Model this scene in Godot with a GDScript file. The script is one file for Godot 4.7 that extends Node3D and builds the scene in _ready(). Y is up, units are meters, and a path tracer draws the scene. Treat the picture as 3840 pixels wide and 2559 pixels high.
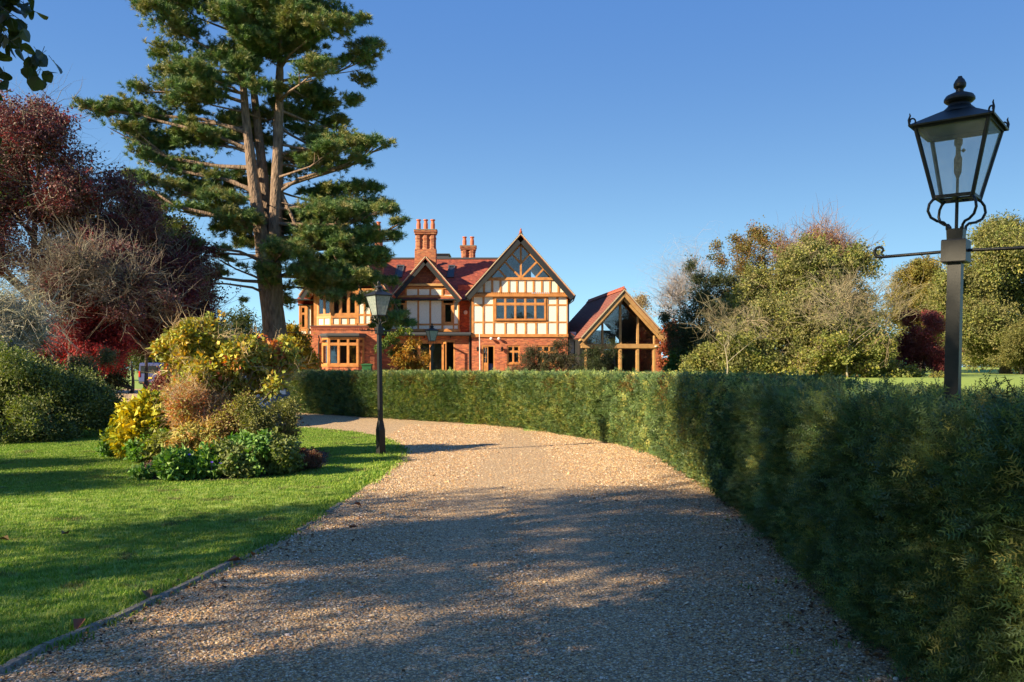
extends Node3D
# A gravel drive bends past a clipped yew hedge to a timbered brick house. Metres, y up; the eye stands at x 0, z 0, looking along -z.

var rng := RandomNumberGenerator.new()
var M := {}                      # materials
var taken := {}                  # how often a top-level name is used
var bases: Array[Basis] = []     # random turns, shared by all scattered leaves
var gap := FastNoiseLite.new()   # clumps and gaps in crowns


# ---------------------------------------------------------------- mesh building
class Shape:
	var v := PackedVector3Array()
	var n := PackedVector3Array()
	var c := PackedColorArray()
	var paint := Color.WHITE
	var painted := false
	var xf := Transform3D()

	func tri(a: Vector3, b: Vector3, d: Vector3) -> void:      # corners counter-clockwise from outside
		a = xf * a; b = xf * b; d = xf * d
		var m := (b - a).cross(d - a).normalized()
		v.append(a); v.append(d); v.append(b)
		n.append(m); n.append(m); n.append(m)
		if painted:
			c.append(paint); c.append(paint); c.append(paint)

	func tri_n(a: Vector3, b: Vector3, d: Vector3, na: Vector3, nb: Vector3, nd: Vector3) -> void:
		v.append(xf * a); v.append(xf * d); v.append(xf * b)
		n.append((xf.basis * na).normalized()); n.append((xf.basis * nd).normalized()); n.append((xf.basis * nb).normalized())
		if painted:
			c.append(paint); c.append(paint); c.append(paint)

	func quad(a: Vector3, b: Vector3, d: Vector3, e: Vector3) -> void:
		tri(a, b, d)
		tri(a, d, e)

	func box(lo: Vector3, hi: Vector3) -> void:
		var x0 := minf(lo.x, hi.x); var x1 := maxf(lo.x, hi.x)
		var y0 := minf(lo.y, hi.y); var y1 := maxf(lo.y, hi.y)
		var z0 := minf(lo.z, hi.z); var z1 := maxf(lo.z, hi.z)
		var a := Vector3(x0, y0, z1); var b := Vector3(x1, y0, z1); var d := Vector3(x1, y1, z1); var e := Vector3(x0, y1, z1)
		var f := Vector3(x0, y0, z0); var g := Vector3(x1, y0, z0); var h := Vector3(x1, y1, z0); var i := Vector3(x0, y1, z0)
		quad(a, b, d, e); quad(g, f, i, h); quad(f, a, e, i); quad(b, g, h, d); quad(e, d, h, i); quad(f, g, b, a)

	# a box whose front edges are bevelled, as sawn timber and dressed stone are
	func bevel_box(lo: Vector3, hi: Vector3, r := 0.012) -> void:
		var a := Vector3(lo.x + r, lo.y + r, hi.z); var b := Vector3(hi.x - r, lo.y + r, hi.z)
		var d := Vector3(hi.x - r, hi.y - r, hi.z); var e := Vector3(lo.x + r, hi.y - r, hi.z)
		var z := hi.z - r
		var a1 := Vector3(lo.x, lo.y, z); var b1 := Vector3(hi.x, lo.y, z); var d1 := Vector3(hi.x, hi.y, z); var e1 := Vector3(lo.x, hi.y, z)
		quad(a, b, d, e); quad(a1, b1, b, a); quad(b1, d1, d, b); quad(d1, e1, e, d); quad(e1, a1, a, e)
		var a2 := Vector3(lo.x, lo.y, lo.z); var b2 := Vector3(hi.x, lo.y, lo.z); var d2 := Vector3(hi.x, hi.y, lo.z); var e2 := Vector3(lo.x, hi.y, lo.z)
		quad(a2, b2, b1, a1); quad(b2, d2, d1, b1); quad(d2, e2, e1, d1); quad(e2, a2, a1, e1); quad(b2, a2, e2, d2)

	# a polygon (counter-clockwise, seen from +z) pushed back from z1 to z0
	func prism(p: PackedVector2Array, z0: float, z1: float) -> void:
		var t := Geometry2D.triangulate_polygon(p)
		var area := 0.0
		for k in p.size():
			area += p[k].cross(p[(k + 1) % p.size()])
		for k in range(0, t.size(), 3):
			var a := p[t[k]]; var b := p[t[k + 1]]; var d := p[t[k + 2]]
			if (b - a).cross(d - a) < 0.0:
				var s := b; b = d; d = s
			tri(Vector3(a.x, a.y, z1), Vector3(b.x, b.y, z1), Vector3(d.x, d.y, z1))
			tri(Vector3(a.x, a.y, z0), Vector3(d.x, d.y, z0), Vector3(b.x, b.y, z0))
		for k in p.size():
			var a := p[k]; var b := p[(k + 1) % p.size()]
			if area < 0.0:
				var s := a; a = b; b = s
			quad(Vector3(a.x, a.y, z0), Vector3(b.x, b.y, z0), Vector3(b.x, b.y, z1), Vector3(a.x, a.y, z1))

	func bar2(a: Vector2, b: Vector2, wide: float, z0: float, z1: float) -> void:   # a straight timber in the plane of a facade
		var s := (b - a).normalized().orthogonal() * wide * 0.5
		prism(PackedVector2Array([a - s, b - s, b + s, a + s]), z0, z1)

	func tube(p: PackedVector3Array, r: PackedFloat32Array, sides := 6, cap := true) -> void:
		var rings: Array = []
		var side := Vector3.ZERO
		for k in p.size():
			var d := (p[mini(k + 1, p.size() - 1)] - p[maxi(k - 1, 0)]).normalized()
			if side == Vector3.ZERO:
				side = d.cross(Vector3.RIGHT if absf(d.x) < 0.8 else Vector3.BACK).normalized()
			side = (side - d * side.dot(d)).normalized()
			var up := d.cross(side)
			var ring := PackedVector3Array()
			for q in sides:
				var a := TAU * q / sides
				ring.append(side * cos(a) + up * sin(a))
			rings.append(ring)
		for k in p.size() - 1:
			var g: PackedVector3Array = rings[k]; var h: PackedVector3Array = rings[k + 1]
			for q in sides:
				var q1 := (q + 1) % sides
				var a := p[k] + g[q] * r[k]; var b := p[k] + g[q1] * r[k]
				var d := p[k + 1] + h[q1] * r[k + 1]; var e := p[k + 1] + h[q] * r[k + 1]
				tri_n(a, b, d, g[q], g[q1], h[q1])
				tri_n(a, d, e, g[q], h[q1], h[q])
		if cap:
			for q in range(1, sides - 1):
				var h: PackedVector3Array = rings[-1]; var l := p[-1]; var s := r[-1]
				tri(l + h[0] * s, l + h[q] * s, l + h[q + 1] * s)
				var g: PackedVector3Array = rings[0]; var f := p[0]; var t := r[0]
				tri(f + g[0] * t, f + g[q + 1] * t, f + g[q] * t)

	func lathe(prof: PackedVector2Array, at: Vector3, sides := 16, turn := 0.0, flat := false) -> void:   # (radius, height) from the bottom up
		for k in prof.size() - 1:
			var d := prof[k + 1] - prof[k]
			var m := Vector2(d.y, -d.x).normalized()
			for q in sides:
				var a0 := TAU * q / sides + turn; var a1 := TAU * (q + 1) / sides + turn
				var u0 := Vector3(cos(a0), 0, -sin(a0)); var u1 := Vector3(cos(a1), 0, -sin(a1))
				var p0 := at + u0 * prof[k].x + Vector3.UP * prof[k].y; var p1 := at + u1 * prof[k].x + Vector3.UP * prof[k].y
				var p2 := at + u1 * prof[k + 1].x + Vector3.UP * prof[k + 1].y; var p3 := at + u0 * prof[k + 1].x + Vector3.UP * prof[k + 1].y
				if flat:
					quad(p0, p1, p2, p3)
				else:
					var n0 := u0 * m.x + Vector3.UP * m.y; var n1 := u1 * m.x + Vector3.UP * m.y
					tri_n(p0, p1, p2, n0, n1, n1)
					tri_n(p0, p2, p3, n0, n1, n0)

	func mesh(shift := Vector3.ZERO) -> ArrayMesh:
		var a := []
		a.resize(Mesh.ARRAY_MAX)
		if shift != Vector3.ZERO:
			for k in v.size():
				v[k] -= shift
		a[Mesh.ARRAY_VERTEX] = v
		a[Mesh.ARRAY_NORMAL] = n
		if painted:
			a[Mesh.ARRAY_COLOR] = c
		var m := ArrayMesh.new()
		m.add_surface_from_arrays(Mesh.PRIMITIVE_TRIANGLES, a)
		return m

	func middle() -> Vector3:
		var lo := v[0]; var hi := v[0]
		for p in v:
			lo = lo.min(p); hi = hi.max(p)
		return (lo + hi) * 0.5


class Scatter:                   # places and tints of many small copies of one mesh
	var b := PackedFloat32Array()
	var count := 0
	func put(t: Basis, o: Vector3, k: Color) -> void:
		b.append_array(PackedFloat32Array([t.x.x, t.y.x, t.z.x, o.x, t.x.y, t.y.y, t.z.y, o.y, t.x.z, t.y.z, t.z.z, o.z, k.r, k.g, k.b, 1.0]))
		count += 1


func spot(p: Node) -> Vector3:   # where a node stands in the scene while nothing is turned
	var s := Vector3.ZERO
	while p != self and p is Node3D:
		s += (p as Node3D).position
		p = p.get_parent()
	return s


func numbered(called: String) -> String:
	taken[called] = taken.get(called, 0) + 1
	return called if taken[called] == 1 else "%s_%03d" % [called, taken[called] - 1]


func tag(o: Node, label: String, category: String, group := "", kind := "") -> void:
	o.set_meta("label", label)
	if category: o.set_meta("category", category)
	if group: o.set_meta("group", group)
	if kind: o.set_meta("kind", kind)


func thing(called: String, label: String, category: String, at := Vector3.ZERO, group := "") -> Node3D:
	var o := Node3D.new()
	o.name = numbered(called)
	o.position = at
	add_child(o)
	tag(o, label, category, group)
	return o


func emit(s: Shape, called: String, mat: Material, parent: Node = self) -> MeshInstance3D:   # one named mesh; corners are given in the scene's metres
	var o := MeshInstance3D.new()
	var mid := s.middle()
	o.mesh = s.mesh(mid)
	o.material_override = mat
	o.name = numbered(called) if parent == self else called
	parent.add_child(o, true)
	o.position = mid - spot(parent)
	return o


func holder(called: String, parent: Node, at: Vector3) -> Node3D:
	var o := Node3D.new()
	o.name = called
	parent.add_child(o, true)
	o.position = at - spot(parent)
	return o


func strew(sc: Scatter, called: String, mesh: Mesh, mat: Material, parent: Node = self) -> MultiMeshInstance3D:
	var mm := MultiMesh.new()
	mm.transform_format = MultiMesh.TRANSFORM_3D
	mm.use_colors = true
	mm.mesh = mesh
	mm.instance_count = sc.count
	mm.buffer = sc.b
	var o := MultiMeshInstance3D.new()
	o.multimesh = mm
	o.material_override = mat
	o.name = numbered(called) if parent == self else called
	parent.add_child(o, true)
	o.position = -spot(parent)
	o.set_meta("kind", "stuff")
	return o


func rnd(a: float, b: float) -> float:
	return rng.randf_range(a, b)


func ball() -> Vector3:
	return Vector3(rng.randfn(), rng.randfn(), rng.randfn()).normalized()


func aim(d: Vector3, spin: float) -> Basis:   # a turn that lays +y along d
	d = d.normalized()
	var s := d.cross(Vector3.RIGHT if absf(d.x) < 0.8 else Vector3.BACK).normalized()
	return Basis(s, d, s.cross(d)).rotated(d, spin)


func pick(pal: Array) -> Color:
	var k: Color = pal[rng.randi() % pal.size()]
	var f := rnd(0.75, 1.25)
	return Color(k.r * f * rnd(0.92, 1.08), k.g * f, k.b * f * rnd(0.9, 1.1))


func lin(r: float, g: float, b: float) -> Color:   # a base colour given as reflectance
	return Color(r, g, b).linear_to_srgb()


# ---------------------------------------------------------------- materials
func flat_mat(called: String, r: float, g: float, b: float, rough := 0.8, metal := 0.0) -> StandardMaterial3D:
	var m := StandardMaterial3D.new()
	m.resource_name = called
	m.albedo_color = lin(r, g, b)
	m.roughness = rough
	m.metallic = metal
	M[called] = m
	return m


func leaf_mat(called: String, back: Color, rough := 0.55) -> StandardMaterial3D:
	var m := StandardMaterial3D.new()
	m.resource_name = called
	m.vertex_color_use_as_albedo = true
	m.roughness = rough
	m.metallic_specular = 0.4
	m.backlight_enabled = back.v > 0.0
	m.backlight = back
	m.cull_mode = BaseMaterial3D.CULL_DISABLED
	M[called] = m
	return m


func noise_tex(size: int, freq: float, stops: Array, oct := 4, kind := FastNoiseLite.TYPE_SIMPLEX_SMOOTH, seed_ := 1, normal := false, strength := 8.0) -> NoiseTexture2D:
	var f := FastNoiseLite.new()
	f.noise_type = kind
	f.seed = seed_
	f.frequency = freq
	f.fractal_octaves = oct
	if kind == FastNoiseLite.TYPE_CELLULAR:
		f.cellular_return_type = FastNoiseLite.RETURN_CELL_VALUE if oct == 1 else FastNoiseLite.RETURN_DISTANCE2_SUB
		if oct == 1: f.fractal_type = FastNoiseLite.FRACTAL_NONE
	var t := NoiseTexture2D.new()
	t.width = size
	t.height = size
	t.seamless = true
	t.noise = f
	if stops.size():
		var g := Gradient.new()
		g.offsets = PackedFloat32Array()
		g.colors = PackedColorArray()
		for s in stops:
			g.add_point(s[0], lin(s[1], s[2], s[3]))
		t.color_ramp = g
	if normal:
		t.as_normal_map = true
		t.bump_strength = strength
	return t


func tri_mat(called: String, tex: Texture2D, scale: float, rough := 0.85, bump: Texture2D = null, deep := 1.0) -> StandardMaterial3D:
	var m := StandardMaterial3D.new()
	m.resource_name = called
	m.albedo_texture = tex
	m.roughness = rough
	m.uv1_triplanar = true
	m.uv1_world_triplanar = true
	m.uv1_scale = Vector3.ONE * scale
	if bump:
		m.heightmap_enabled = true
		m.heightmap_texture = bump
		m.heightmap_scale = deep
	M[called] = m
	return m


func courses(w: int, h: int, nx: int, ny: int, joint: int, half: bool, tones: Array, mortar: Color, seed_: int) -> Array:   # [colour, height] pictures of laid bricks or tiles
	var r := RandomNumberGenerator.new()
	r.seed = seed_
	var im := Image.create(w, h, false, Image.FORMAT_RGB8)
	var hm := Image.create(w, h, false, Image.FORMAT_RGB8)
	im.fill(mortar.linear_to_srgb())
	hm.fill(Color(0.2, 0.2, 0.2))
	var bw := w / nx; var bh := h / ny
	for j in ny:
		for i in nx:
			var k: Color = tones[r.randi() % tones.size()]
			var f := r.randf_range(0.72, 1.25)
			var col := Color(k.r * f, k.g * f * r.randf_range(0.93, 1.07), k.b * f).linear_to_srgb()
			var x0 := i * bw + (bw / 2 if half and j % 2 else 0)
			var lift := r.randf_range(0.75, 1.0)
			for part in [0, -w]:
				var rect := Rect2i(x0 + part, j * bh, bw - joint, bh - joint)
				im.fill_rect(rect, col)
				hm.fill_rect(rect, Color(lift, lift, lift))
	for q in w * h / 3:           # fine grain
		var x := r.randi() % w; var y := r.randi() % h
		im.set_pixel(x, y, im.get_pixel(x, y) * r.randf_range(0.86, 1.14))
	return [ImageTexture.create_from_image(im), ImageTexture.create_from_image(hm)]


func make_materials() -> void:
	var brick := courses(512, 512, 10, 30, 2, true, [Color(0.44, 0.112, 0.046), Color(0.40, 0.098, 0.042), Color(0.47, 0.140, 0.058), Color(0.32, 0.082, 0.044)], Color(0.34, 0.19, 0.12), 5)
	tri_mat("brick", brick[0], 1.0 / 2.25, 0.9, brick[1], 0.8)
	tri_mat("old_brick", courses(512, 512, 10, 30, 3, true, [Color(0.36, 0.105, 0.042), Color(0.42, 0.135, 0.052), Color(0.24, 0.070, 0.036), Color(0.42, 0.170, 0.075)], Color(0.30, 0.19, 0.12), 6)[0], 1.0 / 2.25, 0.92)
	tri_mat("tile", courses(512, 512, 16, 24, 1, true, [Color(0.32, 0.078, 0.045), Color(0.28, 0.066, 0.042), Color(0.37, 0.098, 0.052), Color(0.22, 0.055, 0.040)], Color(0.10, 0.025, 0.018), 7)[0], 1.0 / 2.6, 0.8)
	tri_mat("hung_tile", courses(512, 512, 14, 16, 3, true, [Color(0.30, 0.085, 0.045), Color(0.24, 0.07, 0.04), Color(0.36, 0.115, 0.055)], Color(0.07, 0.022, 0.016), 8)[0], 1.0 / 1.8, 0.85)
	tri_mat("brown_tile", courses(512, 512, 16, 24, 1, true, [Color(0.22, 0.070, 0.048), Color(0.19, 0.064, 0.048), Color(0.27, 0.078, 0.048), Color(0.15, 0.058, 0.046)], Color(0.07, 0.026, 0.02), 9)[0], 1.0 / 2.6, 0.85)
	flat_mat("ridge", 0.36, 0.085, 0.045, 0.8)
	flat_mat("pot", 0.46, 0.135, 0.065, 0.85)
	tri_mat("oak", noise_tex(256, 0.012, [[0.0, 0.36, 0.138, 0.036], [0.5, 0.49, 0.205, 0.056], [1.0, 0.56, 0.260, 0.080]], 4, FastNoiseLite.TYPE_SIMPLEX_SMOOTH, 11), 0.6, 0.6)
	tri_mat("pale_oak", noise_tex(256, 0.012, [[0.0, 0.40, 0.21, 0.075], [1.0, 0.56, 0.34, 0.135]], 4, FastNoiseLite.TYPE_SIMPLEX_SMOOTH, 12), 0.6, 0.65)
	tri_mat("render", noise_tex(256, 0.05, [[0.0, 0.60, 0.56, 0.47], [0.5, 0.76, 0.725, 0.63], [1.0, 0.83, 0.80, 0.71]], 4, FastNoiseLite.TYPE_SIMPLEX_SMOOTH, 13), 0.9, 0.95)
	tri_mat("white_wall", noise_tex(256, 0.02, [[0.0, 0.50, 0.50, 0.50], [1.0, 0.74, 0.74, 0.73]], 4, FastNoiseLite.TYPE_SIMPLEX_SMOOTH, 14), 0.5, 0.95)
	flat_mat("dark_board", 0.012, 0.014, 0.016, 0.6)
	flat_mat("lead", 0.065, 0.070, 0.080, 0.55, 0.3)
	flat_mat("black_iron", 0.014, 0.015, 0.018, 0.42, 0.2)
	tri_mat("painted_iron", noise_tex(256, 0.03, [[0.0, 0.006, 0.007, 0.008], [0.6, 0.010, 0.011, 0.012], [1.0, 0.020, 0.020, 0.020]], 5, FastNoiseLite.TYPE_SIMPLEX_SMOOTH, 15), 3.0, 0.48)
	M.painted_iron.metallic_specular = 0.5
	flat_mat("verge", 0.50, 0.40, 0.26, 0.8)
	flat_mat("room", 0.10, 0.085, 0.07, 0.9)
	flat_mat("white_paint", 0.72, 0.72, 0.70, 0.5)
	flat_mat("blue_plastic", 0.03, 0.07, 0.26, 0.5)
	flat_mat("green_plastic", 0.015, 0.10, 0.035, 0.45)
	flat_mat("teal_cloth", 0.004, 0.20, 0.13, 0.8)
	var g := StandardMaterial3D.new()                     # clear window glass
	g.resource_name = "window_glass"
	g.transparency = BaseMaterial3D.TRANSPARENCY_ALPHA
	g.albedo_color = Color(0.12, 0.14, 0.15, 0.03)
	g.roughness = 0.02
	M.glass = g
	for pair in [["dusty_glass", 0.34], ["frosted_glass", 0.72]]:   # lantern panes, filmed with dust and lichen
		var f := StandardMaterial3D.new()
		f.resource_name = pair[0]
		f.transparency = BaseMaterial3D.TRANSPARENCY_ALPHA
		f.albedo_color = Color(1, 1, 1, pair[1])
		f.albedo_texture = noise_tex(256, 0.03, [[0.0, 0.22, 0.27, 0.26], [0.55, 0.34, 0.39, 0.37], [1.0, 0.50, 0.54, 0.50]], 5, FastNoiseLite.TYPE_SIMPLEX_SMOOTH, 16)
		f.uv1_triplanar = true
		f.uv1_scale = Vector3(2.5, 2.5, 2.5)
		f.roughness = 0.35
		M[pair[0]] = f
	tri_mat("bark", noise_tex(256, 0.03, [[0.0, 0.045, 0.034, 0.026], [0.5, 0.12, 0.092, 0.070], [1.0, 0.21, 0.165, 0.125]], 5, FastNoiseLite.TYPE_SIMPLEX_SMOOTH, 17), 1.1, 0.95, noise_tex(256, 0.05, [], 4, FastNoiseLite.TYPE_CELLULAR, 18), 4.0)
	M.bark.uv1_scale = Vector3(1.5, 0.45, 1.5)
	tri_mat("pine_bark", noise_tex(256, 0.03, [[0.0, 0.07, 0.048, 0.035], [0.45, 0.20, 0.135, 0.095], [1.0, 0.36, 0.255, 0.185]], 5, FastNoiseLite.TYPE_SIMPLEX_SMOOTH, 19), 1.1, 0.95, noise_tex(256, 0.05, [], 4, FastNoiseLite.TYPE_CELLULAR, 20), 7.0)
	M.pine_bark.uv1_scale = Vector3(0.9, 0.22, 0.9)
	tri_mat("pale_bark", noise_tex(256, 0.03, [[0.0, 0.20, 0.17, 0.12], [1.0, 0.42, 0.37, 0.28]], 4, FastNoiseLite.TYPE_SIMPLEX_SMOOTH, 21), 2.0, 0.95)
	tri_mat("lawn", noise_tex(512, 0.02, [[0.0, 0.165, 0.240, 0.034], [0.5, 0.220, 0.305, 0.044], [1.0, 0.280, 0.345, 0.064]], 5, FastNoiseLite.TYPE_SIMPLEX_SMOOTH, 22), 0.35, 1.0)
	tri_mat("soil", noise_tex(512, 0.04, [[0.0, 0.016, 0.012, 0.010], [0.6, 0.045, 0.033, 0.025], [1.0, 0.10, 0.075, 0.055]], 5, FastNoiseLite.TYPE_SIMPLEX_SMOOTH, 23), 1.2, 1.0, noise_tex(256, 0.06, [], 4, FastNoiseLite.TYPE_SIMPLEX, 24), 3.0)
	tri_mat("gravel", gravel_picture(), 0.62, 0.95, noise_tex(512, 0.07, [], 2, FastNoiseLite.TYPE_CELLULAR, 26), 1.6)
	tri_mat("concrete", noise_tex(256, 0.05, [[0.0, 0.12, 0.10, 0.078], [0.6, 0.26, 0.225, 0.175], [1.0, 0.38, 0.34, 0.27]], 5, FastNoiseLite.TYPE_SIMPLEX_SMOOTH, 27), 2.2, 0.95, noise_tex(256, 0.1, [], 3, FastNoiseLite.TYPE_SIMPLEX, 28), 0.5)
	flat_mat("slate", 0.05, 0.053, 0.060, 0.6)
	tri_mat("stone", noise_tex(256, 0.04, [[0.0, 0.16, 0.15, 0.135], [1.0, 0.34, 0.33, 0.30]], 4, FastNoiseLite.TYPE_SIMPLEX_SMOOTH, 29), 1.2, 0.9)
	tri_mat("hedge_core", noise_tex(256, 0.06, [[0.0, 0.050, 0.055, 0.026], [0.6, 0.080, 0.075, 0.040], [1.0, 0.120, 0.095, 0.060]], 4, FastNoiseLite.TYPE_SIMPLEX, 33), 1.5, 1.0)
	leaf_mat("leaf", Color(0.75, 0.8, 0.25))
	leaf_mat("red_leaf", Color(0.7, 0.16, 0.12))
	leaf_mat("gold_leaf", Color(0.9, 0.75, 0.2))
	leaf_mat("needle", Color(0.5, 0.55, 0.15), 0.5)
	leaf_mat("grass_blade", Color(0.6, 0.75, 0.15), 0.6)
	leaf_mat("twig", Color(0, 0, 0), 0.9)
	leaf_mat("pebble", Color(0, 0, 0), 0.75)
	var blue := flat_mat("car_blue", 0.090, 0.150, 0.300, 0.25, 0.3)
	blue.clearcoat_enabled = true
	var navy := flat_mat("van_blue", 0.012, 0.024, 0.16, 0.3, 0.1)
	navy.clearcoat_enabled = true
	flat_mat("tyre", 0.015, 0.015, 0.016, 0.9)
	flat_mat("alloy", 0.45, 0.46, 0.48, 0.35, 0.8)
	flat_mat("tail_red", 0.45, 0.015, 0.012, 0.2)
	flat_mat("plate_yellow", 0.70, 0.46, 0.03, 0.5)
	flat_mat("dark_glass", 0.02, 0.022, 0.025, 0.06)


func gravel_picture() -> ImageTexture:       # loose flint: overlapping stones of many tones, one metre sixty a side
	var r := RandomNumberGenerator.new()
	r.seed = 31
	var n := 1024
	var im := Image.create(n, n, false, Image.FORMAT_RGB8)
	im.fill(Color(0.20, 0.15, 0.095).linear_to_srgb())
	var tones := [Color(0.56, 0.366, 0.173), Color(0.47, 0.294, 0.138), Color(0.64, 0.437, 0.23), Color(0.38, 0.223, 0.102), Color(0.68, 0.494, 0.296), Color(0.3, 0.19, 0.112), Color(0.51, 0.285, 0.122), Color(0.74, 0.598, 0.428)]
	for q in 34000:
		var k: Color = tones[r.randi() % tones.size()]
		var f := r.randf_range(0.8, 1.2)
		var col := Color(k.r * f, k.g * f, k.b * f).linear_to_srgb()
		var w := r.randi_range(3, 10); var h := r.randi_range(3, 8)
		var x := r.randi() % n; var y := r.randi() % n
		im.fill_rect(Rect2i(x + 1, y, w - 2, h), col)
		im.fill_rect(Rect2i(x, y + 1, w, h - 2), col)
	return ImageTexture.create_from_image(im)


# ---------------------------------------------------------------- the scene
func _ready() -> void:
	rng.seed = 20251
	# camera: level, at eye height, the lens shifted a little upwards
	var cam := Camera3D.new()
	cam.name = "camera"
	cam.position = Vector3(0, 1.6, 0)
	cam.set_frustum(0.04215, Vector2(0, 0.001625), 0.05, 600.0)
	add_child(cam)
	cam.current = true
	# clear autumn sky and a low sun from the left, a little behind the eye
	var sky_mat := ProceduralSkyMaterial.new()
	sky_mat.sky_top_color = lin(0.062, 0.168, 0.440)
	sky_mat.sky_horizon_color = lin(0.470, 0.840, 0.990)
	sky_mat.sky_curve = 0.1
	sky_mat.ground_bottom_color = lin(0.06, 0.06, 0.03)
	sky_mat.ground_horizon_color = lin(0.14, 0.16, 0.12)
	sky_mat.ground_curve = 0.02
	sky_mat.sun_angle_max = 1.0
	sky_mat.energy_multiplier = 0.585
	var sky := Sky.new()
	sky.sky_material = sky_mat
	var env := Environment.new()
	env.background_mode = Environment.BG_SKY
	env.sky = sky
	env.tonemap_mode = Environment.TONE_MAPPER_LINEAR
	env.tonemap_exposure = 2.5
	env.sdfgi_enabled = true
	env.ssao_enabled = true
	env.ssil_enabled = true
	var we := WorldEnvironment.new()
	we.name = "daylight"
	we.environment = env
	add_child(we)
	var sun := DirectionalLight3D.new()
	sun.name = "sun"
	sun.light_color = Color(1.0, 0.92, 0.77)
	sun.light_energy = 1.6
	sun.light_angular_distance = 0.5
	sun.shadow_enabled = true
	sun.look_at_from_position(Vector3.ZERO, Vector3(0.79, -0.455, -0.417), Vector3.UP)
	add_child(sun)

	for k in 512:
		bases.append(Basis(ball(), rnd(0, TAU)))
	gap.seed = 4
	gap.frequency = 0.55
	gap.fractal_octaves = 2
	make_materials()

	ground()
	house()
	hedge()
	lamps()
	pine()
	left_side()
	flower_bed()
	right_side()
	shade_trees()
	trees_behind()
	near_branch()
	vehicles()
	small_things()


func ease01(a: float, b: float, x: float) -> float:
	return smoothstep(a, b, x)


func height(x: float, z: float) -> float:      # level along the drive, rising behind the hedge to the house terrace
	var back := -19.0
	if x < 2.5:
		back = lerpf(-19.0, -33.0, clampf((2.5 - x) / 10.0, 0.0, 1.0))
	var h := 1.12 * ease01(0.0, 20.0, back - z) * ease01(-17.0, -9.0, x)
	return h + 0.50 * ease01(58.0, 95.0, -z) * ease01(4.0, 16.0, x)


func curve_of(p: Array, step := 0.25) -> PackedVector2Array:   # a smooth line through ground points (x, z)
	var c := Curve2D.new()
	for k in p.size():
		var a: Vector2 = p[maxi(k - 1, 0)]; var b: Vector2 = p[mini(k + 1, p.size() - 1)]
		var t := (b - a) / 6.0
		c.add_point(p[k], -t, t)
	c.bake_interval = step
	return c.get_baked_points()


var drive_left: PackedVector2Array
var hedge_front: PackedVector2Array
var drive_shape: PackedVector2Array
const BED := Vector2(-4.55, -13.6)


func in_bed(p: Vector2, grow := 0.0) -> bool:
	var d := p - BED
	return pow(d.x / (1.5 + grow), 2) + pow(d.y / (2.4 + grow), 2) < 1.0


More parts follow.
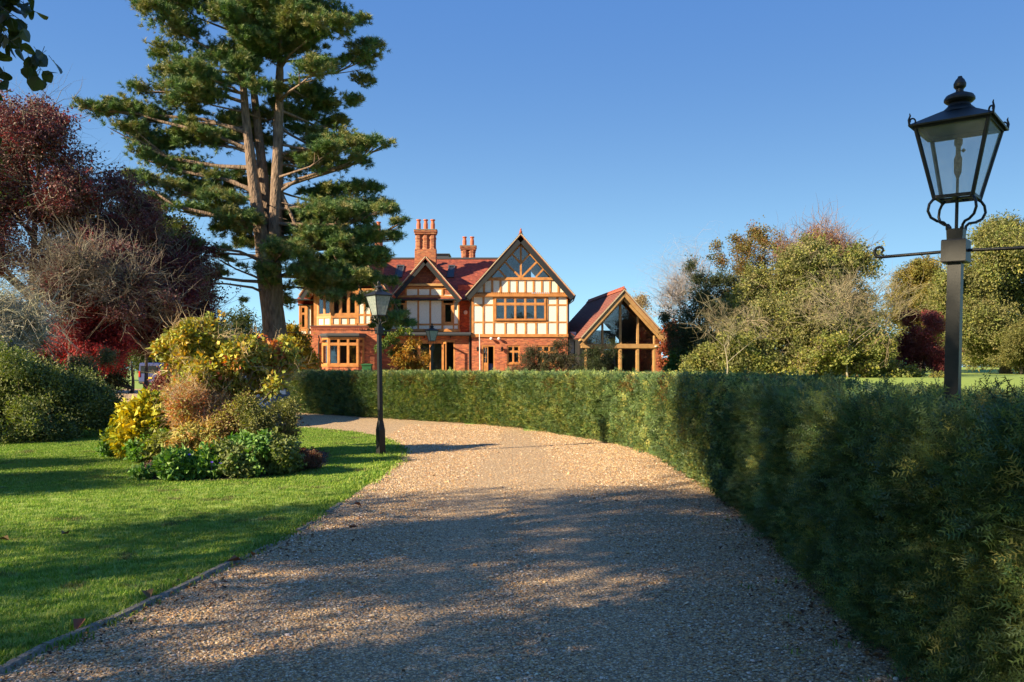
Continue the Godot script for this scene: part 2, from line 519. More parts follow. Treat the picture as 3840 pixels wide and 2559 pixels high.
func ground() -> void:
	drive_left = curve_of([Vector2(-2.85, 6), Vector2(-2.75, 0), Vector2(-2.68, -4.17), Vector2(-2.54, -4.95), Vector2(-2.32, -6.3), Vector2(-2.08, -8), Vector2(-1.96, -11), Vector2(-1.93, -13.5), Vector2(-2.1, -15.3), Vector2(-2.72, -17.4), Vector2(-3.7, -19.2), Vector2(-5.6, -21.05), Vector2(-8.5, -22.2), Vector2(-13, -22.8), Vector2(-30, -23.5)])
	hedge_front = curve_of([Vector2(1.9, 5), Vector2(1.92, 0), Vector2(1.93, -4), Vector2(2.02, -5.3), Vector2(2.35, -8.2), Vector2(2.5, -10.4), Vector2(2.55, -12.6), Vector2(2.42, -15.0), Vector2(1.85, -17.4), Vector2(0.3, -20.75), Vector2(-1.13, -22.7), Vector2(-3.74, -24.9), Vector2(-7.3, -28.1), Vector2(-9.4, -30.6)], 0.1)
	# ground: one sheet out to the horizon
	var xs: Array[float] = []
	var zs: Array[float] = []
	var t := -340.0
	while t <= 340.0:
		xs.append(t); t += 2.0 if absf(t) < 40.0 else 20.0
	t = 60.0
	while t >= -420.0:
		zs.append(t); t -= 2.0 if t > -110.0 and t <= 0.0 else 20.0
	var s := Shape.new()
	for i in xs.size() - 1:
		for j in zs.size() - 1:
			var a := Vector3(xs[i], height(xs[i], zs[j]), zs[j]); var b := Vector3(xs[i + 1], height(xs[i + 1], zs[j]), zs[j])
			var d := Vector3(xs[i + 1], height(xs[i + 1], zs[j + 1]), zs[j + 1]); var e := Vector3(xs[i], height(xs[i], zs[j + 1]), zs[j + 1])
			s.quad(a, b, d, e)
	tag(emit(s, "ground", M.lawn), "wide mown lawn that rises gently towards the house", "", "", "structure")
	# the gravel drive, a sheet between the lawn edge and the hedge foot
	drive_shape = PackedVector2Array()
	drive_shape.append_array(drive_left)
	drive_shape.append_array(PackedVector2Array([Vector2(-30, -60), Vector2(-14, -60), Vector2(-12, -40), Vector2(-10.5, -33)]))
	for k in range(hedge_front.size() - 1, -1, -3):
		var q := hedge_front[k]
		drive_shape.append(q + Vector2(0.45, -0.25))
	s = Shape.new()
	var tr := Geometry2D.triangulate_polygon(drive_shape)
	for k in range(0, tr.size(), 3):
		var a := drive_shape[tr[k]]; var b := drive_shape[tr[k + 1]]; var d := drive_shape[tr[k + 2]]
		if (b - a).cross(d - a) > 0.0:
			var sw := b; b = d; d = sw
		s.tri(Vector3(a.x, 0.006, a.y), Vector3(b.x, 0.006, b.y), Vector3(d.x, 0.006, d.y))
	tag(emit(s, "drive", M.gravel), "curving drive of loose sandy gravel", "", "", "structure")
	# gravel forecourt between the hedge and the house front
	s = Shape.new()
	for i in 12:
		for j in 10:
			var c: Array[Vector3] = []
			for q in [[0, 0], [1, 0], [1, 1], [0, 1]]:
				var x := lerpf(-15.0, 7.0, (i + q[0]) / 12.0); var z := lerpf(-37.0, -54.6, (j + q[1]) / 10.0)
				c.append(Vector3(x, height(x, z) + 0.02, z))
			s.quad(c[0], c[1], c[2], c[3])
	tag(emit(s, "forecourt", M.gravel), "gravel forecourt between the hedge and the house front", "", "", "structure")
	kerb()
	pebbles()
	grass()
	litter()


func kerb() -> void:
	var root := holder("kerb", self, Vector3(-2.4, 0, -6))
	tag(root, "concrete edging stones between lawn and gravel", "", "", "structure")
	var at := 24
	while at < drive_left.size() - 3:
		var a := drive_left[at]; var b := drive_left[at + 3]
		at += 3
		if a.y > -1.0: continue
		if a.y < -19.5: break
		if a.y < -7.2 and rng.randf() < 0.72: continue
		var d := (b - a).normalized(); var l := a.distance_to(b)
		var s := Shape.new()
		s.xf = Transform3D(Basis(Vector3(d.y, 0, -d.x), Vector3.UP, Vector3(d.x, 0, d.y)), Vector3(a.x, 0, a.y))
		var sink := rnd(0.0, 0.012) + (0.022 if a.y < -6.4 else 0.0) * rnd(0.5, 1.0)
		s.xf = s.xf.rotated_local(Vector3.BACK, rnd(-0.06, 0.06))
		var w := 0.040; var h := 0.036 - sink
		var p := PackedVector2Array([Vector2(-w, -0.05), Vector2(w, -0.05), Vector2(w, h - 0.03), Vector2(w * 0.55, h), Vector2(-w * 0.55, h), Vector2(-w, h - 0.03)])
		s.prism(p, 0.006, l - 0.006)
		emit(s, "kerb_stone", M.concrete, root)


func stone_mesh(seed_: int) -> ArrayMesh:
	var r := RandomNumberGenerator.new()
	r.seed = seed_
	var s := Shape.new()
	var prof := [Vector2(0.0, -0.6), Vector2(0.8, -0.25), Vector2(1.0, 0.1), Vector2(0.62, 0.52), Vector2(0.0, 0.6)]
	var sides := 6
	var pts := []
	for q in prof:
		var ring := []
		for k in sides:
			var a := TAU * k / sides
			var f := r.randf_range(0.78, 1.15)
			ring.append(Vector3(cos(a) * q.x * f, q.y + (r.randf_range(-0.1, 0.1) if q.x > 0.0 else 0.0), sin(a) * q.x * f))
		pts.append(ring)
	for j in 4:
		for k in sides:
			var k1 := (k + 1) % sides
			if j > 0: s.tri(pts[j][k], pts[j + 1][k1], pts[j][k1])
			if j < 3: s.tri(pts[j][k], pts[j + 1][k], pts[j + 1][k1])
	return s.mesh()


func pebbles() -> void:
	var pal := [Color(0.56, 0.361, 0.178), Color(0.45, 0.285, 0.143), Color(0.66, 0.456, 0.245), Color(0.37, 0.223, 0.112), Color(0.7, 0.532, 0.347), Color(0.29, 0.19, 0.122), Color(0.53, 0.304, 0.133), Color(0.44, 0.342, 0.245), Color(0.76, 0.627, 0.469)]
	var wear := FastNoiseLite.new()
	wear.seed = 9
	wear.frequency = 0.35
	var sets: Array[Scatter] = [Scatter.new(), Scatter.new(), Scatter.new()]
	var tries := 0
	while tries < 210000:
		tries += 1
		var z := -1.5 - pow(rng.randf(), 1.9) * 21.0
		if z > -3.3 and rng.randf() < 0.8: continue
		var x := rnd(-2.9, 2.9)
		if absf(x) > -z * 0.68 + 0.5: continue
		var p := Vector2(x, z)
		if z < -16.5:
			if not Geometry2D.is_point_in_polygon(p, drive_shape): continue
		else:
			var left := -2.7 if z > -4.5 else lerpf(-2.6, -1.95, clampf((-z - 4.5) / 6.0, 0.0, 1.0))
			if x < left + 0.03 or x > 2.6 or (z < -15.0 and x < -2.0): continue
		# tyres press two smoother tracks into the loose stone
		var track := minf(absf(x + 0.85 + 0.05 * z), absf(x - 0.75 - 0.06 * z * 0.5))
		if rng.randf() < 0.88 * (1.0 - smoothstep(0.12, 0.62, track + 0.25 * wear.get_noise_2d(x * 2.0, z * 2.0))): continue
		var r := (0.0038 + 0.0052 * pow(rng.randf(), 1.6)) * (1.0 + 0.022 * -z)
		if rng.randf() < 0.012: r *= 1.9
		var b := (Basis(Vector3.UP, rnd(0, TAU)) * Basis(Vector3.RIGHT, rnd(-0.5, 0.5))).scaled_local(Vector3(r * rnd(0.8, 1.5), r * rnd(0.6, 1.0), r))
		sets[rng.randi() % 3].put(b, Vector3(x, 0.006 + r * rnd(0.1, 0.55), z), pick(pal))
	var root := holder("loose_gravel", self, Vector3.ZERO)
	tag(root, "loose flint pebbles strewn over the drive", "gravel", "", "stuff")
	for k in 3:
		strew(sets[k], "pebbles", stone_mesh(40 + k), M.pebble, root)


func tuft_mesh(blades: int, tall: float, wide: float, seed_: int) -> ArrayMesh:
	var r := RandomNumberGenerator.new()
	r.seed = seed_
	var s := Shape.new()
	for k in blades:
		var o := Vector3(r.randf_range(-wide, wide), 0, r.randf_range(-wide, wide))
		var a := r.randf_range(0, TAU)
		var lean := Vector3(cos(a), 0, sin(a)) * r.randf_range(0.1, 0.8) * tall
		var side := Vector3(-sin(a), 0, cos(a)) * r.randf_range(0.0016, 0.003)
		var h := tall * r.randf_range(0.6, 1.1)
		var m := o + lean * 0.35 + Vector3.UP * h * 0.6
		s.tri(o - side, o + side, m + side * 0.8)
		s.tri(o - side, m + side * 0.8, m - side * 0.8)
		s.tri(m - side * 0.8, m + side * 0.8, o + lean + Vector3.UP * h * 0.95)
	return s.mesh()


func grass() -> void:
	var pal := [Color(0.240, 0.350, 0.046), Color(0.200, 0.315, 0.044), Color(0.285, 0.380, 0.054), Color(0.165, 0.280, 0.044), Color(0.330, 0.380, 0.085)]
	var dry := [Color(0.22, 0.20, 0.075), Color(0.15, 0.17, 0.05)]
	var patch := FastNoiseLite.new()
	patch.seed = 3
	patch.frequency = 0.25
	var near := Scatter.new()
	var far := Scatter.new()
	var rim := PackedFloat32Array()                # where the gravel begins, every ten centimetres
	rim.resize(300)
	rim.fill(-40.0)
	for p in drive_left:
		for j in range(-3, 4):
			var k := int(-p.y * 10.0) + j
			if k >= 0 and k < 300 and rim[k] < p.x: rim[k] = p.x
	for q in 120000:
		var z := -3.0 - pow(rng.randf(), 1.5) * 21.0
		var x := rnd(-16.0, -1.8)
		if x < z * 0.66 - 1.0: continue
		var edge: float = rim[int(-z * 10.0)]
		if x > edge - 0.03: continue
		var p := Vector2(x, z)
		if in_bed(p, -0.15): continue
		var k := pick(dry if patch.get_noise_2d(x * 5.0, z * 5.0) > 0.42 else pal)
		k *= 1.0 + 0.22 * patch.get_noise_2d(x, z)
		var f := rnd(0.75, 1.2)
		if edge - x < 0.22: f *= rnd(1.1, 1.9)       # longer where the mower does not reach
		var b := Basis(Vector3.UP, rnd(0, TAU)).scaled(Vector3(f, f * rnd(0.8, 1.15), f))
		if z > -11.0:
			near.put(b, Vector3(x, 0, z), k)
		else:
			far.put(b.scaled(Vector3(1.6, 1.05, 1.6)), Vector3(x, 0, z), k)
	var root := holder("lawn_grass", self, Vector3.ZERO)
	tag(root, "short mown grass of the lawn beside the drive", "grass", "", "stuff")
	strew(near, "blades", tuft_mesh(16, 0.030, 0.055, 1), M.grass_blade, root)
	strew(far, "blades", tuft_mesh(14, 0.030, 0.06, 2), M.grass_blade, root)
	# weeds and longer tufts that creep over the edging and the foot of the hedge
	var weeds := Scatter.new()
	for q in 150:
		var k := rng.randi_range(20, drive_left.size() - 30)
		var p := drive_left[k] + Vector2(rnd(-0.12, 0.2), rnd(-0.2, 0.2))
		if q > 100:
			var h := hedge_front[rng.randi_range(30, 190)]
			p = h + Vector2(rnd(-0.4, 0.05), rnd(-0.1, 0.1))
		if p.y > -3.4: continue
		weeds.put(Basis(Vector3.UP, rnd(0, TAU)).scaled(Vector3(1.0, 0.7, 1.0) * rnd(0.5, 1.2)), Vector3(p.x, 0, p.y), pick(pal))
	strew(weeds, "weeds", tuft_mesh(12, 0.06, 0.05, 3), M.grass_blade, root)


func litter() -> void:
	var pal := [Color(0.16, 0.075, 0.035), Color(0.22, 0.11, 0.05), Color(0.10, 0.05, 0.03), Color(0.30, 0.15, 0.05)]
	var sc := Scatter.new()
	for q in 760:
		var p: Vector2
		if q < 330:
			p = drive_left[rng.randi_range(22, 80)] + Vector2(rnd(-0.15, 0.75) * rng.randf(), rnd(-0.3, 0.3))
		else:
			p = hedge_front[rng.randi_range(60, 200)] + Vector2(0.1 - rng.randf() * rng.randf() * 0.7, rnd(-0.2, 0.2))
		sc.put((Basis(Vector3.UP, rnd(0, TAU)) * Basis(Vector3.RIGHT, rnd(-0.7, 0.7))).scaled(Vector3.ONE * rnd(0.5, 1.1)), Vector3(p.x, rnd(0.014, 0.03), p.y), pick(pal))
	for q in 900:                 # dark crumbs of soil, bark and moss raked up along the lawn edge
		var p := drive_left[rng.randi_range(20, 84)] + Vector2(0.06 + rng.randf() * rng.randf() * 0.9, rnd(-0.3, 0.3))
		sc.put((Basis(Vector3.UP, rnd(0, TAU)) * Basis(Vector3.RIGHT, rnd(-0.9, 0.9))).scaled(Vector3.ONE * rnd(0.2, 0.6)), Vector3(p.x, rnd(0.012, 0.022), p.y), pick([Color(0.055, 0.042, 0.03), Color(0.085, 0.06, 0.04), Color(0.05, 0.06, 0.025)]))
	var o := strew(sc, "fallen_leaves", leaf_shape(0.045, 0.03, 0.25), M.twig)
	tag(o, "small dead leaves and scraps along the drive edges", "leaf litter", "", "stuff")
	# the larger dry leaves that one can pick out on the lawn edge
	for p in [[-4.62, -7.35, "left of the two dead brown leaves lying out on the open lawn"], [-4.2, -7.6, "right of the two dead brown leaves lying out on the open lawn"], [-2.62, -4.9, "nearest dead brown leaf along the lawn edging"], [-2.5, -5.55, "second nearest dead brown leaf along the lawn edging"], [-2.25, -6.55, "dead brown leaf on the edging, nearer one of a close pair"], [-2.15, -6.75, "dead brown leaf on the edging, further one of a close pair"], [-1.55, -7.9, "dead brown leaf lying alone on the gravel"], [-1.75, -9.2, "furthest dead brown leaf, on the gravel beside the lawn"]]:
		var s := Shape.new()
		s.xf = Transform3D(Basis(Vector3.UP, rnd(0, TAU)) * Basis(Vector3.RIGHT, rnd(-0.5, 0.5)) * Basis().scaled(Vector3.ONE * rnd(0.9, 1.2)), Vector3(p[0], 0.045, p[1]))
		add_leaf(s, Vector3(0, 0, -0.05), Vector3(0, 0.02, 1), Vector3(0, 1, 0.1), 0.10, 0.07, 0.35)
		var l := emit(s, "dry_leaf", flat_mat("dry_leaf_%d" % taken.get("dry_leaf", 0), rnd(0.2, 0.34), rnd(0.09, 0.13), 0.05, 0.9))
		tag(l, p[2], "dead leaf", "dry leaves along the lawn edge")


# ---------------------------------------------------------------- the house
var hs: Node3D


func beam(x0: float, y0: float, x1: float, y1: float, z: float, deep := 0.06, mat := "oak", proud := 0.0) -> void:   # a timber that stands proud of the wall
	var s := Shape.new()
	s.bevel_box(Vector3(minf(x0, x1), minf(y0, y1), z - deep), Vector3(maxf(x0, x1), maxf(y0, y1), z + 0.035 + proud), 0.012)
	emit(s, "beam", M[mat], hs)


func brace(a: Vector2, b: Vector2, wide: float, z: float, mat := "oak") -> void:
	var s := Shape.new()
	s.bar2(a, b, wide, z - 0.06, z + 0.032)
	emit(s, "beam", M[mat], hs)


func panel(p: PackedVector2Array, z: float, mat := "render") -> void:
	var s := Shape.new()
	s.prism(p, z - 0.10, z)
	emit(s, "plaster_panel", M[mat], hs)


func rect(x0: float, y0: float, x1: float, y1: float) -> PackedVector2Array:
	var a := minf(x0, x1); var b := maxf(x0, x1); var c := minf(y0, y1); var d := maxf(y0, y1)
	return PackedVector2Array([Vector2(a, c), Vector2(b, c), Vector2(b, d), Vector2(a, d)])


func glazing(x0: float, y0: float, x1: float, y1: float, z: float) -> Shape:      # a double-glazed pane
	return glazing_poly(rect(x0, y0, x1, y1), z)


func glazing_poly(p: PackedVector2Array, z: float) -> Shape:
	var s := Shape.new()
	var t := Geometry2D.triangulate_polygon(p)
	for lay in [0.0, -0.006, -0.022, -0.028]:
		for k in range(0, t.size(), 3):
			var a := p[t[k]]; var b := p[t[k + 1]]; var d := p[t[k + 2]]
			if (b - a).cross(d - a) < 0.0:
				var sw := b; b = d; d = sw
			s.tri(Vector3(a.x, a.y, z + lay), Vector3(b.x, b.y, z + lay), Vector3(d.x, d.y, z + lay))
	return s


# an oak window: outer frame, mullions, a transom at ty (0 = none), and a pane in every light; bars > 0 adds glazing bars
func window(x0: float, y0: float, x1: float, y1: float, z: float, cols: int, ty := 0.0, fw := 0.07, mat := "oak", xf := Transform3D(), called := "window") -> Node3D:
	var w := holder(called, hs, xf * Vector3((x0 + x1) / 2, (y0 + y1) / 2, z))
	var s := Shape.new()
	s.xf = xf
	var zf := z + 0.02; var zb := z - 0.09
	s.box(Vector3(x0, y0, zb), Vector3(x1, y0 + fw, zf + 0.03)); s.box(Vector3(x0, y1 - fw, zb), Vector3(x1, y1, zf))
	s.box(Vector3(x0, y0 + fw, zb), Vector3(x0 + fw, y1 - fw, zf)); s.box(Vector3(x1 - fw, y0 + fw, zb), Vector3(x1, y1 - fw, zf))
	var step := (x1 - x0 - fw) / cols
	for k in range(1, cols):
		s.box(Vector3(x0 + step * k, y0 + fw, zb), Vector3(x0 + step * k + fw, y1 - fw, zf - 0.004))
	if ty > 0.0:
		s.box(Vector3(x0 + fw, ty - fw * 0.6, zb), Vector3(x1 - fw, ty + fw * 0.6, zf - 0.008))
	# the opening sashes, set a little back
	for k in cols:
		var a := x0 + step * k + fw; var b := x0 + step * (k + 1)
		var rows := [[y0 + fw, y1 - fw]] if ty <= 0.0 else [[y0 + fw, ty - fw * 0.6], [ty + fw * 0.6, y1 - fw]]
		for q in rows:
			var e := 0.035
			s.box(Vector3(a, q[0], z - 0.05), Vector3(b, q[0] + e, z)); s.box(Vector3(a, q[1] - e, z - 0.05), Vector3(b, q[1], z))
			s.box(Vector3(a, q[0] + e, z - 0.05), Vector3(a + e, q[1] - e, z)); s.box(Vector3(b - e, q[0] + e, z - 0.05), Vector3(b, q[1] - e, z))
			var g := glazing(a + e, q[0] + e, b - e, q[1] - e, z - 0.012)
			for v in g.v.size():
				g.v[v] = xf * g.v[v]; g.n[v] = xf.basis * g.n[v]
			emit(g, "pane", M.glass, w)
	emit(s, "frame", M[mat], w)
	return w


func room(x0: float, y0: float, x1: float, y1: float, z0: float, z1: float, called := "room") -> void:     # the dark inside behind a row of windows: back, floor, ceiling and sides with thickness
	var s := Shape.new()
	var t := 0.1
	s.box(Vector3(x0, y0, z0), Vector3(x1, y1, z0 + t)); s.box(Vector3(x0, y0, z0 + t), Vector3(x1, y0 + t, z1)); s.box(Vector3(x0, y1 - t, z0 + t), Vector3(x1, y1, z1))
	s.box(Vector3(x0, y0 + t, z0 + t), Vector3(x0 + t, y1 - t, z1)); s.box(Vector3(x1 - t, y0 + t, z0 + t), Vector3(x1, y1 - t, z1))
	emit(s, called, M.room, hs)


func wall(x0: float, y0: float, x1: float, y1: float, z: float, deep: float, holes: Array, mat := "brick") -> void:     # a wall facing the drive, open where the holes (x0, y0, x1, y1) are
	var xs := [x0, x1]; var ys := [y0, y1]
	for h in holes:
		xs.append_array([h[0], h[2]]); ys.append_array([h[1], h[3]])
	xs.sort(); ys.sort()
	var s := Shape.new()
	for i in xs.size() - 1:
		for j in ys.size() - 1:
			if xs[i + 1] - xs[i] < 0.001 or ys[j + 1] - ys[j] < 0.001 or xs[i] < x0 or xs[i + 1] > x1 or ys[j] < y0 or ys[j + 1] > y1: continue
			var m := Vector2((xs[i] + xs[i + 1]) / 2, (ys[j] + ys[j + 1]) / 2)
			var open := false
			for h in holes:
				open = open or (m.x > h[0] and m.x < h[2] and m.y > h[1] and m.y < h[3])
			if not open:
				s.box(Vector3(xs[i], ys[j], z - deep), Vector3(xs[i + 1], ys[j + 1], z))
	emit(s, "wall", M[mat], hs)


func slope(a: Vector3, b: Vector3, d: Vector3, e: Vector3, called := "roof", mat := "tile", gauge := 0.19, thick := 0.10) -> Node3D:   # a tiled slope: eaves a-b, ridge e-d, laid in courses that lap one another
	var s := Shape.new()
	var up := (e - a)
	var rows := maxi(int(up.length() / gauge), 1)
	var m := (b - a).cross(up).normalized()
	for k in rows:
		var f0 := float(k) / rows; var f1 := minf(float(k + 1) / rows + 0.12 / rows, 1.0)
		var l0 := a.lerp(e, f0); var r0 := b.lerp(d, f0); var l1 := a.lerp(e, f1); var r1 := b.lerp(d, f1)
		var o0 := m * 0.030; var o1 := m * 0.004
		s.quad(l0 + o0, r0 + o0, r1 + o1, l1 + o1)
		s.quad(l0, r0, r0 + o0, l0 + o0)
	s.quad(b - m * thick, a - m * thick, e - m * thick, d - m * thick)
	s.quad(a - m * thick, b - m * thick, b, a); s.quad(b - m * thick, d - m * thick, d, b); s.quad(d - m * thick, e - m * thick, e, d); s.quad(e - m * thick, a - m * thick, a, e)
	return emit(s, called, M[mat], hs)


func ridge_tiles(a: Vector3, b: Vector3, each: float, crest := false) -> void:
	var n := int(a.distance_to(b) / each)
	var d := (b - a).normalized()
	var side := d.cross(Vector3.UP).normalized()
	for k in n:
		var s := Shape.new()
		s.xf = Transform3D(Basis(side, Vector3.UP, -d), a + d * each * k)
		s.prism(PackedVector2Array([Vector2(-0.16, -0.10), Vector2(-0.09, 0.02), Vector2(-0.03, 0.07), Vector2(0.03, 0.07), Vector2(0.09, 0.02), Vector2(0.16, -0.10)]), -each + 0.012, 0.0)
		if crest:
			s.box(Vector3(-0.025, 0.06, -each * 0.72), Vector3(0.025, 0.17, -each * 0.18))
		emit(s, "ridge_tile", M.ridge, hs)


func barge(a: Vector2, b: Vector2, wide: float, z: float, mat := "dark_board", called := "barge_board") -> void:   # the sloping board under a verge; the upper edge runs a-b
	var d := (b - a).normalized()
	var s := Shape.new()
	var o := d.orthogonal()
	if o.y > 0.0: o = -o
	s.prism(PackedVector2Array([a, b, b + o * wide, a + o * wide]) if (b - a).cross(o) > 0.0 else PackedVector2Array([b, a, a + o * wide, b + o * wide]), z - 0.05, z)
	emit(s, called, M[mat], hs)


func chimney(x0: float, x1: float, z: float, y0: float, ym: float, y1: float, shafts: int, pots: float) -> void:
	var c := holder("chimney", hs, Vector3((x0 + x1) / 2, y0, z))
	var deep := 0.62
	var s := Shape.new()
	var e := 0.04
	s.bevel_box(Vector3(x0 + e, y0, z - deep), Vector3(x1 - e, ym, z), 0.02)
	emit(s, "base", M.old_brick, c)
	var step := (x1 - x0 - 2 * e) / shafts
	s = Shape.new()
	s.box(Vector3(x0 + e + step * 0.3, ym, z - deep * 0.68), Vector3(x1 - e - step * 0.3, y1 - 0.3, z - deep * 0.32))
	s.bevel_box(Vector3(x0 + 0.02, y1 - 0.32, z - deep * 0.98), Vector3(x1 - 0.02, y1 - 0.19, z - 0.02), 0.03)
	s.bevel_box(Vector3(x0 - 0.02, y1 - 0.187, z - deep - 0.03), Vector3(x1 + 0.02, y1 - 0.043, z + 0.03), 0.03)
	emit(s, "corbel", M.old_brick, c)
	for k in shafts:
		var cx := x0 + e + step * (k + 0.5)
		s = Shape.new()
		var r := step * 0.5
		s.lathe(PackedVector2Array([Vector2(r * 1.08, ym), Vector2(r * 1.08, ym + 0.07), Vector2(r * 0.94, ym + 0.12), Vector2(r * 0.94, lerpf(ym, y1, 0.50)), Vector2(r * 1.06, lerpf(ym, y1, 0.54)), Vector2(r * 1.06, lerpf(ym, y1, 0.60)), Vector2(r * 0.92, lerpf(ym, y1, 0.64)), Vector2(r * 0.92, y1 - 0.36), Vector2(r * 1.02, y1 - 0.30), Vector2(r * 1.02, y1 - 0.22), Vector2(r * 1.14, y1 - 0.17), Vector2(r * 1.14, y1)]), Vector3(cx, 0, z - deep * 0.5), 8, PI / 8, true)
		emit(s, "shaft", M.old_brick, c)
		s = Shape.new()
		var p := pots
		s.lathe(PackedVector2Array([Vector2(0.15, y1), Vector2(0.155, y1 + p * 0.55), Vector2(0.13, y1 + p * 0.70), Vector2(0.115, y1 + p * 0.86), Vector2(0.17, y1 + p * 0.90), Vector2(0.17, y1 + p), Vector2(0.12, y1 + p), Vector2(0.10, y1 + p * 0.8)]), Vector3(cx, 0, z - deep * 0.5), 14)
		emit(s, "chimney_pot", M.pot, c)
	s = Shape.new()
	s.bevel_box(Vector3(x0 - 0.02, y1 - 0.04, z - deep - 0.06), Vector3(x1 + 0.02, y1 + 0.03, z + 0.06), 0.02)
	emit(s, "cap", M.concrete, c)


func pipe(pts: Array, r := 0.045, called := "downpipe", mat := "dark_board") -> void:
	var s := Shape.new()
	var p := PackedVector3Array(pts)
	var rr := PackedFloat32Array()
	rr.resize(p.size()); rr.fill(r)
	s.tube(p, rr, 8)
	emit(s, called, M[mat], hs)


func house() -> void:
	hs = thing("timbered_house", "large timber framed brick house with red tiled roofs behind the hedge", "house", Vector3(-2.7, 1.12, -56.0))
	wing()
	middle_front()
	bay_front()
	main_roof()
	garden_room()


func wing() -> void:
	var z := -55.0
	var x0 := -2.737; var x1 := 3.789; var base := 0.9; var yb := 3.667
	# ground floor
	var dx0 := -2.067; var dx1 := -1.178; var dt := 3.105
	var wa := [-0.344, 1.854, 0.526, 3.086]
	var wb := [1.668, 1.763, 3.009, 3.086]
	wall(x0, base, x1, yb, z, 0.32, [[dx0, base, dx1, dt], wa, wb])
	wall(x0, yb, x1, 3.812, z - 0.02, 0.3, [])
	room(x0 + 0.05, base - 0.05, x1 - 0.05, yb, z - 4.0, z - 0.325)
	for w in [wa, wb]:
		var n := 2 if w == wa else 3
		window(w[0], w[1], w[2], w[3], z - 0.05, n, lerpf(w[1], w[3], 0.66))
		var s := Shape.new()
		s.box(Vector3(w[0] - 0.05, w[1] - 0.07, z - 0.05), Vector3(w[2] + 0.05, w[1] - 0.004, z + 0.06))
		emit(s, "sill", M.oak, hs)
	# the oak door: frame, the glazed leaf on the left, the other leaf open
	var dr := holder("door", hs, Vector3((dx0 + dx1) / 2, base, z))
	var f := Shape.new()
	f.box(Vector3(dx0, base, z - 0.12), Vector3(dx0 + 0.09, dt, z - 0.01)); f.box(Vector3(dx1 - 0.09, base, z - 0.12), Vector3(dx1, dt, z - 0.01)); f.box(Vector3(dx0 + 0.09, dt - 0.09, z - 0.12), Vector3(dx1 - 0.09, dt, z - 0.01))
	emit(f, "frame", M.oak, dr)
	f = Shape.new()
	var lx0 := dx0 + 0.09; var lx1 := (dx0 + dx1) / 2; var mid := lerpf(base, dt - 0.09, 0.48)
	f.box(Vector3(lx0, base, z - 0.09), Vector3(lx1, mid, z - 0.04)); f.box(Vector3(lx0, mid, z - 0.09), Vector3(lx0 + 0.06, dt - 0.09, z - 0.04)); f.box(Vector3(lx1 - 0.06, mid, z - 0.09), Vector3(lx1, dt - 0.09, z - 0.04))
	f.box(Vector3(lx0 + 0.06, dt - 0.16, z - 0.09), Vector3(lx1 - 0.06, dt - 0.09, z - 0.04))
	var cx := (lx0 + lx1) / 2
	f.box(Vector3(cx - 0.012, mid, z - 0.085), Vector3(cx + 0.012, dt - 0.16, z - 0.05))
	for k in [0.35, 0.68]:
		var yy := lerpf(mid, dt - 0.16, k)
		f.box(Vector3(lx0 + 0.06, yy - 0.012, z - 0.082), Vector3(lx1 - 0.06, yy + 0.012, z - 0.052))
	emit(f, "leaf", M.oak, dr)
	emit(glazing(lx0 + 0.06, mid, lx1 - 0.06, dt - 0.16, z - 0.06), "pane", M.glass, dr)
	# sill beam, posts and rails of the upper floor
	var py0 := 3.721
	beam(x0 - 0.04, 3.648, x1 + 0.04, 3.866, z, 0.1, "oak", 0.05)
	var cols := [1769, 1777, 1809, 1817, 1848, 1855, 2048, 2056, 2086, 2094, 2124, 2129]
	for k in range(0, cols.size(), 2):
		beam((cols[k] - 1920.0) / 3034 * 55, 3.866, (cols[k + 1] - 1920.0) / 3034 * 55, 6.386, z)
	beam(x0, 4.718, x1, 4.609, z, 0.06, "oak", -0.004)
	for half in [[1769, 1855], [2048, 2129]]:
		beam((half[0] - 1920.0) / 3034 * 55, 5.896, (half[1] - 1920.0) / 3034 * 55, 5.769, z, 0.06, "oak", -0.004)
	for c in [1895, 1933, 1971, 2010]:
		beam((c - 4.0 - 1920.0) / 3034 * 55, 3.866, (c + 4.0 - 1920.0) / 3034 * 55, 4.609, z)
	# plaster between the timbers
	var xr := [1777, 1809, 1817, 1848, 1855, 1891, 1899, 1929, 1937, 1967, 1975, 2006, 2014, 2048, 2056, 2086, 2094, 2124]
	for k in range(0, xr.size(), 2):
		var a: float = (xr[k] - 1920.0) / 3034 * 55; var b: float = (xr[k + 1] - 1920.0) / 3034 * 55
		panel(rect(a, 3.866, b, 4.609), z)
		if xr[k] < 1850 or xr[k] > 2050:
			panel(rect(a, 4.718, b, 5.769), z); panel(rect(a, 5.896, b, 6.386), z)
	window(-1.178, 4.772, 2.32, 6.386, z + 0.06, 5, 5.896, 0.10)
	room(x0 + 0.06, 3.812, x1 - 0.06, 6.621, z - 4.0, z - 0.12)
	# the jettied beam with its row of dentils
	beam(x0 - 0.02, 6.386, x1 + 0.02, 6.603, z, 0.1, "oak", 0.16)
	for k in 46:
		var xx := lerpf(x0 + 0.12, x1 - 0.1, k / 45.0)
		var s := Shape.new()
		s.box(Vector3(xx - 0.04, 6.603, z - 0.02), Vector3(xx + 0.04, 6.694, z + 0.15))
		emit(s, "dentil", M.oak, hs)
	# the strip of upright panels and the glazed gable over it
	var ap := Vector2(0.598, 10.755)
	var rise := 1.06                                  # slope of both verges
	var under := func(x: float) -> float: return ap.y - 0.62 - absf(x - ap.x) * rise * 1.05
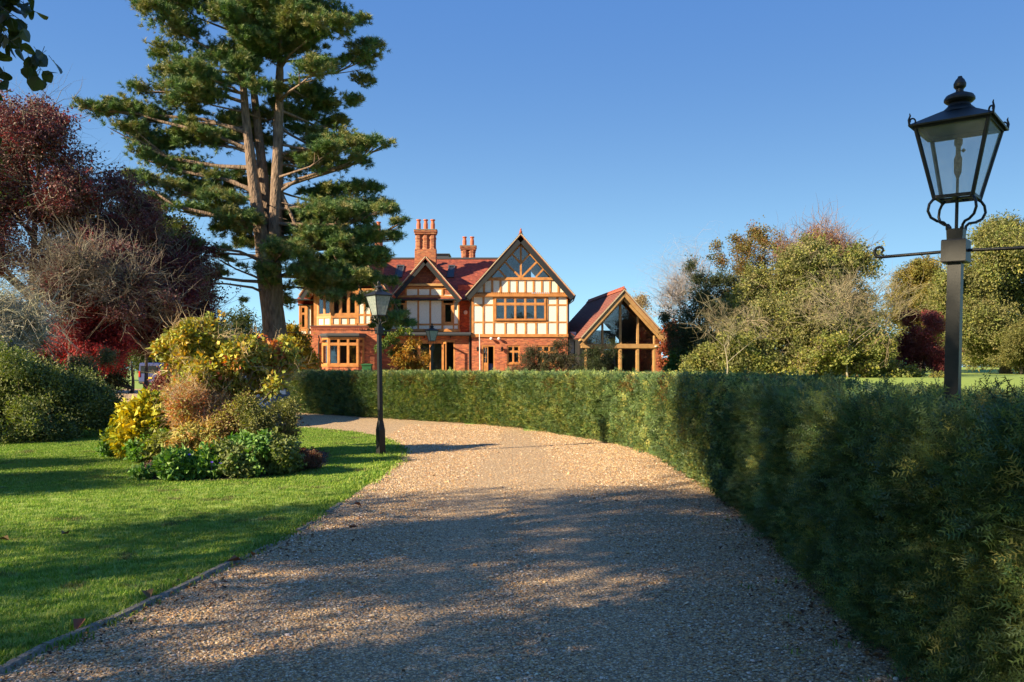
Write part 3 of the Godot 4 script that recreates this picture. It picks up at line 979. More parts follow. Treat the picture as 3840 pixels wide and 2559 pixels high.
	for x_ in range(1784, 2124, 31):
		var cx_ := (x_ - 1920.0) / 3034 * 55
		var top: float = minf(7.51, under.call(cx_))
		if top > 6.694 + 0.1:
			beam(cx_ - 0.075, 6.694, cx_ + 0.075, top, z)
		var a := cx_ + 0.075; var b := cx_ + 31.0 / 3034 * 55 - 0.075
		var ta: float = minf(7.51, under.call(a)); var tb: float = minf(7.51, under.call(b))
		if maxf(ta, tb) > 6.694 + 0.08:
			panel(PackedVector2Array([Vector2(a, 6.694), Vector2(b, 6.694), Vector2(b, maxf(tb, 6.712)), Vector2(a, maxf(ta, 6.712))]), z)
	beam(-1.632, 7.51, 2.846, 7.709, z, 0.1, "oak", 0.05)
	var gy := 7.709; var cx0 := ap.x
	var gl := -1.559; var gr := 2.755; var gt := ap.y - 0.80
	var pg := glazing_poly(PackedVector2Array([Vector2(gl, gy), Vector2(gr, gy), Vector2(cx0, gt)]), z - 0.02)
	var gw := holder("gable_window", hs, Vector3(cx0, gy, z))
	emit(pg, "pane", M.glass, gw)
	var bars := Shape.new()
	bars.bar2(Vector2(cx0, gy), Vector2(cx0, gt), 0.13, z - 0.08, z + 0.03)
	for sd in [-1.0, 1.0]:
		bars.bar2(Vector2(cx0 + sd * 0.04, gy + 1.0), Vector2(cx0 + sd * 0.62, gy + 1.62), 0.12, z - 0.08, z + 0.024)
		bars.bar2(Vector2(cx0 + sd * 0.06, gy + 0.02), Vector2(cx0 + sd * 1.16, gy + 1.14), 0.13, z - 0.08, z + 0.024)
		bars.bar2(Vector2(cx0 + sd * 1.02, gy + 0.02), Vector2(cx0 + sd * 1.58, gy + 0.62), 0.12, z - 0.08, z + 0.024)
		bars.bar2(Vector2(cx0 + sd * 2.16, gy), Vector2(cx0 + sd * 0.02, gt + 0.02), 0.16, z - 0.082, z + 0.036)
	emit(bars, "frame", M.oak, gw)
	# roof, verge and dark barge boards
	var ze := z + 0.50
	var el := Vector2(-3.144, 6.468); var er := Vector2(4.257, 6.468); var at := Vector2(0.593, 10.653)
	slope(Vector3(el.x, el.y, -66), Vector3(el.x, el.y, ze), Vector3(at.x, at.y, ze), Vector3(at.x, at.y, -66))
	slope(Vector3(er.x, er.y, ze), Vector3(er.x, er.y, -66), Vector3(at.x, at.y, -66), Vector3(at.x, at.y, ze))
	for e in [el, er]:
		barge(Vector2(e.x, e.y - 0.06), Vector2(at.x, at.y - 0.06), 0.40, ze - 0.03)
		barge(Vector2(e.x, e.y + 0.0), Vector2(at.x, at.y + 0.0), 0.055, ze + 0.02, "verge", "verge")
		# plain soffit between the board and the wall
		var s := Shape.new()
		var d: Vector2 = (at - e).normalized().orthogonal()
		if d.y > 0.0: d = -d
		s.prism(PackedVector2Array([e + d * 0.16, at + d * 0.16, at + d * 0.20, e + d * 0.20]), z - 0.05, ze - 0.085)
		emit(s, "soffit", M.dark_board, hs)
	var fin := Shape.new()
	fin.lathe(PackedVector2Array([Vector2(0.09, 0), Vector2(0.10, 0.1), Vector2(0.05, 0.16), Vector2(0.06, 0.24), Vector2(0.0, 0.34)]), Vector3(at.x, at.y + 0.02, ze - 0.1), 10)
	emit(fin, "finial", M.ridge, hs)
	ridge_tiles(Vector3(at.x, at.y + 0.02, ze - 0.2), Vector3(at.x, at.y + 0.02, -66), 0.45)
	# side walls, seen at the corners
	for e in [[x0 - 0.02, x0 + 0.24], [x1 - 0.24, x1 + 0.02]]:
		var sw := Shape.new()
		sw.box(Vector3(e[0], base, -66), Vector3(e[1], 6.476, z - 0.33))
		emit(sw, "side_wall", M.brick, hs)
	# gutters, pipes and fittings
	pipe([Vector3(er.x - 0.02, er.y - 0.05, ze), Vector3(er.x - 0.02, er.y - 0.05, -66)], 0.07, "gutter")
	pipe([Vector3(el.x + 0.02, el.y - 0.05, ze), Vector3(el.x + 0.02, el.y - 0.05, -66)], 0.07, "gutter")
	pipe([Vector3(er.x - 0.02, er.y - 0.1, ze - 0.1), Vector3(er.x - 0.1, er.y - 0.35, ze - 0.3), Vector3(x1 + 0.06, er.y - 0.6, z - 0.1), Vector3(x1 + 0.06, base, z - 0.1)])
	pipe([Vector3(el.x + 0.1, el.y - 0.12, ze - 0.2), Vector3(x0 - 0.02, el.y - 0.5, z - 0.2), Vector3(x0 - 0.1, el.y - 0.8, z - 0.2), Vector3(x0 - 0.1, base, z - 0.2)])
	for lx in [-2.32, -0.671]:
		wall_lantern(Vector3(lx, 2.815, z))
	for sx in [-1.414, -0.888]:
		var s := Shape.new()
		var pr := PackedVector2Array()
		for k in 9:
			var a := -PI / 2 + PI * k / 8
			pr.append(Vector2(cos(a) * 0.10, sin(a) * 0.10))
		s.lathe(pr, Vector3(sx, 3.54, z + 0.2), 14)
		s.box(Vector3(sx - 0.03, 3.54 - 0.03, z), Vector3(sx + 0.03, 3.54 + 0.03, z + 0.12))
		emit(s, "globe_lamp", M.white_paint, hs)


func wall_lantern(at: Vector3) -> void:
	var s := Shape.new()
	s.lathe(PackedVector2Array([Vector2(0.03, -0.14), Vector2(0.07, -0.10), Vector2(0.085, 0.08), Vector2(0.11, 0.10), Vector2(0.02, 0.19)]), at + Vector3(0, 0, 0.14), 6, 0.0, true)
	s.box(at + Vector3(-0.025, 0.02, 0), at + Vector3(0.025, 0.07, 0.14))
	emit(s, "wall_lantern", M.black_iron, hs)


func middle_front() -> void:
	var z := -56.2
	# small gable over the middle
	var ap := Vector2(-5.956, 9.242); var el := Vector2(-8.466, 6.31); var er := Vector2(-3.445, 6.31)
	var ze := z + 0.6
	slope(Vector3(el.x, el.y, -60), Vector3(el.x, el.y, ze), Vector3(ap.x, ap.y, ze), Vector3(ap.x, ap.y, -60))
	slope(Vector3(er.x, er.y, ze), Vector3(er.x, er.y, -60), Vector3(ap.x, ap.y, -60), Vector3(ap.x, ap.y, ze))
	for e in [el, er]:
		barge(Vector2(e.x, e.y - 0.05), Vector2(ap.x, ap.y - 0.05), 0.34, ze - 0.03)
		barge(Vector2(e.x, e.y + 0.03), Vector2(ap.x, ap.y + 0.03), 0.055, ze + 0.02, "verge", "verge")
		brace(Vector2(e.x + signf(ap.x - e.x) * 0.45, e.y - 0.75), Vector2(e.x + signf(ap.x - e.x) * 0.35, e.y + 0.2), 0.14, ze - 0.35, "dark_board")
	ridge_tiles(Vector3(ap.x, ap.y + 0.02, ze - 0.1), Vector3(ap.x, ap.y + 0.02, -60), 0.45)
	# tile-hung triangle, laid as lapped courses
	var ty := 7.398
	var rows := 16
	var th := Shape.new()
	var half := (ap.y - 0.3 - ty) / 1.17
	for k in rows:
		var f0 := float(k) / rows; var f1 := float(k + 1) / rows
		var w0 := half * (1.0 - f0); var w1 := half * (1.0 - f1)
		var y0 := ty + (ap.y - 0.3 - ty) * f0; var y1 := ty + (ap.y - 0.3 - ty) * f1
		th.quad(Vector3(ap.x - w0, y0, z + 0.07), Vector3(ap.x + w0, y0, z + 0.07), Vector3(ap.x + w1, y1, z + 0.03), Vector3(ap.x - w1, y1, z + 0.03))
		th.quad(Vector3(ap.x - w0, y0, z), Vector3(ap.x + w0, y0, z), Vector3(ap.x + w0, y0, z + 0.07), Vector3(ap.x - w0, y0, z + 0.07))
	emit(th, "tile_hanging", M.hung_tile, hs)
	var bk := Shape.new()
	bk.prism(PackedVector2Array([Vector2(ap.x - 2.6, 6.398), Vector2(ap.x + 2.6, 6.398), Vector2(ap.x, ap.y - 0.22)]), z - 0.2, z - 0.02)
	emit(bk, "gable_wall", M.brick, hs)
	beam(-7.558, 7.231, -4.501, 7.398, z, 0.06, "pale_oak", 0.14)
	var x0 := -8.502; var x1 := -3.649
	# timbers: upper row, curved tie, lower row, foot
	beam(-7.78, 7.027, -4.26, 7.176, z)
	var cur := Shape.new()
	var cp := PackedVector2Array()
	for k in 13:
		var f := k / 12.0
		cp.append(Vector2(lerpf(x0, x1, f), 6.268 + 0.09 * sin(PI * f)))
	for k in range(12, -1, -1):
		var f := k / 12.0
		cp.append(Vector2(lerpf(x0, x1, f), 6.398 + 0.13 + 0.10 * sin(PI * f)))
	cur.prism(cp, z - 0.06, z + 0.05)
	emit(cur, "beam", M.oak, hs)
	var posts := [1461, 1469, 1519, 1526, 1565, 1572, 1610, 1617, 1655, 1663, 1698, 1703, 1717, 1723]
	for k in range(0, posts.size(), 2):
		var a: float = (posts[k] - 1920.0) / 3034 * 56.2; var b: float = (posts[k + 1] - 1920.0) / 3034 * 56.2
		beam(a, 4.138, b, 6.249, z)
		if k > 0 and k < 10:
			beam(a, 6.509, b, 7.027, z)
		if k < posts.size() - 2:
			var p0: float = b; var p1: float = (posts[k + 2] - 1920.0) / 3034 * 56.2
			panel(rect(p0, 4.267, p1, 4.508), z)
			if k != 0 and k != 8:
				panel(rect(p0, 4.638, p1, 6.249), z)
			var cut := ap.y - 0.45 - 1.17 * maxf(absf(p0 - ap.x), absf(p1 - ap.x))
			panel(rect(p0, 6.435, p1, minf(7.027, maxf(cut, 6.546))), z)
	beam(x0, 4.508, x1, 4.638, z, 0.06, "oak", -0.004)
	beam(x0 - 0.05, 4.064, x1 + 0.05, 4.267, z, 0.1, "oak", 0.04)
	window(-8.354, 4.638, -7.428, 6.064, z - 0.01, 1, 0.0, 0.09)
	window(-4.761, 4.638, -4.112, 6.064, z - 0.01, 1, 0.0, 0.09)
	var lin_ := Shape.new()
	lin_.box(Vector3(x0, 3.952, z - 0.22), Vector3(x1, 4.267, z - 0.07))
	emit(lin_, "wall", M.brick, hs)
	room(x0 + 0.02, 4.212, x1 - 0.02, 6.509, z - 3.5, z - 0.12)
	# recessed brick corner beside the wing, with an alarm box
	wall(-3.814, 0.9, -2.724, 7.4, -56.9, 0.3, [])
	var al := Shape.new()
	al.xf = Transform3D(Basis(Vector3.RIGHT, PI / 2), Vector3(-3.263, 5.463, -56.88))
	al.lathe(PackedVector2Array([Vector2(0.15, 0.0), Vector2(0.15, 0.06), Vector2(0.12, 0.09), Vector2(0.0, 0.10)]), Vector3.ZERO, 18)
	emit(al, "alarm_box", M.white_paint, hs)
	# flat lead roof of the ground floor, brick and folding glazed doors
	var zf := -55.2
	var roof := Shape.new()
	roof.bevel_box(Vector3(-9.157, 3.785, -56.9), Vector3(-2.745, 3.966, -54.75), 0.04)
	emit(roof, "flat_roof", M.lead, hs)
	var gut := Shape.new()
	gut.bevel_box(Vector3(-9.141, 3.727, -54.85), Vector3(-2.776, 3.836, -54.66), 0.03)
	emit(gut, "gutter", M.dark_board, hs)
	var hx0 := -8.042; var hx1 := -3.893; var ht := 3.438
	wall(-9.37, 0.9, -2.802, 3.82, zf, 0.3, [[hx0, 0.9, hx1, ht]])
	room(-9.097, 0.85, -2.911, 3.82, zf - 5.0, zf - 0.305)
	var bd := holder("folding_doors", hs, Vector3((hx0 + hx1) / 2, 0.9, zf))
	var s := Shape.new()
	s.box(Vector3(hx0, ht - 0.12, zf - 0.16), Vector3(hx1, ht, zf + 0.01))
	s.box(Vector3(hx0, 0.9, zf - 0.16), Vector3(hx0 + 0.1, ht - 0.12, zf + 0.005)); s.box(Vector3(hx1 - 0.1, 0.9, zf - 0.16), Vector3(hx1, ht - 0.12, zf + 0.005))
	emit(s, "frame", M.oak, bd)
	var stiles := [1484, 1526, 1571, 1615, 1661]
	for k in 4:
		var a: float = (stiles[k] - 1920.0) / 3034 * 55.2; var b: float = (stiles[k + 1] - 1920.0) / 3034 * 55.2
		s = Shape.new()
		s.box(Vector3(a, 0.95, zf - 0.12), Vector3(a + 0.09, ht - 0.12, zf - 0.03)); s.box(Vector3(b - 0.09, 0.95, zf - 0.12), Vector3(b, ht - 0.12, zf - 0.03))
		s.box(Vector3(a + 0.09, 0.95, zf - 0.12), Vector3(b - 0.09, 1.15, zf - 0.03)); s.box(Vector3(a + 0.09, ht - 0.22, zf - 0.12), Vector3(b - 0.09, ht - 0.12, zf - 0.03))
		emit(s, "leaf", M.oak, bd)
		emit(glazing(a + 0.09, 1.15, b - 0.09, ht - 0.22, zf - 0.06), "pane", M.glass, bd)
	# the last leaf, folded open towards the garden
	s = Shape.new()
	s.xf = Transform3D(Basis(Vector3.UP, -1.25), Vector3(-4.676, 0, zf))
	s.box(Vector3(0, 0.95, -0.03), Vector3(0.09, ht - 0.12, 0.03)); s.box(Vector3(0.69, 0.95, -0.03), Vector3(0.78, ht - 0.12, 0.03)); s.box(Vector3(0.09, 0.95, -0.03), Vector3(0.69, 1.15, 0.03)); s.box(Vector3(0.09, ht - 0.24, -0.03), Vector3(0.69, ht - 0.12, 0.03))
	emit(s, "open_leaf", M.oak, bd)
	pipe([Vector3(-2.885, 3.727, -54.8), Vector3(-2.895, 3.609, -55.12), Vector3(-2.895, 0.9, -55.12)])
	# lean-on pier that throws the slanting shade on the brick
	for px in [-5.968, -4.185]:
		var w := Shape.new()
		w.box(Vector3(px - 0.03, 3.583, zf), Vector3(px + 0.03, 3.583 + 0.14, zf + 0.13))
		emit(w, "spot_lamp", M.black_iron, hs)


func bay_front() -> void:
	var z := -53.8
	var x0 := -13.37; var x1 := -8.99; var top := 4.366
	var wx0 := -12.643; var wx1 := -9.824
	var wy0 := 1.724; var wy1 := 3.568
	wall(x0, 0.9, x1, top - 0.12, z, 0.3, [[wx0 + 0.25, wy0 - 0.02, wx1 - 0.25, wy1]])
	var cop := Shape.new()
	cop.bevel_box(Vector3(x0 - 0.05, top - 0.12, -56.4), Vector3(x1 + 0.05, top - 0.05, z + 0.05), 0.02)
	emit(cop, "coping", M.ridge, hs)
	cop = Shape.new()
	cop.bevel_box(Vector3(x0 - 0.08, top - 0.048, -56.4), Vector3(x1 + 0.08, top + 0.01, z + 0.08), 0.02)
	emit(cop, "coping", M.lead, hs)
	var band := Shape.new()                       # string course of moulded brick
	for k in 28:
		var xx := lerpf(x0 + 0.08, x1 - 0.08, k / 27.0)
		band.box(Vector3(xx - 0.045, top - 0.28, z - 0.02), Vector3(xx + 0.045, top - 0.17, z + 0.035))
	emit(band, "string_course", M.brick, hs)
	for e in [x0, x1 - 0.3]:
		var sw := Shape.new()
		sw.box(Vector3(e, 0.9, -58), Vector3(e + 0.3, top - 0.125, z - 0.305))
		emit(sw, "side_wall", M.brick, hs)
	room(x0 + 0.3, 0.85, x1 - 0.3, top - 0.13, -57.5, z - 0.31)
	# ground-floor bay window: canted sides, brick apron, lead roll roof
	var fx0 := -12.069; var fx1 := -10.084; var zf := -53.15
	var ty := lerpf(wy0, wy1, 0.76)
	window(fx0, wy0, fx1, wy1, zf, 3, ty, 0.11)
	var run := Vector2(fx0 - wx0, zf - z).length()
	var xl := Transform3D(Basis(Vector3.UP, -atan2(zf - z, fx0 - wx0)), Vector3(wx0, 0, z + 0.01))
	window(0.02, wy0, run - 0.01, wy1, 0.0, 1, ty, 0.11, "oak", xl.rotated_local(Vector3.UP, 0.0))
	var xr := Transform3D(Basis(Vector3.UP, atan2(zf - z, wx1 - fx1)), Vector3(fx1, 0, zf + 0.01))
	window(0.01, wy0, Vector2(wx1 - fx1, zf - z).length() - 0.02, wy1, 0.0, 1, ty, 0.11, "oak", xr)
	var ap := Shape.new()
	ap.xf = Transform3D(Basis(Vector3.RIGHT, Vector3(0, 0, -1), Vector3.UP), Vector3(0, 0.9, 0))
	var foot := PackedVector2Array([Vector2(wx0, -z), Vector2(wx1, -z), Vector2(fx1, -zf), Vector2(fx0, -zf)])
	var lay := Shape.new()                                     # apron, sill and roof share the canted plan
	var fp := [Vector2(wx0 - 0.02, z - 0.02), Vector2(fx0, zf + 0.05), Vector2(fx1, zf + 0.05), Vector2(wx1 + 0.02, z - 0.02)]
	plan_block(lay, fp, 0.9, wy0 - 0.09)
	emit(lay, "apron", M.brick, hs)
	lay = Shape.new()
	plan_block(lay, grow_plan(fp, 0.05), wy0 - 0.09, wy0 - 0.003)
	emit(lay, "sill", M.oak, hs)
	lay = Shape.new()
	plan_block(lay, grow_plan(fp, 0.08), wy1 + 0.004, wy1 + 0.10)
	plan_block(lay, grow_plan(fp, 0.16), wy1 + 0.10, wy1 + 0.20)
	plan_block(lay, grow_plan(fp, 0.10), wy1 + 0.20, wy1 + 0.27)
	emit(lay, "bay_roof", M.lead, hs)
	pipe([Vector3(wx0 - 0.05, wy1 + 0.1, zf + 0.1), Vector3(wx0 - 0.12, wy1 - 0.12, z + 0.2), Vector3(wx0 - 0.2, wy1 - 0.35, z + 0.06), Vector3(wx0 - 0.2, 0.9, z + 0.06)])
	# first-floor bay: canted timber front with tall lights, under its own gable
	var zb := -54.9
	var bx0 := -13.227; var bx1 := -10.35; var by := top; var sill := 5.056; var bt := 6.757
	var gx0 := -12.116; var zg := -54.25
	beam(gx0, by, bx1, by + 0.12, zg, 0.1); beam(gx0, sill - 0.16, bx1, sill, zg, 0.1, "oak", 0.03)
	for k in 4:
		var px := lerpf(gx0 + 0.05, bx1 - 0.1, k / 3.0)
		beam(px - 0.09, by + 0.12, px + 0.09, sill - 0.16, zg)
		if k < 3:
			panel(rect(px + 0.09, by + 0.12, lerpf(gx0 + 0.05, bx1 - 0.1, (k + 1) / 3.0) - 0.09, sill - 0.16), zg)
	window(gx0, sill, bx1, bt, zg + 0.01, 3, 0.0, 0.15)
	var bl := Transform3D(Basis(Vector3.UP, -atan2(zg - zb, gx0 - bx0)), Vector3(bx0, 0, zb))
	var blen := Vector2(gx0 - bx0, zg - zb).length()
	window(0.02, sill, blen, bt, 0.0, 2, 0.0, 0.12, "oak", bl)
	var cant := Shape.new()
	cant.xf = bl
	cant.box(Vector3(0.0, by, -0.08), Vector3(blen, by + 0.12, 0.04)); cant.box(Vector3(0.0, sill - 0.16, -0.08), Vector3(blen, sill - 0.004, 0.05)); cant.box(Vector3(0.0, by + 0.12, -0.08), Vector3(0.14, sill - 0.16, 0.035)); cant.box(Vector3(blen * 0.5 - 0.06, by + 0.12, -0.08), Vector3(blen * 0.5 + 0.06, sill - 0.16, 0.035)); cant.box(Vector3(blen - 0.14, by + 0.12, -0.08), Vector3(blen, sill - 0.16, 0.035))
	emit(cant, "beam", M.pale_oak, hs)
	cant = Shape.new()
	cant.xf = bl
	cant.box(Vector3(0.14, by + 0.12, -0.10), Vector3(blen * 0.5 - 0.06, sill - 0.16, 0.0)); cant.box(Vector3(blen * 0.5 + 0.06, by + 0.12, -0.10), Vector3(blen - 0.14, sill - 0.16, 0.0))
	emit(cant, "plaster_panel", M.render, hs)
	for e in [[bx1 - 0.12, bx1, zg - 0.1], [-13.463, bx0 + 0.02, zb - 0.02]]:
		var sd := Shape.new()
		sd.box(Vector3(e[0], by, -56.3), Vector3(e[1], bt, e[2]))
		emit(sd, "side_wall", M.oak, hs)
	room(bx0 + 0.1, by - 0.1, bx1 - 0.13, bt + 0.1, -58, zb - 0.1)
	var ga := Vector2(-11.124, 10.383); var gl := Vector2(-14.045, 6.335); var gr := Vector2(-7.991, 6.405)
	var gz := -53.2
	slope(Vector3(gl.x, gl.y, -60), Vector3(gl.x, gl.y, gz), Vector3(ga.x, ga.y, gz), Vector3(ga.x, ga.y, -60))
	slope(Vector3(gr.x, gr.y, gz), Vector3(gr.x, gr.y, -60), Vector3(ga.x, ga.y, -60), Vector3(ga.x, ga.y, gz))
	for e in [gl, gr]:
		barge(Vector2(e.x, e.y - 0.09), Vector2(ga.x, ga.y - 0.09), 0.34, gz - 0.03)
		barge(Vector2(e.x, e.y + 0.03), Vector2(ga.x, ga.y + 0.03), 0.055, gz + 0.02, "verge", "verge")
	var gw := Shape.new()
	gw.prism(PackedVector2Array([Vector2(gl.x + 0.3, bt + 0.004), Vector2(gr.x - 0.3, bt + 0.004), Vector2(gr.x - 0.3, gr.y - 0.1), Vector2(ga.x, ga.y - 0.3), Vector2(gl.x + 0.3, gl.y - 0.1)]), -54.5, -54.2)
	emit(gw, "gable_wall", M.hung_tile, hs)
	# the timbered wall right of the bay, its return and the recess beside it
	var zw := -53.95
	var mx0 := -10.256; var mx1 := -8.965
	for k in 4:
		var a := lerpf(mx0, mx1, k / 3.0)
		beam(a - 0.07, top + 0.15, a + 0.07, 6.71, zw)
		if k < 3:
			var b := lerpf(mx0, mx1, (k + 1) / 3.0)
			panel(rect(a + 0.07, top + 0.15, b - 0.07, 5.025), zw); panel(rect(a + 0.07, 5.168, b - 0.07, 6.71), zw)
	beam(mx0, top + 0.01, mx1 + 0.07, top + 0.15, zw, 0.1, "oak", -0.004); beam(mx0, 5.025, mx1, 5.168, zw, 0.06, "oak", -0.004)
	beam(mx0, 6.71, mx1 + 0.07, 6.854, zw, 0.1)
	var rt := Shape.new()
	rt.box(Vector3(mx1 - 0.1, top + 0.02, -56.9), Vector3(mx1 + 0.06, 7.4, zw - 0.11))
	emit(rt, "side_wall", M.brick, hs)
	rt = Shape.new()
	rt.box(Vector3(mx1 + 0.06, 4.0, -56.9), Vector3(-8.499, 7.4, -56.6))
	emit(rt, "recess_wall", M.brick, hs)
	# set-back end at the left
	var zl := -58.0
	var ex0 := -15.293; var ex1 := -14.032
	wall(ex0, 0.9, ex1, 3.913, zl, 0.3, [])
	beam(ex0, 3.798, ex1, 3.99, zl, 0.1); beam(ex0, 4.219, ex1, 4.372, zl)
	for x_ in [1121, 1148, 1166]:
		beam((x_ - 1920.0) / 3034 * 58, 3.99, (x_ + 6 - 1920.0) / 3034 * 58, 6.131, zl, 0.06, "oak", 0.004)
	panel(rect(-15.16, 3.99, -14.758, 4.219), zl)
	panel(rect(-14.643, 3.99, -14.414, 6.131), zl)
	window(-15.16, 4.372, -14.758, 5.978, zl, 1, 5.442, 0.08)
	beam(-15.16, 5.978, -14.758, 6.131, zl)
	room(ex0 + 0.02, 4.028, ex1, 6.131, zl - 3, zl - 0.12)
	pipe([Vector3(-14.858, 6.092, -57.4), Vector3(-14.517, 5.925, -57.9), Vector3(-14.523, 0.9, -57.9)])


func plan_block(s: Shape, p: Array, y0: float, y1: float) -> void:      # a block with the given plan, whose last side lies against the wall
	for k in p.size() - 1:
		var a: Vector2 = p[k]; var b: Vector2 = p[k + 1]
		s.quad(Vector3(a.x, y0, a.y), Vector3(b.x, y0, b.y), Vector3(b.x, y1, b.y), Vector3(a.x, y1, a.y))
	for k in range(1, p.size() - 1):
		var a: Vector2 = p[0]; var b: Vector2 = p[k]; var d: Vector2 = p[k + 1]
		s.tri(Vector3(a.x, y1, a.y), Vector3(b.x, y1, b.y), Vector3(d.x, y1, d.y))
		s.tri(Vector3(a.x, y0, a.y), Vector3(d.x, y0, d.y), Vector3(b.x, y0, b.y))


func grow_plan(p: Array, g: float) -> Array:
	return [p[0] + Vector2(-g, 0), p[1] + Vector2(-g * 0.5, g), p[2] + Vector2(g * 0.5, g), p[3] + Vector2(g, 0)]


func main_roof() -> void:
	var rz := -60.5; var ry := 9.676
	var ez := -56.0; var ey := 6.307
	var lx := -15.124; var rx := 1.384
	slope(Vector3(lx + 0.2, ey, ez), Vector3(rx, ey, ez), Vector3(rx, ry, rz), Vector3(-13.121, ry, rz))
	slope(Vector3(rx, ey, -65), Vector3(lx + 0.2, ey, -65), Vector3(-13.121, ry, rz), Vector3(rx, ry, rz))
	slope(Vector3(lx + 0.2, ey - 0.2, -65), Vector3(lx + 0.2, ey - 0.2, ez), Vector3(-13.121, ry, rz), Vector3(-13.121 - 0.02, ry, rz))
	slope(Vector3(-15.173, 6.046, -57.3), Vector3(-13.622, 6.046, -57.3), Vector3(-14.239, 8.067, -60), Vector3(-15.227, 8.067, -60))
	pipe([Vector3(-15.147, 6.019, -57.25), Vector3(-13.862, 6.019, -57.25)], 0.07, "gutter")
	pipe([Vector3(lx, ey - 0.03, ez + 0.06), Vector3(-2.769, ey - 0.03, ez + 0.06)], 0.07, "gutter")
	var rd := Shape.new()
	rd.bevel_box(Vector3(-13.121, ry - 0.03, rz - 0.12), Vector3(rx, ry + 0.13, rz + 0.1), 0.04)
	emit(rd, "ridge", M.lead, hs)
	var bx := Shape.new()
	bx.box(Vector3(-5.98, 9.947, -64), Vector3(-4.921, 10.321, -62.5))
	bx.box(Vector3(-6.006, 10.321, -64.2), Vector3(-4.813, 10.383, -62.4))
	emit(bx, "roof_tank_box", M.lead, hs)
	# two roof windows
	for wn in [[1482, 1511], [1678, 1704]]:
		var a: float = (wn[0] - 1920.0) / 3034 * 58.7; var b: float = (wn[1] - 1920.0) / 3034 * 58.7
		var y0 := 8.007; var y1 := 9.059
		var at := func(x: float, y: float, o: float) -> Vector3:
			var f := (y - ey) / (ry - ey)
			return Vector3(x, y, lerpf(ez, rz, f)) + Vector3(0, 0.81, 0.58) * o
		var w := holder("roof_window", hs, at.call((a + b) / 2, (y0 + y1) / 2, 0.05))
		var s := Shape.new()
		var e := 0.09
		for q in [[a, y0, b, y0 + e], [a, y1 - e, b, y1], [a, y0 + e, a + e, y1 - e], [b - e, y0 + e, b, y1 - e]]:
			var p0: Vector3 = at.call(q[0], q[1], 0.12); var p1: Vector3 = at.call(q[2], q[1], 0.12); var p2: Vector3 = at.call(q[2], q[3], 0.12); var p3: Vector3 = at.call(q[0], q[3], 0.12)
			s.quad(p0, p1, p2, p3)
			var dn := Vector3(0, 0.81, 0.58) * -0.14
			s.quad(p0 + dn, p1 + dn, p1, p0); s.quad(p1 + dn, p2 + dn, p2, p1); s.quad(p2 + dn, p3 + dn, p3, p2); s.quad(p3 + dn, p0 + dn, p0, p3)
		emit(s, "frame", M.slate, w)
		s = Shape.new()
		s.quad(at.call(a + e, y0 + e, 0.07), at.call(b - e, y0 + e, 0.07), at.call(b - e, y1 - e, 0.07), at.call(a + e, y1 - e, 0.07))
		emit(s, "pane", M.dark_glass, w)
	chimney(-6.948, -5.354, -57.4, 8.0, 9.991, 11.377, 3, 0.76)
	chimney(-3.964, -2.738, -61.8, 8.5, 9.876, 10.898, 2, 0.72)
	chimney(-9.855, -9.135, -57.3, 6.3, 10.071, 11.247, 1, 0.7)


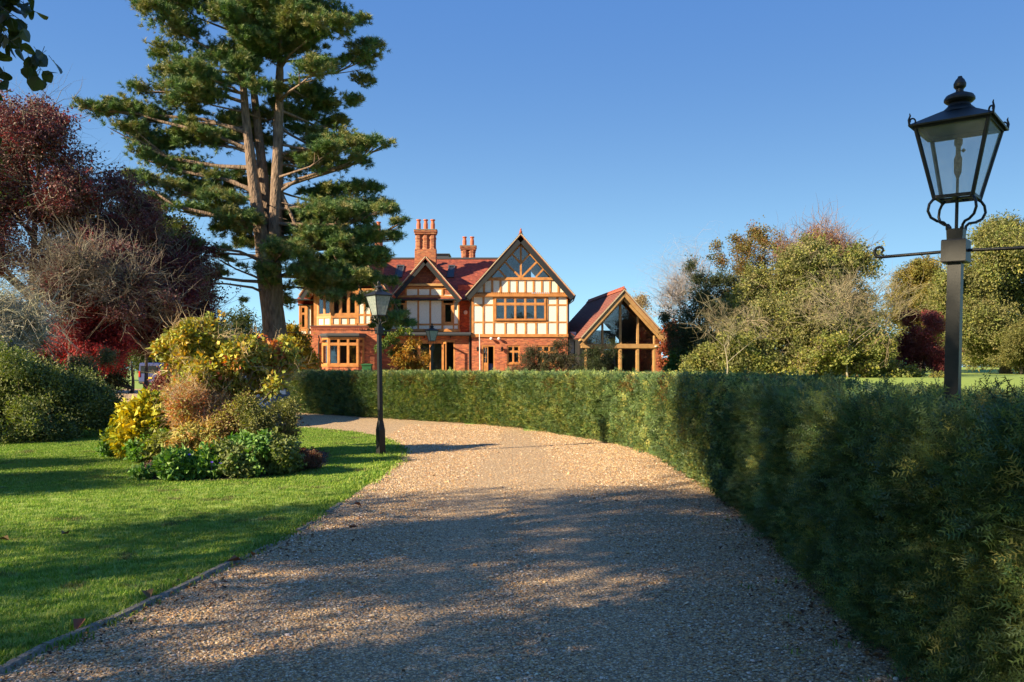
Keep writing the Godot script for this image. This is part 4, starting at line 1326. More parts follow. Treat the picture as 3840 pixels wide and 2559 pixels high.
func garden_room() -> void:        # the oak-framed garden room with its glazed gable, turned a little off the house
	var turn := Transform3D(Basis(Vector3.UP, 0.128), Vector3(7.315, 0, -54))
	var k := 54.0 / 3034.0
	var ap := 6.744; var base := 1.119
	var ey := 3.54
	var hl := (2331 - 2166) * k; var hr := (2500 - 2331) * k
	var shape := func() -> Shape:
		var s := Shape.new()
		s.xf = turn
		return s
	var zr := -10.6
	# roof with crested ridge
	var pl := func(x: float, y: float, z: float) -> Vector3: return turn * Vector3(x, y, z)
	slope(pl.call(-hl, ey, zr), pl.call(-hl, ey, 0.75), pl.call(0, ap, 0.75), pl.call(0, ap, zr), "roof", "brown_tile")
	slope(pl.call(hr, ey, 0.75), pl.call(hr, ey, zr), pl.call(0, ap, zr), pl.call(0, ap, 0.75), "roof", "brown_tile")
	ridge_tiles(pl.call(0, ap + 0.04, 0.72), pl.call(0, ap + 0.04, zr), 0.42, true)
	for e in [[-hl, 0.16], [hr, 0.16]]:
		for b in [[0.02, 0.07, 0.78, "verge", "verge"], [-0.10, 0.27, 0.72, "pale_oak", "barge_board"], [-0.46, 0.16, 0.5, "pale_oak", "barge_board"]]:
			var a0 := Vector2(e[0], ey + b[0]); var a1 := Vector2(0, ap + b[0])
			var d := (a1 - a0).normalized().orthogonal()
			if d.y > 0.0: d = -d
			var s: Shape = shape.call()
			s.prism(PackedVector2Array([a0, a1, a1 + d * b[1], a0 + d * b[1]]), b[2] - 0.07, b[2])
			emit(s, b[4], M[b[3]], hs)
		var sf: Shape = shape.call()
		sf.prism(PackedVector2Array([Vector2(e[0], ey - 0.14), Vector2(0, ap - 0.14), Vector2(0, ap - 0.20), Vector2(e[0], ey - 0.20)]), 0.0, 0.64)
		emit(sf, "soffit", M.pale_oak, hs)
	# posts and rails, upper lights and lower doors
	var q := func(px: float) -> float: return (px - 2331.0) * k
	var tie0: float = 2.881; var tie1: float = 3.166
	var tops := func(x: float) -> float: return ap - 0.75 - absf(x) * (ap - ey) / hl
	var bars := [[2191, 2197], [2254, 2261], [2322, 2330], [2389, 2397], [2454, 2460]]
	for b in bars:
		var s: Shape = shape.call()
		var x0: float = q.call(b[0]); var x1: float = q.call(b[1])
		var t: float = tops.call(minf(absf(x0), absf(x1)))
		if t > tie1:
			s.box(Vector3(x0, tie1, -0.1), Vector3(x1, t + 0.12, 0.05))
			emit(s, "post", M.pale_oak, hs)
		s = shape.call()
		s.box(Vector3(x0, base, -0.1), Vector3(x1, tie0, 0.05))
		emit(s, "post", M.pale_oak, hs)
	var s: Shape = shape.call()
	s.box(Vector3(q.call(2176), tie0, -0.12), Vector3(q.call(2484), tie1, 0.09))
	emit(s, "tie_beam", M.pale_oak, hs)
	s = shape.call()
	s.box(Vector3(q.call(2190), base - 0.3, -0.12), Vector3(q.call(2462), base + 0.10, 0.08))
	emit(s, "sill", M.pale_oak, hs)
	s = shape.call()
	s.box(Vector3(q.call(2455), base + 0.10, -0.1), Vector3(q.call(2462), tie0, 0.04))
	emit(s, "post", M.pale_oak, hs)
	for b in bars.size() - 1:
		var x0: float = q.call(bars[b][1]); var x1: float = q.call(bars[b + 1][0])
		var g := glazing(x0, base + 0.10, x1, tie0, -0.03)
		turn_shape(g, turn)
		emit(g, "pane", M.glass, hs)
		var sash: Shape = shape.call()
		for f in [[x0, base + 0.1, x0 + 0.06, tie0], [x1 - 0.06, base + 0.1, x1, tie0], [x0 + 0.06, base + 0.1, x1 - 0.06, base + 0.18], [x0 + 0.06, tie0 - 0.06, x1 - 0.06, tie0]]:
			sash.box(Vector3(f[0], f[1], -0.06), Vector3(f[2], f[3], 0.0))
		emit(sash, "sash", M.pale_oak, hs)
		var t0: float = maxf(tops.call(x0), tie1 + 0.02); var t1: float = maxf(tops.call(x1), tie1 + 0.02)
		g = glazing_poly(PackedVector2Array([Vector2(x0, tie1), Vector2(x1, tie1), Vector2(x1, t1), Vector2(x0, t0)]), -0.03)
		turn_shape(g, turn)
		emit(g, "pane", M.glass, hs)
	# brick pier at the right, side walls, back and floor
	s = shape.call()
	s.box(Vector3(q.call(2462), 0.9, -0.3), Vector3(q.call(2484), tie0, 0.06))
	s.box(Vector3(q.call(2460), 0.9, zr), Vector3(q.call(2484), ey, -0.3))
	emit(s, "wall", M.brick, hs)
	s = shape.call()
	s.box(Vector3(q.call(2172), 0.9, zr), Vector3(q.call(2190), ey, -0.12))
	emit(s, "wall", M.dark_board, hs)
	s = shape.call()
	s.box(Vector3(q.call(2190), 0.9, zr), Vector3(q.call(2460), ey + 1.0, zr + 0.2)); s.box(Vector3(q.call(2190), 0.8, zr + 0.2), Vector3(q.call(2460), base - 0.3, -0.12))
	emit(s, "room", M.room, hs)
	wall_lantern(turn * Vector3(q.call(2477), 2.615, 0.06))
	s = shape.call()
	s.bevel_box(Vector3(q.call(2458), 2.97, 0.09), Vector3(q.call(2465), 3.042, 0.22), 0.01)
	emit(s, "security_camera", M.white_paint, hs)
	# white rendered link under a small dark-edged roof, between wing and garden room
	var lz := -55.6
	wall(3.867, 0.9, 4.398, 4.037, lz, 0.3, [], "white_wall")
	slope(Vector3(4.73, 3.438, -55.1), Vector3(4.73, 3.438, -60), Vector3(3.748, 4.129, -60), Vector3(3.748, 4.129, -55.1))
	barge(Vector2(3.748, 4.093), Vector2(4.73, 3.401), 0.26, -55.08)


func turn_shape(g: Shape, t: Transform3D) -> void:
	for v in g.v.size():
		g.v[v] = t * g.v[v]
		g.n[v] = t.basis * g.n[v]


# ---------------------------------------------------------------- plants
func add_leaf(s: Shape, o: Vector3, d: Vector3, up: Vector3, l: float, w: float, fold := 0.2) -> void:
	d = d.normalized()
	var side := d.cross(up).normalized() * w * 0.5
	var n := side.cross(d).normalized() * w * fold
	var m := o + d * l * 0.42
	var tip := o + d * l - n * 0.8
	s.tri(o, m - side + n, tip)
	s.tri(o, tip, m + side + n)


func leaf_shape(l: float, w: float, fold: float) -> ArrayMesh:
	var s := Shape.new()
	add_leaf(s, Vector3(0, 0, -l / 2), Vector3.BACK, Vector3.UP, l, w, fold)
	return s.mesh()


# a spray of leaves on a few fine twigs, the unit that crowns are filled with
func leaf_spray(n: int, l: float, w: float, spread: float, seed_: int, droop := 0.2) -> ArrayMesh:
	var r := RandomNumberGenerator.new()
	r.seed = seed_
	var s := Shape.new()
	var dirs := []
	for k in 4:
		dirs.append(Vector3(r.randfn(), r.randfn() + 0.3, r.randfn()).normalized())
	for k in n:
		var d: Vector3 = dirs[k % 4]
		var o: Vector3 = d * spread * r.randf_range(0.15, 1.0) + Vector3(r.randfn(), r.randfn(), r.randfn()) * spread * 0.28
		var a := (d + Vector3(r.randfn(), r.randfn() - droop, r.randfn()) * 0.8).normalized()
		add_leaf(s, o, a, Vector3(r.randfn() * 0.6, 1.0, r.randfn() * 0.6), l * r.randf_range(0.7, 1.2), w * r.randf_range(0.8, 1.15), r.randf_range(0.05, 0.35))
	return s.mesh()


func twig_spray(l: float, thick: float, seed_: int, forks := 9) -> ArrayMesh:      # bare crooked twigs
	var r := RandomNumberGenerator.new()
	r.seed = seed_
	var s := Shape.new()
	var ends := [[Vector3.ZERO, Vector3.UP, 1.0]]
	for k in forks:
		var e: Array = ends[r.randi() % ends.size()] if k > 1 else ends[0]
		var d: Vector3 = (e[1] + Vector3(r.randfn(), r.randfn(), r.randfn()) * 0.55).normalized()
		var o: Vector3 = e[0]
		var m := o + d * l * 0.28 * r.randf_range(0.7, 1.3)
		var q := m + (d + Vector3(r.randfn(), r.randfn(), r.randfn()) * 0.5).normalized() * l * 0.25
		var t: float = thick * e[2]
		s.tube(PackedVector3Array([o, m, q]), PackedFloat32Array([t, t * 0.75, t * 0.35]), 3, false)
		ends.append([m, d, e[2] * 0.75])
		ends.append([q, (q - m).normalized(), e[2] * 0.6])
	return s.mesh()


func needle_tuft(n: int, l: float, w: float, seed_: int) -> ArrayMesh:             # a pine shoot: needles fanning from a stub
	var r := RandomNumberGenerator.new()
	r.seed = seed_
	var s := Shape.new()
	for k in n:
		var f := float(k) / n
		var a := TAU * r.randf()
		var out := Vector3(cos(a), 0, sin(a)) * r.randf_range(0.5, 1.1) + Vector3.UP * r.randf_range(0.15, 1.2)
		var o := Vector3.UP * l * 0.7 * f
		var side := out.cross(Vector3(r.randfn(), r.randfn(), r.randfn())).normalized() * w
		var tip := o + out.normalized() * l * r.randf_range(0.7, 1.1)
		s.tri(o - side, o + side, tip)
	return s.mesh()


func yew_sprig(l: float, pairs: int, nl: float, nw: float, seed_: int) -> ArrayMesh:   # flat two-ranked spray of yew needles along +y, with a few side shoots
	var r := RandomNumberGenerator.new()
	r.seed = seed_
	var s := Shape.new()
	var axes := [[Vector3.ZERO, Vector3.UP, l, pairs]]
	for k in 3:
		var sg := -1.0 if k % 2 else 1.0
		axes.append([Vector3(0, l * (0.25 + 0.2 * k), 0), Vector3(sg * 0.75, 0.7, r.randf_range(-0.3, 0.3)).normalized(), l * 0.42, int(pairs * 0.45)])
	for ax in axes:
		var o: Vector3 = ax[0]; var d: Vector3 = ax[1]; var len_: float = ax[2]
		var side := d.cross(Vector3.BACK).normalized()
		s.tube(PackedVector3Array([o, o + d * len_]), PackedFloat32Array([nw * 0.5, nw * 0.2]), 3, false)
		for k in int(ax[3]):
			var f := (k + 0.5) / float(ax[3])
			for sg in [-1.0, 1.0]:
				var b := o + d * len_ * f
				var out: Vector3 = (side * sg + d * 0.75 + Vector3(0, 0, r.randf_range(-0.45, 0.45))).normalized()
				var q: Vector3 = d * nw
				var tip := b + out * nl * (1.0 - 0.45 * f) * r.randf_range(0.8, 1.15)
				s.tri(b - q, b + q, tip)
	return s.mesh()


# fills blobs [x, y, r, z, squash] (metres from the foot of the plant) with copies of a spray
func fill(root: Node3D, called: String, blobs: Array, n: int, mesh: Mesh, mat: String, pal: Array, o := {}) -> void:
	var sc := Scatter.new()
	var w := PackedFloat32Array()
	var sum := 0.0
	for b in blobs:
		sum += pow(b[2], o.get("power", 2.2))
		w.append(sum)
	var at := root.position
	var lo: float = o.get("gap", -0.12)
	var size: Array = o.get("size", [0.55, 1.4])
	var shell: float = o.get("shell", 0.4)
	var floor_: float = o.get("floor", 0.05)
	var up: float = o.get("up", 0.0)
	var freq: float = o.get("freq", 1.0)
	var tries := 0
	while sc.count < n and tries < n * 9:
		tries += 1
		var b: Array = blobs[w.bsearch(rng.randf() * sum)]
		var d := ball()
		if o.get("top", false) and d.y < -0.25: d.y = -d.y * 0.6
		var ragged: float = 0.80 + 0.75 * gap.get_noise_3d(d.x * 2.2 + b[0] * 3.1, d.y * 2.2 + b[1] * 2.3, d.z * 2.2 + 9.0)
		var q: Vector3 = d * pow(rng.randf(), shell) * float(b[2]) * ragged * 1.1
		var sq: float = b[4] if b.size() > 4 else o.get("squash", 0.85)
		var p := Vector3(b[0], b[1], b[3] if b.size() > 3 else 0.0) + Vector3(q.x, q.y * sq, q.z)
		if p.y < floor_: continue
		var g := at + p
		if gap.get_noise_3d(g.x * freq, g.y * freq * 1.3, g.z * freq) < lo: continue
		var f := rnd(size[0], size[1])
		var t: Basis
		if up > 0.0:
			t = aim(d * (1.0 - up) + Vector3.UP * up + ball() * 0.3, rnd(0, TAU)).scaled(Vector3.ONE * f)
		else:
			t = bases[rng.randi() % 512].scaled(Vector3.ONE * f)
		var k := pick(pal)
		if o.has("tip") and gap.get_noise_3d(g.x * 2.0 + 50.0, g.y * 2.0, g.z * 2.0) > o.get("tip_at", 0.12):
			k = pick(o.tip)
		sc.put(t, g, k)
	strew(sc, called, mesh, M[mat], root)


func depth(blobs: Array, reach: float) -> Array:     # gives flat outlines their depth: blobs without a z get one
	for b in blobs:
		if b.size() < 4:
			b.append(rnd(-reach, reach))
	return blobs


func bole(root: Node3D, tall: float, r: float, blobs: Array, mat := "bark", twigs := 3, lean := 0.1, called := "trunk") -> void:   # trunk with roots' flare, a limb to every blob and twigs in it
	var s := Shape.new()
	var at := root.position
	var p := PackedVector3Array(); var rr := PackedFloat32Array()
	var sway := Vector3(rnd(-lean, lean), 0, rnd(-lean, lean))
	for k in 8:
		var f := k / 7.0
		p.append(at + Vector3(sin(f * 4.0) * sway.x, -0.15 + tall * f, sin(f * 3.1) * sway.z))
		rr.append(r * (1.0 - 0.72 * f) * (1.0 + 0.5 * exp(-f * 14.0)))
	s.tube(p, rr, 9)
	for b in blobs:
		var c := at + Vector3(b[0], b[1], b[3] if b.size() > 3 else 0.0)
		var h := clampf((b[1] - Vector2(b[0], b[3] if b.size() > 3 else 0.0).length() * 0.7) / tall, 0.18, 0.95)
		var k := int(h * 7.0)
		var a := p[k].lerp(p[mini(k + 1, 7)], h * 7.0 - k)
		var ra := rr[k] * 0.55
		var m := a.lerp(c, 0.5) + Vector3(rnd(-0.2, 0.2), rnd(-0.05, 0.35), rnd(-0.2, 0.2)) * a.distance_to(c) * 0.3
		s.tube(PackedVector3Array([a, a.lerp(m, 0.6), m.lerp(c, 0.3), c]), PackedFloat32Array([ra, ra * 0.8, ra * 0.55, ra * 0.25]), 6, false)
		for q in twigs:
			var e: Vector3 = c + ball() * b[2] * 0.85
			var w := m.lerp(c, rnd(0.3, 1.0))
			var v: Vector3 = w.lerp(e, 0.5) + ball() * b[2] * 0.12
			s.tube(PackedVector3Array([w, v, e]), PackedFloat32Array([ra * 0.32, ra * 0.2, ra * 0.07]), 4, false)
	emit(s, called, M[mat], root)


func plant(called: String, label: String, category: String, at: Vector3, group := "") -> Node3D:
	return thing(called, label, category, at, group)


# ---------------------------------------------------------------- the yew hedge
func hedge() -> void:
	var root := thing("yew_hedge", "long clipped yew hedge curving along the right of the gravel drive", "hedge", Vector3(2.4, 0, -12))
	var line := hedge_front
	var n := line.size()
	var outw: PackedVector2Array = []
	for k in n:
		var d := (line[mini(k + 2, n - 1)] - line[maxi(k - 2, 0)]).normalized()
		outw.append(Vector2(d.y, -d.x))            # points to the drive
	if outw[60].x > 0.0:
		for k in n: outw[k] = -outw[k]
	var wide := 1.55
	var tall := 1.37
	var bump := FastNoiseLite.new()
	bump.seed = 12
	bump.frequency = 0.9
	# dark growth inside
	var s := Shape.new()
	for k in range(0, n - 4, 4):
		var a := line[k] - outw[k] * 0.26; var b := line[k + 4] - outw[k + 4] * 0.26
		var c := line[k] - outw[k] * (wide - 0.2); var e := line[k + 4] - outw[k + 4] * (wide - 0.2)
		var y := tall - 0.2
		var A := Vector3(a.x, -0.02, a.y); var B := Vector3(b.x, -0.02, b.y); var A1 := Vector3(a.x, y, a.y); var B1 := Vector3(b.x, y, b.y)
		var C := Vector3(c.x, -0.02, c.y); var E := Vector3(e.x, -0.02, e.y); var C1 := Vector3(c.x, y, c.y); var E1 := Vector3(e.x, y, e.y)
		s.quad(A, A1, B1, B); s.quad(A1, C1, E1, B1); s.quad(C, E, E1, C1)
		if k == 0: s.quad(A, C, C1, A1)
		if k + 8 >= n - 4: s.quad(B, B1, E1, E)
	emit(s, "inner_growth", M.hedge_core, root)
	var pal := [Color(0.11, 0.179, 0.0573), Color(0.142, 0.216, 0.0683), Color(0.0821, 0.141, 0.0547), Color(0.184, 0.245, 0.0765), Color(0.148, 0.209, 0.0956)]
	var fresh := [Color(0.276, 0.314, 0.082), Color(0.233, 0.293, 0.0793), Color(0.319, 0.311, 0.0875)]
	var rust := [Color(0.20, 0.12, 0.030), Color(0.17, 0.13, 0.035)]
	var near := [Scatter.new(), Scatter.new()]
	var far := [Scatter.new(), Scatter.new()]
	for q in 92000:
		var u := rng.randf()
		var k := int(u * u * 120.0) + 18 if q % 3 == 0 else int(rng.randf() * (n - 1))
		if q % 3 == 1: k = int(lerpf(20.0, n - 1.0, rng.randf()))
		k = mini(k, n - 1)
		var o := outw[k]
		var base := line[k] + (line[mini(k + 1, n - 1)] - line[k]) * rng.randf()
		if base.y > -1.2: continue
		var side := rng.randf()
		var p: Vector3; var d: Vector3
		var swell := bump.get_noise_2d(base.x * 1.6, base.y * 1.6)
		if side < 0.60:                              # face to the drive
			var y := rnd(0.03, tall - 0.05)
			var lump := bump.get_noise_3d(base.x * 1.7, y * 1.7, base.y * 1.7)
			var inset := 0.10 - lump * (0.09 if base.y > -11.0 else 0.05) + rng.randf() * (0.12 if base.y > -11.0 else 0.06) + 0.06 * smoothstep(0.4, 0.0, y) + 0.10 * smoothstep(tall - 0.2, tall, y)
			p = Vector3(base.x - o.x * inset, y, base.y - o.y * inset)
			d = Vector3(o.x, 0.35, o.y) + ball() * 0.55
		elif side < 0.95:                            # clipped top
			var t := 0.05 + rng.randf() * (wide - 0.1)
			p = Vector3(base.x - o.x * t, tall - 0.10 + swell * 0.05 + rnd(-0.10, 0.03), base.y - o.y * t)
			d = Vector3(o.x * 0.2, 1.0, o.y * 0.2) + ball() * 0.5
			if rng.randf() < 0.02: p.y += rnd(0.03, 0.12)
		else:
			var y := rnd(0.4, tall - 0.05)
			p = Vector3(base.x - o.x * (wide - 0.12), y, base.y - o.y * (wide - 0.12))
			d = Vector3(-o.x, 0.4, -o.y) + ball() * 0.5
		var col := pick(pal)
		var age := bump.get_noise_3d(p.x * 0.7 + 30.0, p.y * 0.7, p.z * 0.7)
		if rng.randf() < 0.25 + age * 0.8: col = pick(fresh)
		col *= rnd(0.6, 1.35) if base.y > -11.0 else rnd(0.9, 1.3)
		if p.y > tall - 0.28 and side < 0.6 and base.y < -13.0 and bump.get_noise_2d(base.x * 0.5 + 9.0, base.y * 0.5) > 0.2 and rng.randf() < 0.6: col = pick(rust)
		if age > 0.42 and rng.randf() < 0.22: col = pick(rust)
		var t := aim(d, rnd(0, TAU)).scaled(Vector3.ONE * rnd(0.75, 1.25))
		if base.y > -9.0:
			near[q % 2].put(t, p, col)
		else:
			far[q % 2].put(t.scaled(Vector3.ONE * 1.15), p, col)
	for k in 2:
		strew(near[k], "foliage", yew_sprig(0.17, 11, 0.034, 0.0040, 60 + k), M.needle, root)
		strew(far[k], "foliage", yew_sprig(0.18, 6, 0.044, 0.0085, 62 + k), M.needle, root)
	# loose yearling shoots that the shears missed, nearest the eye
	for q in [[2.42, -3.85, 0.44, 0.35], [2.36, -3.9, 0.38, 0.1], [2.30, -3.8, 0.32, -0.2], [2.44, -4.0, 0.42, 0.5], [2.38, -4.05, 0.32, -0.4], [2.24, -3.9, 0.24, 0.2], [2.48, -3.95, 0.48, 0.0], [2.33, -3.75, 0.36, 0.55], [2.15, -4.0, 0.22, -0.3], [2.45, -3.8, 0.40, -0.5], [2.5, -4.1, 0.42, 0.3], [2.28, -4.05, 0.28, 0.1]]:
		var sh := Shape.new()
		var l: float = q[2]
		var p := PackedVector3Array(); var r := PackedFloat32Array()
		for k in 7:
			var f := k / 6.0
			p.append(Vector3(q[0] - q[3] * l * f * f * 0.9, tall - 0.22 + l * (f - 0.18 * f * f) * 1.15, q[1] + 0.1 * f))
			r.append(0.0035 * (1.0 - 0.7 * f))
		sh.tube(p, r, 5)
		for k in int(l * 130.0):
			var f := rnd(0.12, 1.0)
			var i := mini(int(f * 6.0), 5)
			var o := p[i].lerp(p[i + 1], f * 6.0 - i)
			var d := (p[i + 1] - p[i]).normalized()
			var out := (d * 0.6 + ball()).normalized()
			sh.tri(o - d * 0.0034, o + d * 0.0034, o + out * 0.030 * rnd(0.7, 1.1))
			var w := out.cross(d).normalized() * 0.0028
			sh.tri(o - w, o + w, o + out * 0.030)
		emit(sh, "shoot", flat_mat("yew_shoot", 0.040, 0.066, 0.022, 0.5), root)


# ---------------------------------------------------------------- the pine
func pine() -> void:
	var root := plant("pine_tree", "tall old pine with several bare reddish stems and layered dark green pads, before the house", "pine tree", Vector3(-10.45, 0.06, -36))
	var at := root.position
	var s := Shape.new()
	var stems := [[[0, 1.225, 0.59], [-0.039, 2.406, 0.531], [-0.177, 3.981, 0.492], [-0.394, 5.555, 0.453], [-0.61, 7.13, 0.315], [-0.827, 8.705, 0.276], [-1.043, 10.279, 0.236], [-1.319, 12.641, 0.177], [-1.516, 15.2, 0.138], [-1.634, 18.152, 0.079], [-1.673, 19.333, 0.039]], [[-0.256, 4.571, 0.394], [-0.453, 6.343, 0.295], [-0.65, 8.705, 0.256], [-0.846, 10.673, 0.217], [-1.083, 12.838, 0.177], [-1.437, 15.987, 0.118], [-1.358, 19.137, 0.039]], [[-0.098, 4.374, 0.413], [-0.177, 6.146, 0.354], [-0.079, 7.524, 0.295], [0, 9.689, 0.256], [0.098, 12.247, 0.197], [0.177, 14.609, 0.138], [0.098, 16.971, 0.098], [0.059, 19.333, 0.039]], [[-0.079, 6.736, 0.256], [-0.157, 9.886, 0.217], [-0.256, 12.247, 0.157], [-0.217, 14.216, 0.118], [-0.098, 16.381, 0.059]]]
	var zs := [0.25, -0.55, 0.1, -0.75]
	for k in 4:
		var p := PackedVector3Array(); var r := PackedFloat32Array()
		for j in stems[k].size():
			var q: Array = stems[k][j]
			p.append(at + Vector3(q[0], q[1], zs[k] * clampf((q[1] - 3.0) / 5.0, 0.0, 1.0)))
			r.append(q[2] * (1.0 if k > 0 or j > 1 else 1.05))
		s.tube(p, r, 11)
	var pads: Array = [[-4.429, 17.857, 1.083], [-3.248, 17.365, 1.378], [-5.019, 17.365, 0.748], [-2.067, 17.759, 1.181], [-0.886, 17.562, 1.181], [0.886, 17.66, 1.378], [1.87, 16.971, 0.984], [3.051, 16.775, 0.905], [3.838, 16.282, 0.59], [0.295, 16.775, 1.181], [-5.314, 15.987, 0.787], [-4.035, 16.184, 1.142], [-2.657, 15.987, 1.22], [-1.279, 16.184, 0.984], [1.083, 15.987, 1.181], [2.46, 15.79, 1.102], [3.838, 15.397, 0.709], [-4.822, 14.806, 1.024], [-3.445, 14.609, 1.102], [-0.492, 15.2, 0.905], [0.886, 14.708, 1.083], [2.264, 14.511, 0.827], [3.445, 14.905, 0.551], [-5.905, 13.921, 0.709], [-4.625, 13.625, 1.102], [-6.791, 13.133, 0.827], [-7.972, 12.995, 0.709], [-8.503, 13.074, 0.394], [-6.2, 12.74, 0.984], [-3.248, 13.428, 1.063], [1.083, 13.921, 0.984], [2.264, 13.921, 0.748], [3.169, 13.527, 0.512], [1.87, 13.232, 0.709], [-6.791, 12.149, 0.787], [-5.61, 11.657, 1.083], [-4.232, 12.051, 1.083], [-2.854, 11.657, 0.945], [-6.003, 10.968, 0.827], [-4.429, 10.673, 1.102], [0.886, 12.444, 0.709], [1.87, 11.854, 0.905], [3.051, 11.559, 0.905], [4.035, 11.165, 0.748], [4.822, 11.224, 0.433], [2.657, 10.771, 0.709], [1.476, 10.968, 0.787], [3.838, 10.574, 0.512], [-5.905, 9.787, 0.748], [-4.822, 9.492, 1.024], [-3.641, 9.689, 1.024], [-2.46, 10.082, 0.787], [-5.413, 8.901, 0.63], [-4.232, 8.508, 0.63], [-2.067, 8.705, 0.905], [-2.854, 8.311, 0.827], [-2.264, 7.917, 0.984], [-1.083, 7.819, 0.866], [-0.098, 8.311, 0.709], [1.87, 9.492, 0.866], [2.854, 9.689, 0.709], [4.035, 9.492, 0.63], [3.248, 8.901, 0.905], [4.429, 8.803, 0.63], [1.476, 8.705, 0.827], [2.264, 8.114, 1.102], [3.641, 8.114, 1.024], [4.822, 8.311, 0.669], [5.314, 8.016, 0.394], [1.083, 7.72, 0.905], [1.87, 7.13, 1.102], [3.248, 7.13, 1.102], [4.429, 7.13, 0.827], [5.118, 7.425, 0.433], [-0.886, 7.13, 0.787], [0.098, 6.835, 0.787], [0.886, 6.343, 1.024], [1.87, 5.949, 1.102], [3.051, 6.146, 1.102], [4.035, 6.343, 0.827], [4.625, 6.539, 0.433], [1.083, 5.358, 0.709], [1.968, 5.555, 0.945], [2.854, 5.319, 0.905], [3.74, 5.516, 0.827], [4.468, 5.398, 0.63], [1.476, 6.106, 0.945], [4.271, 6.382, 0.905], [2.264, 5.063, 0.827], [3.445, 5.358, 0.827], [-0.098, 5.555, 0.669], [-0.256, 4.571, 0.512], [0.197, 5.004, 0.512], [4.035, 5.555, 0.551], [2.657, 4.571, 0.512], [4.389, 4.374, 0.669], [5.177, 3.685, 0.59], [5.806, 3.39, 0.433], [4.724, 3.292, 0.512], [-3.445, 6.835, 0.394], [-3.838, 6.146, 0.315], [-2.46, 6.343, 0.433], [-2.264, 5.555, 0.374], [-3.051, 4.571, 0.256], [-2.559, 5.162, 0.315], [-1.771, 7.13, 0.512], [-1.968, 4.571, 0.217], [-4.232, 7.13, 0.315]];
	for q in 26:                 # pads on the far and near side of the stems
		var f := rng.randf()
		pads.append([rnd(-1.0, 1.0) * lerpf(3.6, 1.6, f) - 0.6, lerpf(6.5, 17.5, f), rnd(0.75, 1.15), (-1.0 if rng.randf() < 0.85 else 1.0) * rnd(1.2, 3.4)])
	for q in 12:                 # and before them, high up
		pads.append([rnd(-1.9, 1.5) - 0.8, rnd(13.6, 18.0), rnd(0.7, 1.05), rnd(0.6, 1.8)])
	var blobs := []
	for b in pads:
		var dx: float = b[0]
		var z := rnd(-1.0, 1.0) * maxf(0.6, 3.4 - absf(dx) * 0.45)
		if absf(dx) < 2.0 and b[1] > 8.0 and b[1] < 15.0: z = rnd(-3.4, -1.4)
		if b.size() > 3: z = b[3]
		blobs.append([dx, b[1] + b[2] * 0.02, b[2] * 1.02, z, 0.50])
		for q in 3:
			var a := rnd(0, TAU)
			blobs.append([dx + cos(a) * b[2] * rnd(0.6, 1.0), b[1] + rnd(-0.25, 0.3) * b[2], b[2] * rnd(0.38, 0.6), z + sin(a) * b[2] * rnd(0.6, 1.0), 0.55])
		# the bough that carries the pad
		if rng.randf() < 0.4: continue
		var h: float = b[1] - 0.12 * absf(dx) + rnd(-1.2, 0.5)
		var st := 2 if dx > -0.3 else 0
		var lim: Array = stems[st]
		var from := Vector3(lim[3][0], lim[3][1], 0)
		var fr: float = lim[3][2]
		for j in range(0, lim.size() - 1):
			if h >= lim[j][1] and h <= lim[j + 1][1]:
				var f: float = (h - lim[j][1]) / (lim[j + 1][1] - lim[j][1])
				from = Vector3(lerpf(lim[j][0], lim[j + 1][0], f), h, zs[st]); fr = lerpf(lim[j][2], lim[j + 1][2], f)
		var c := Vector3(dx, b[1] - b[2] * 0.12, z)
		if dx > 3.2 and b[1] < 5.6: from = Vector3(dx - 1.1, b[1] + 1.9, z - 0.3); fr = 0.09
		if from.distance_to(c) > 7.5: continue
		var l := from.distance_to(c)
		var r0 := minf(0.022 + 0.016 * l, fr * 0.5)
		var m := from.lerp(c, 0.5) + Vector3(0, rnd(-0.5, 0.25) * l * 0.35, rnd(-0.15, 0.15) * l)
		s.tube(PackedVector3Array([at + from, at + from.lerp(m, 0.55) + Vector3(0, 0.03 * l, 0), at + m.lerp(c, 0.35), at + c]), PackedFloat32Array([r0, r0 * 0.8, r0 * 0.6, r0 * 0.3]), 6, false)
		if l > 1.6:
			for f in [0.55, 0.8]:
				var g := from.lerp(c, f)
				blobs.append([g.x, g.y + 0.12, b[2] * rnd(0.4, 0.6), g.z + rnd(-0.4, 0.4), 0.5])
		for q in 5:
			var e: Vector3 = c + Vector3(rnd(-1, 1), rnd(-0.15, 0.5), rnd(-1, 1)) * b[2] * 0.8
			var w := m.lerp(c, rnd(0.2, 1.0))
			s.tube(PackedVector3Array([at + w, at + w.lerp(e, 0.5) + Vector3(0, -0.05, 0), at + e]), PackedFloat32Array([r0 * 0.35, r0 * 0.25, 0.008]), 4, false)
	# dead snags on the lower stem
	for q in 34:
		var y := rnd(2.4, 9.0)
		var a := rnd(0, TAU)
		var o := at + Vector3(lerpf(-0.05, -0.5, y / 10.0), y, 0)
		var e := o + Vector3(cos(a), rnd(-0.35, 0.15), sin(a)) * rnd(0.6, 1.7)
		s.tube(PackedVector3Array([o, o.lerp(e, 0.5) + Vector3(0, 0.12, 0), e]), PackedFloat32Array([0.035, 0.022, 0.006]), 4, false)
	emit(s, "trunk", M.pine_bark, root)
	var green := [Color(0.0976, 0.174, 0.0574), Color(0.125, 0.203, 0.0606), Color(0.155, 0.225, 0.0638), Color(0.0785, 0.152, 0.0606)]
	var olive := [Color(0.226, 0.239, 0.0718), Color(0.196, 0.225, 0.067), Color(0.256, 0.239, 0.0925)]
	fill(root, "crown", blobs, 30000, needle_tuft(30, 0.20, 0.0095, 70), "needle", green, {"power": 1.9, "up": 0.5, "shell": 0.55, "gap": -0.12, "tip": olive, "freq": 1.3, "size": [0.6, 1.35]})
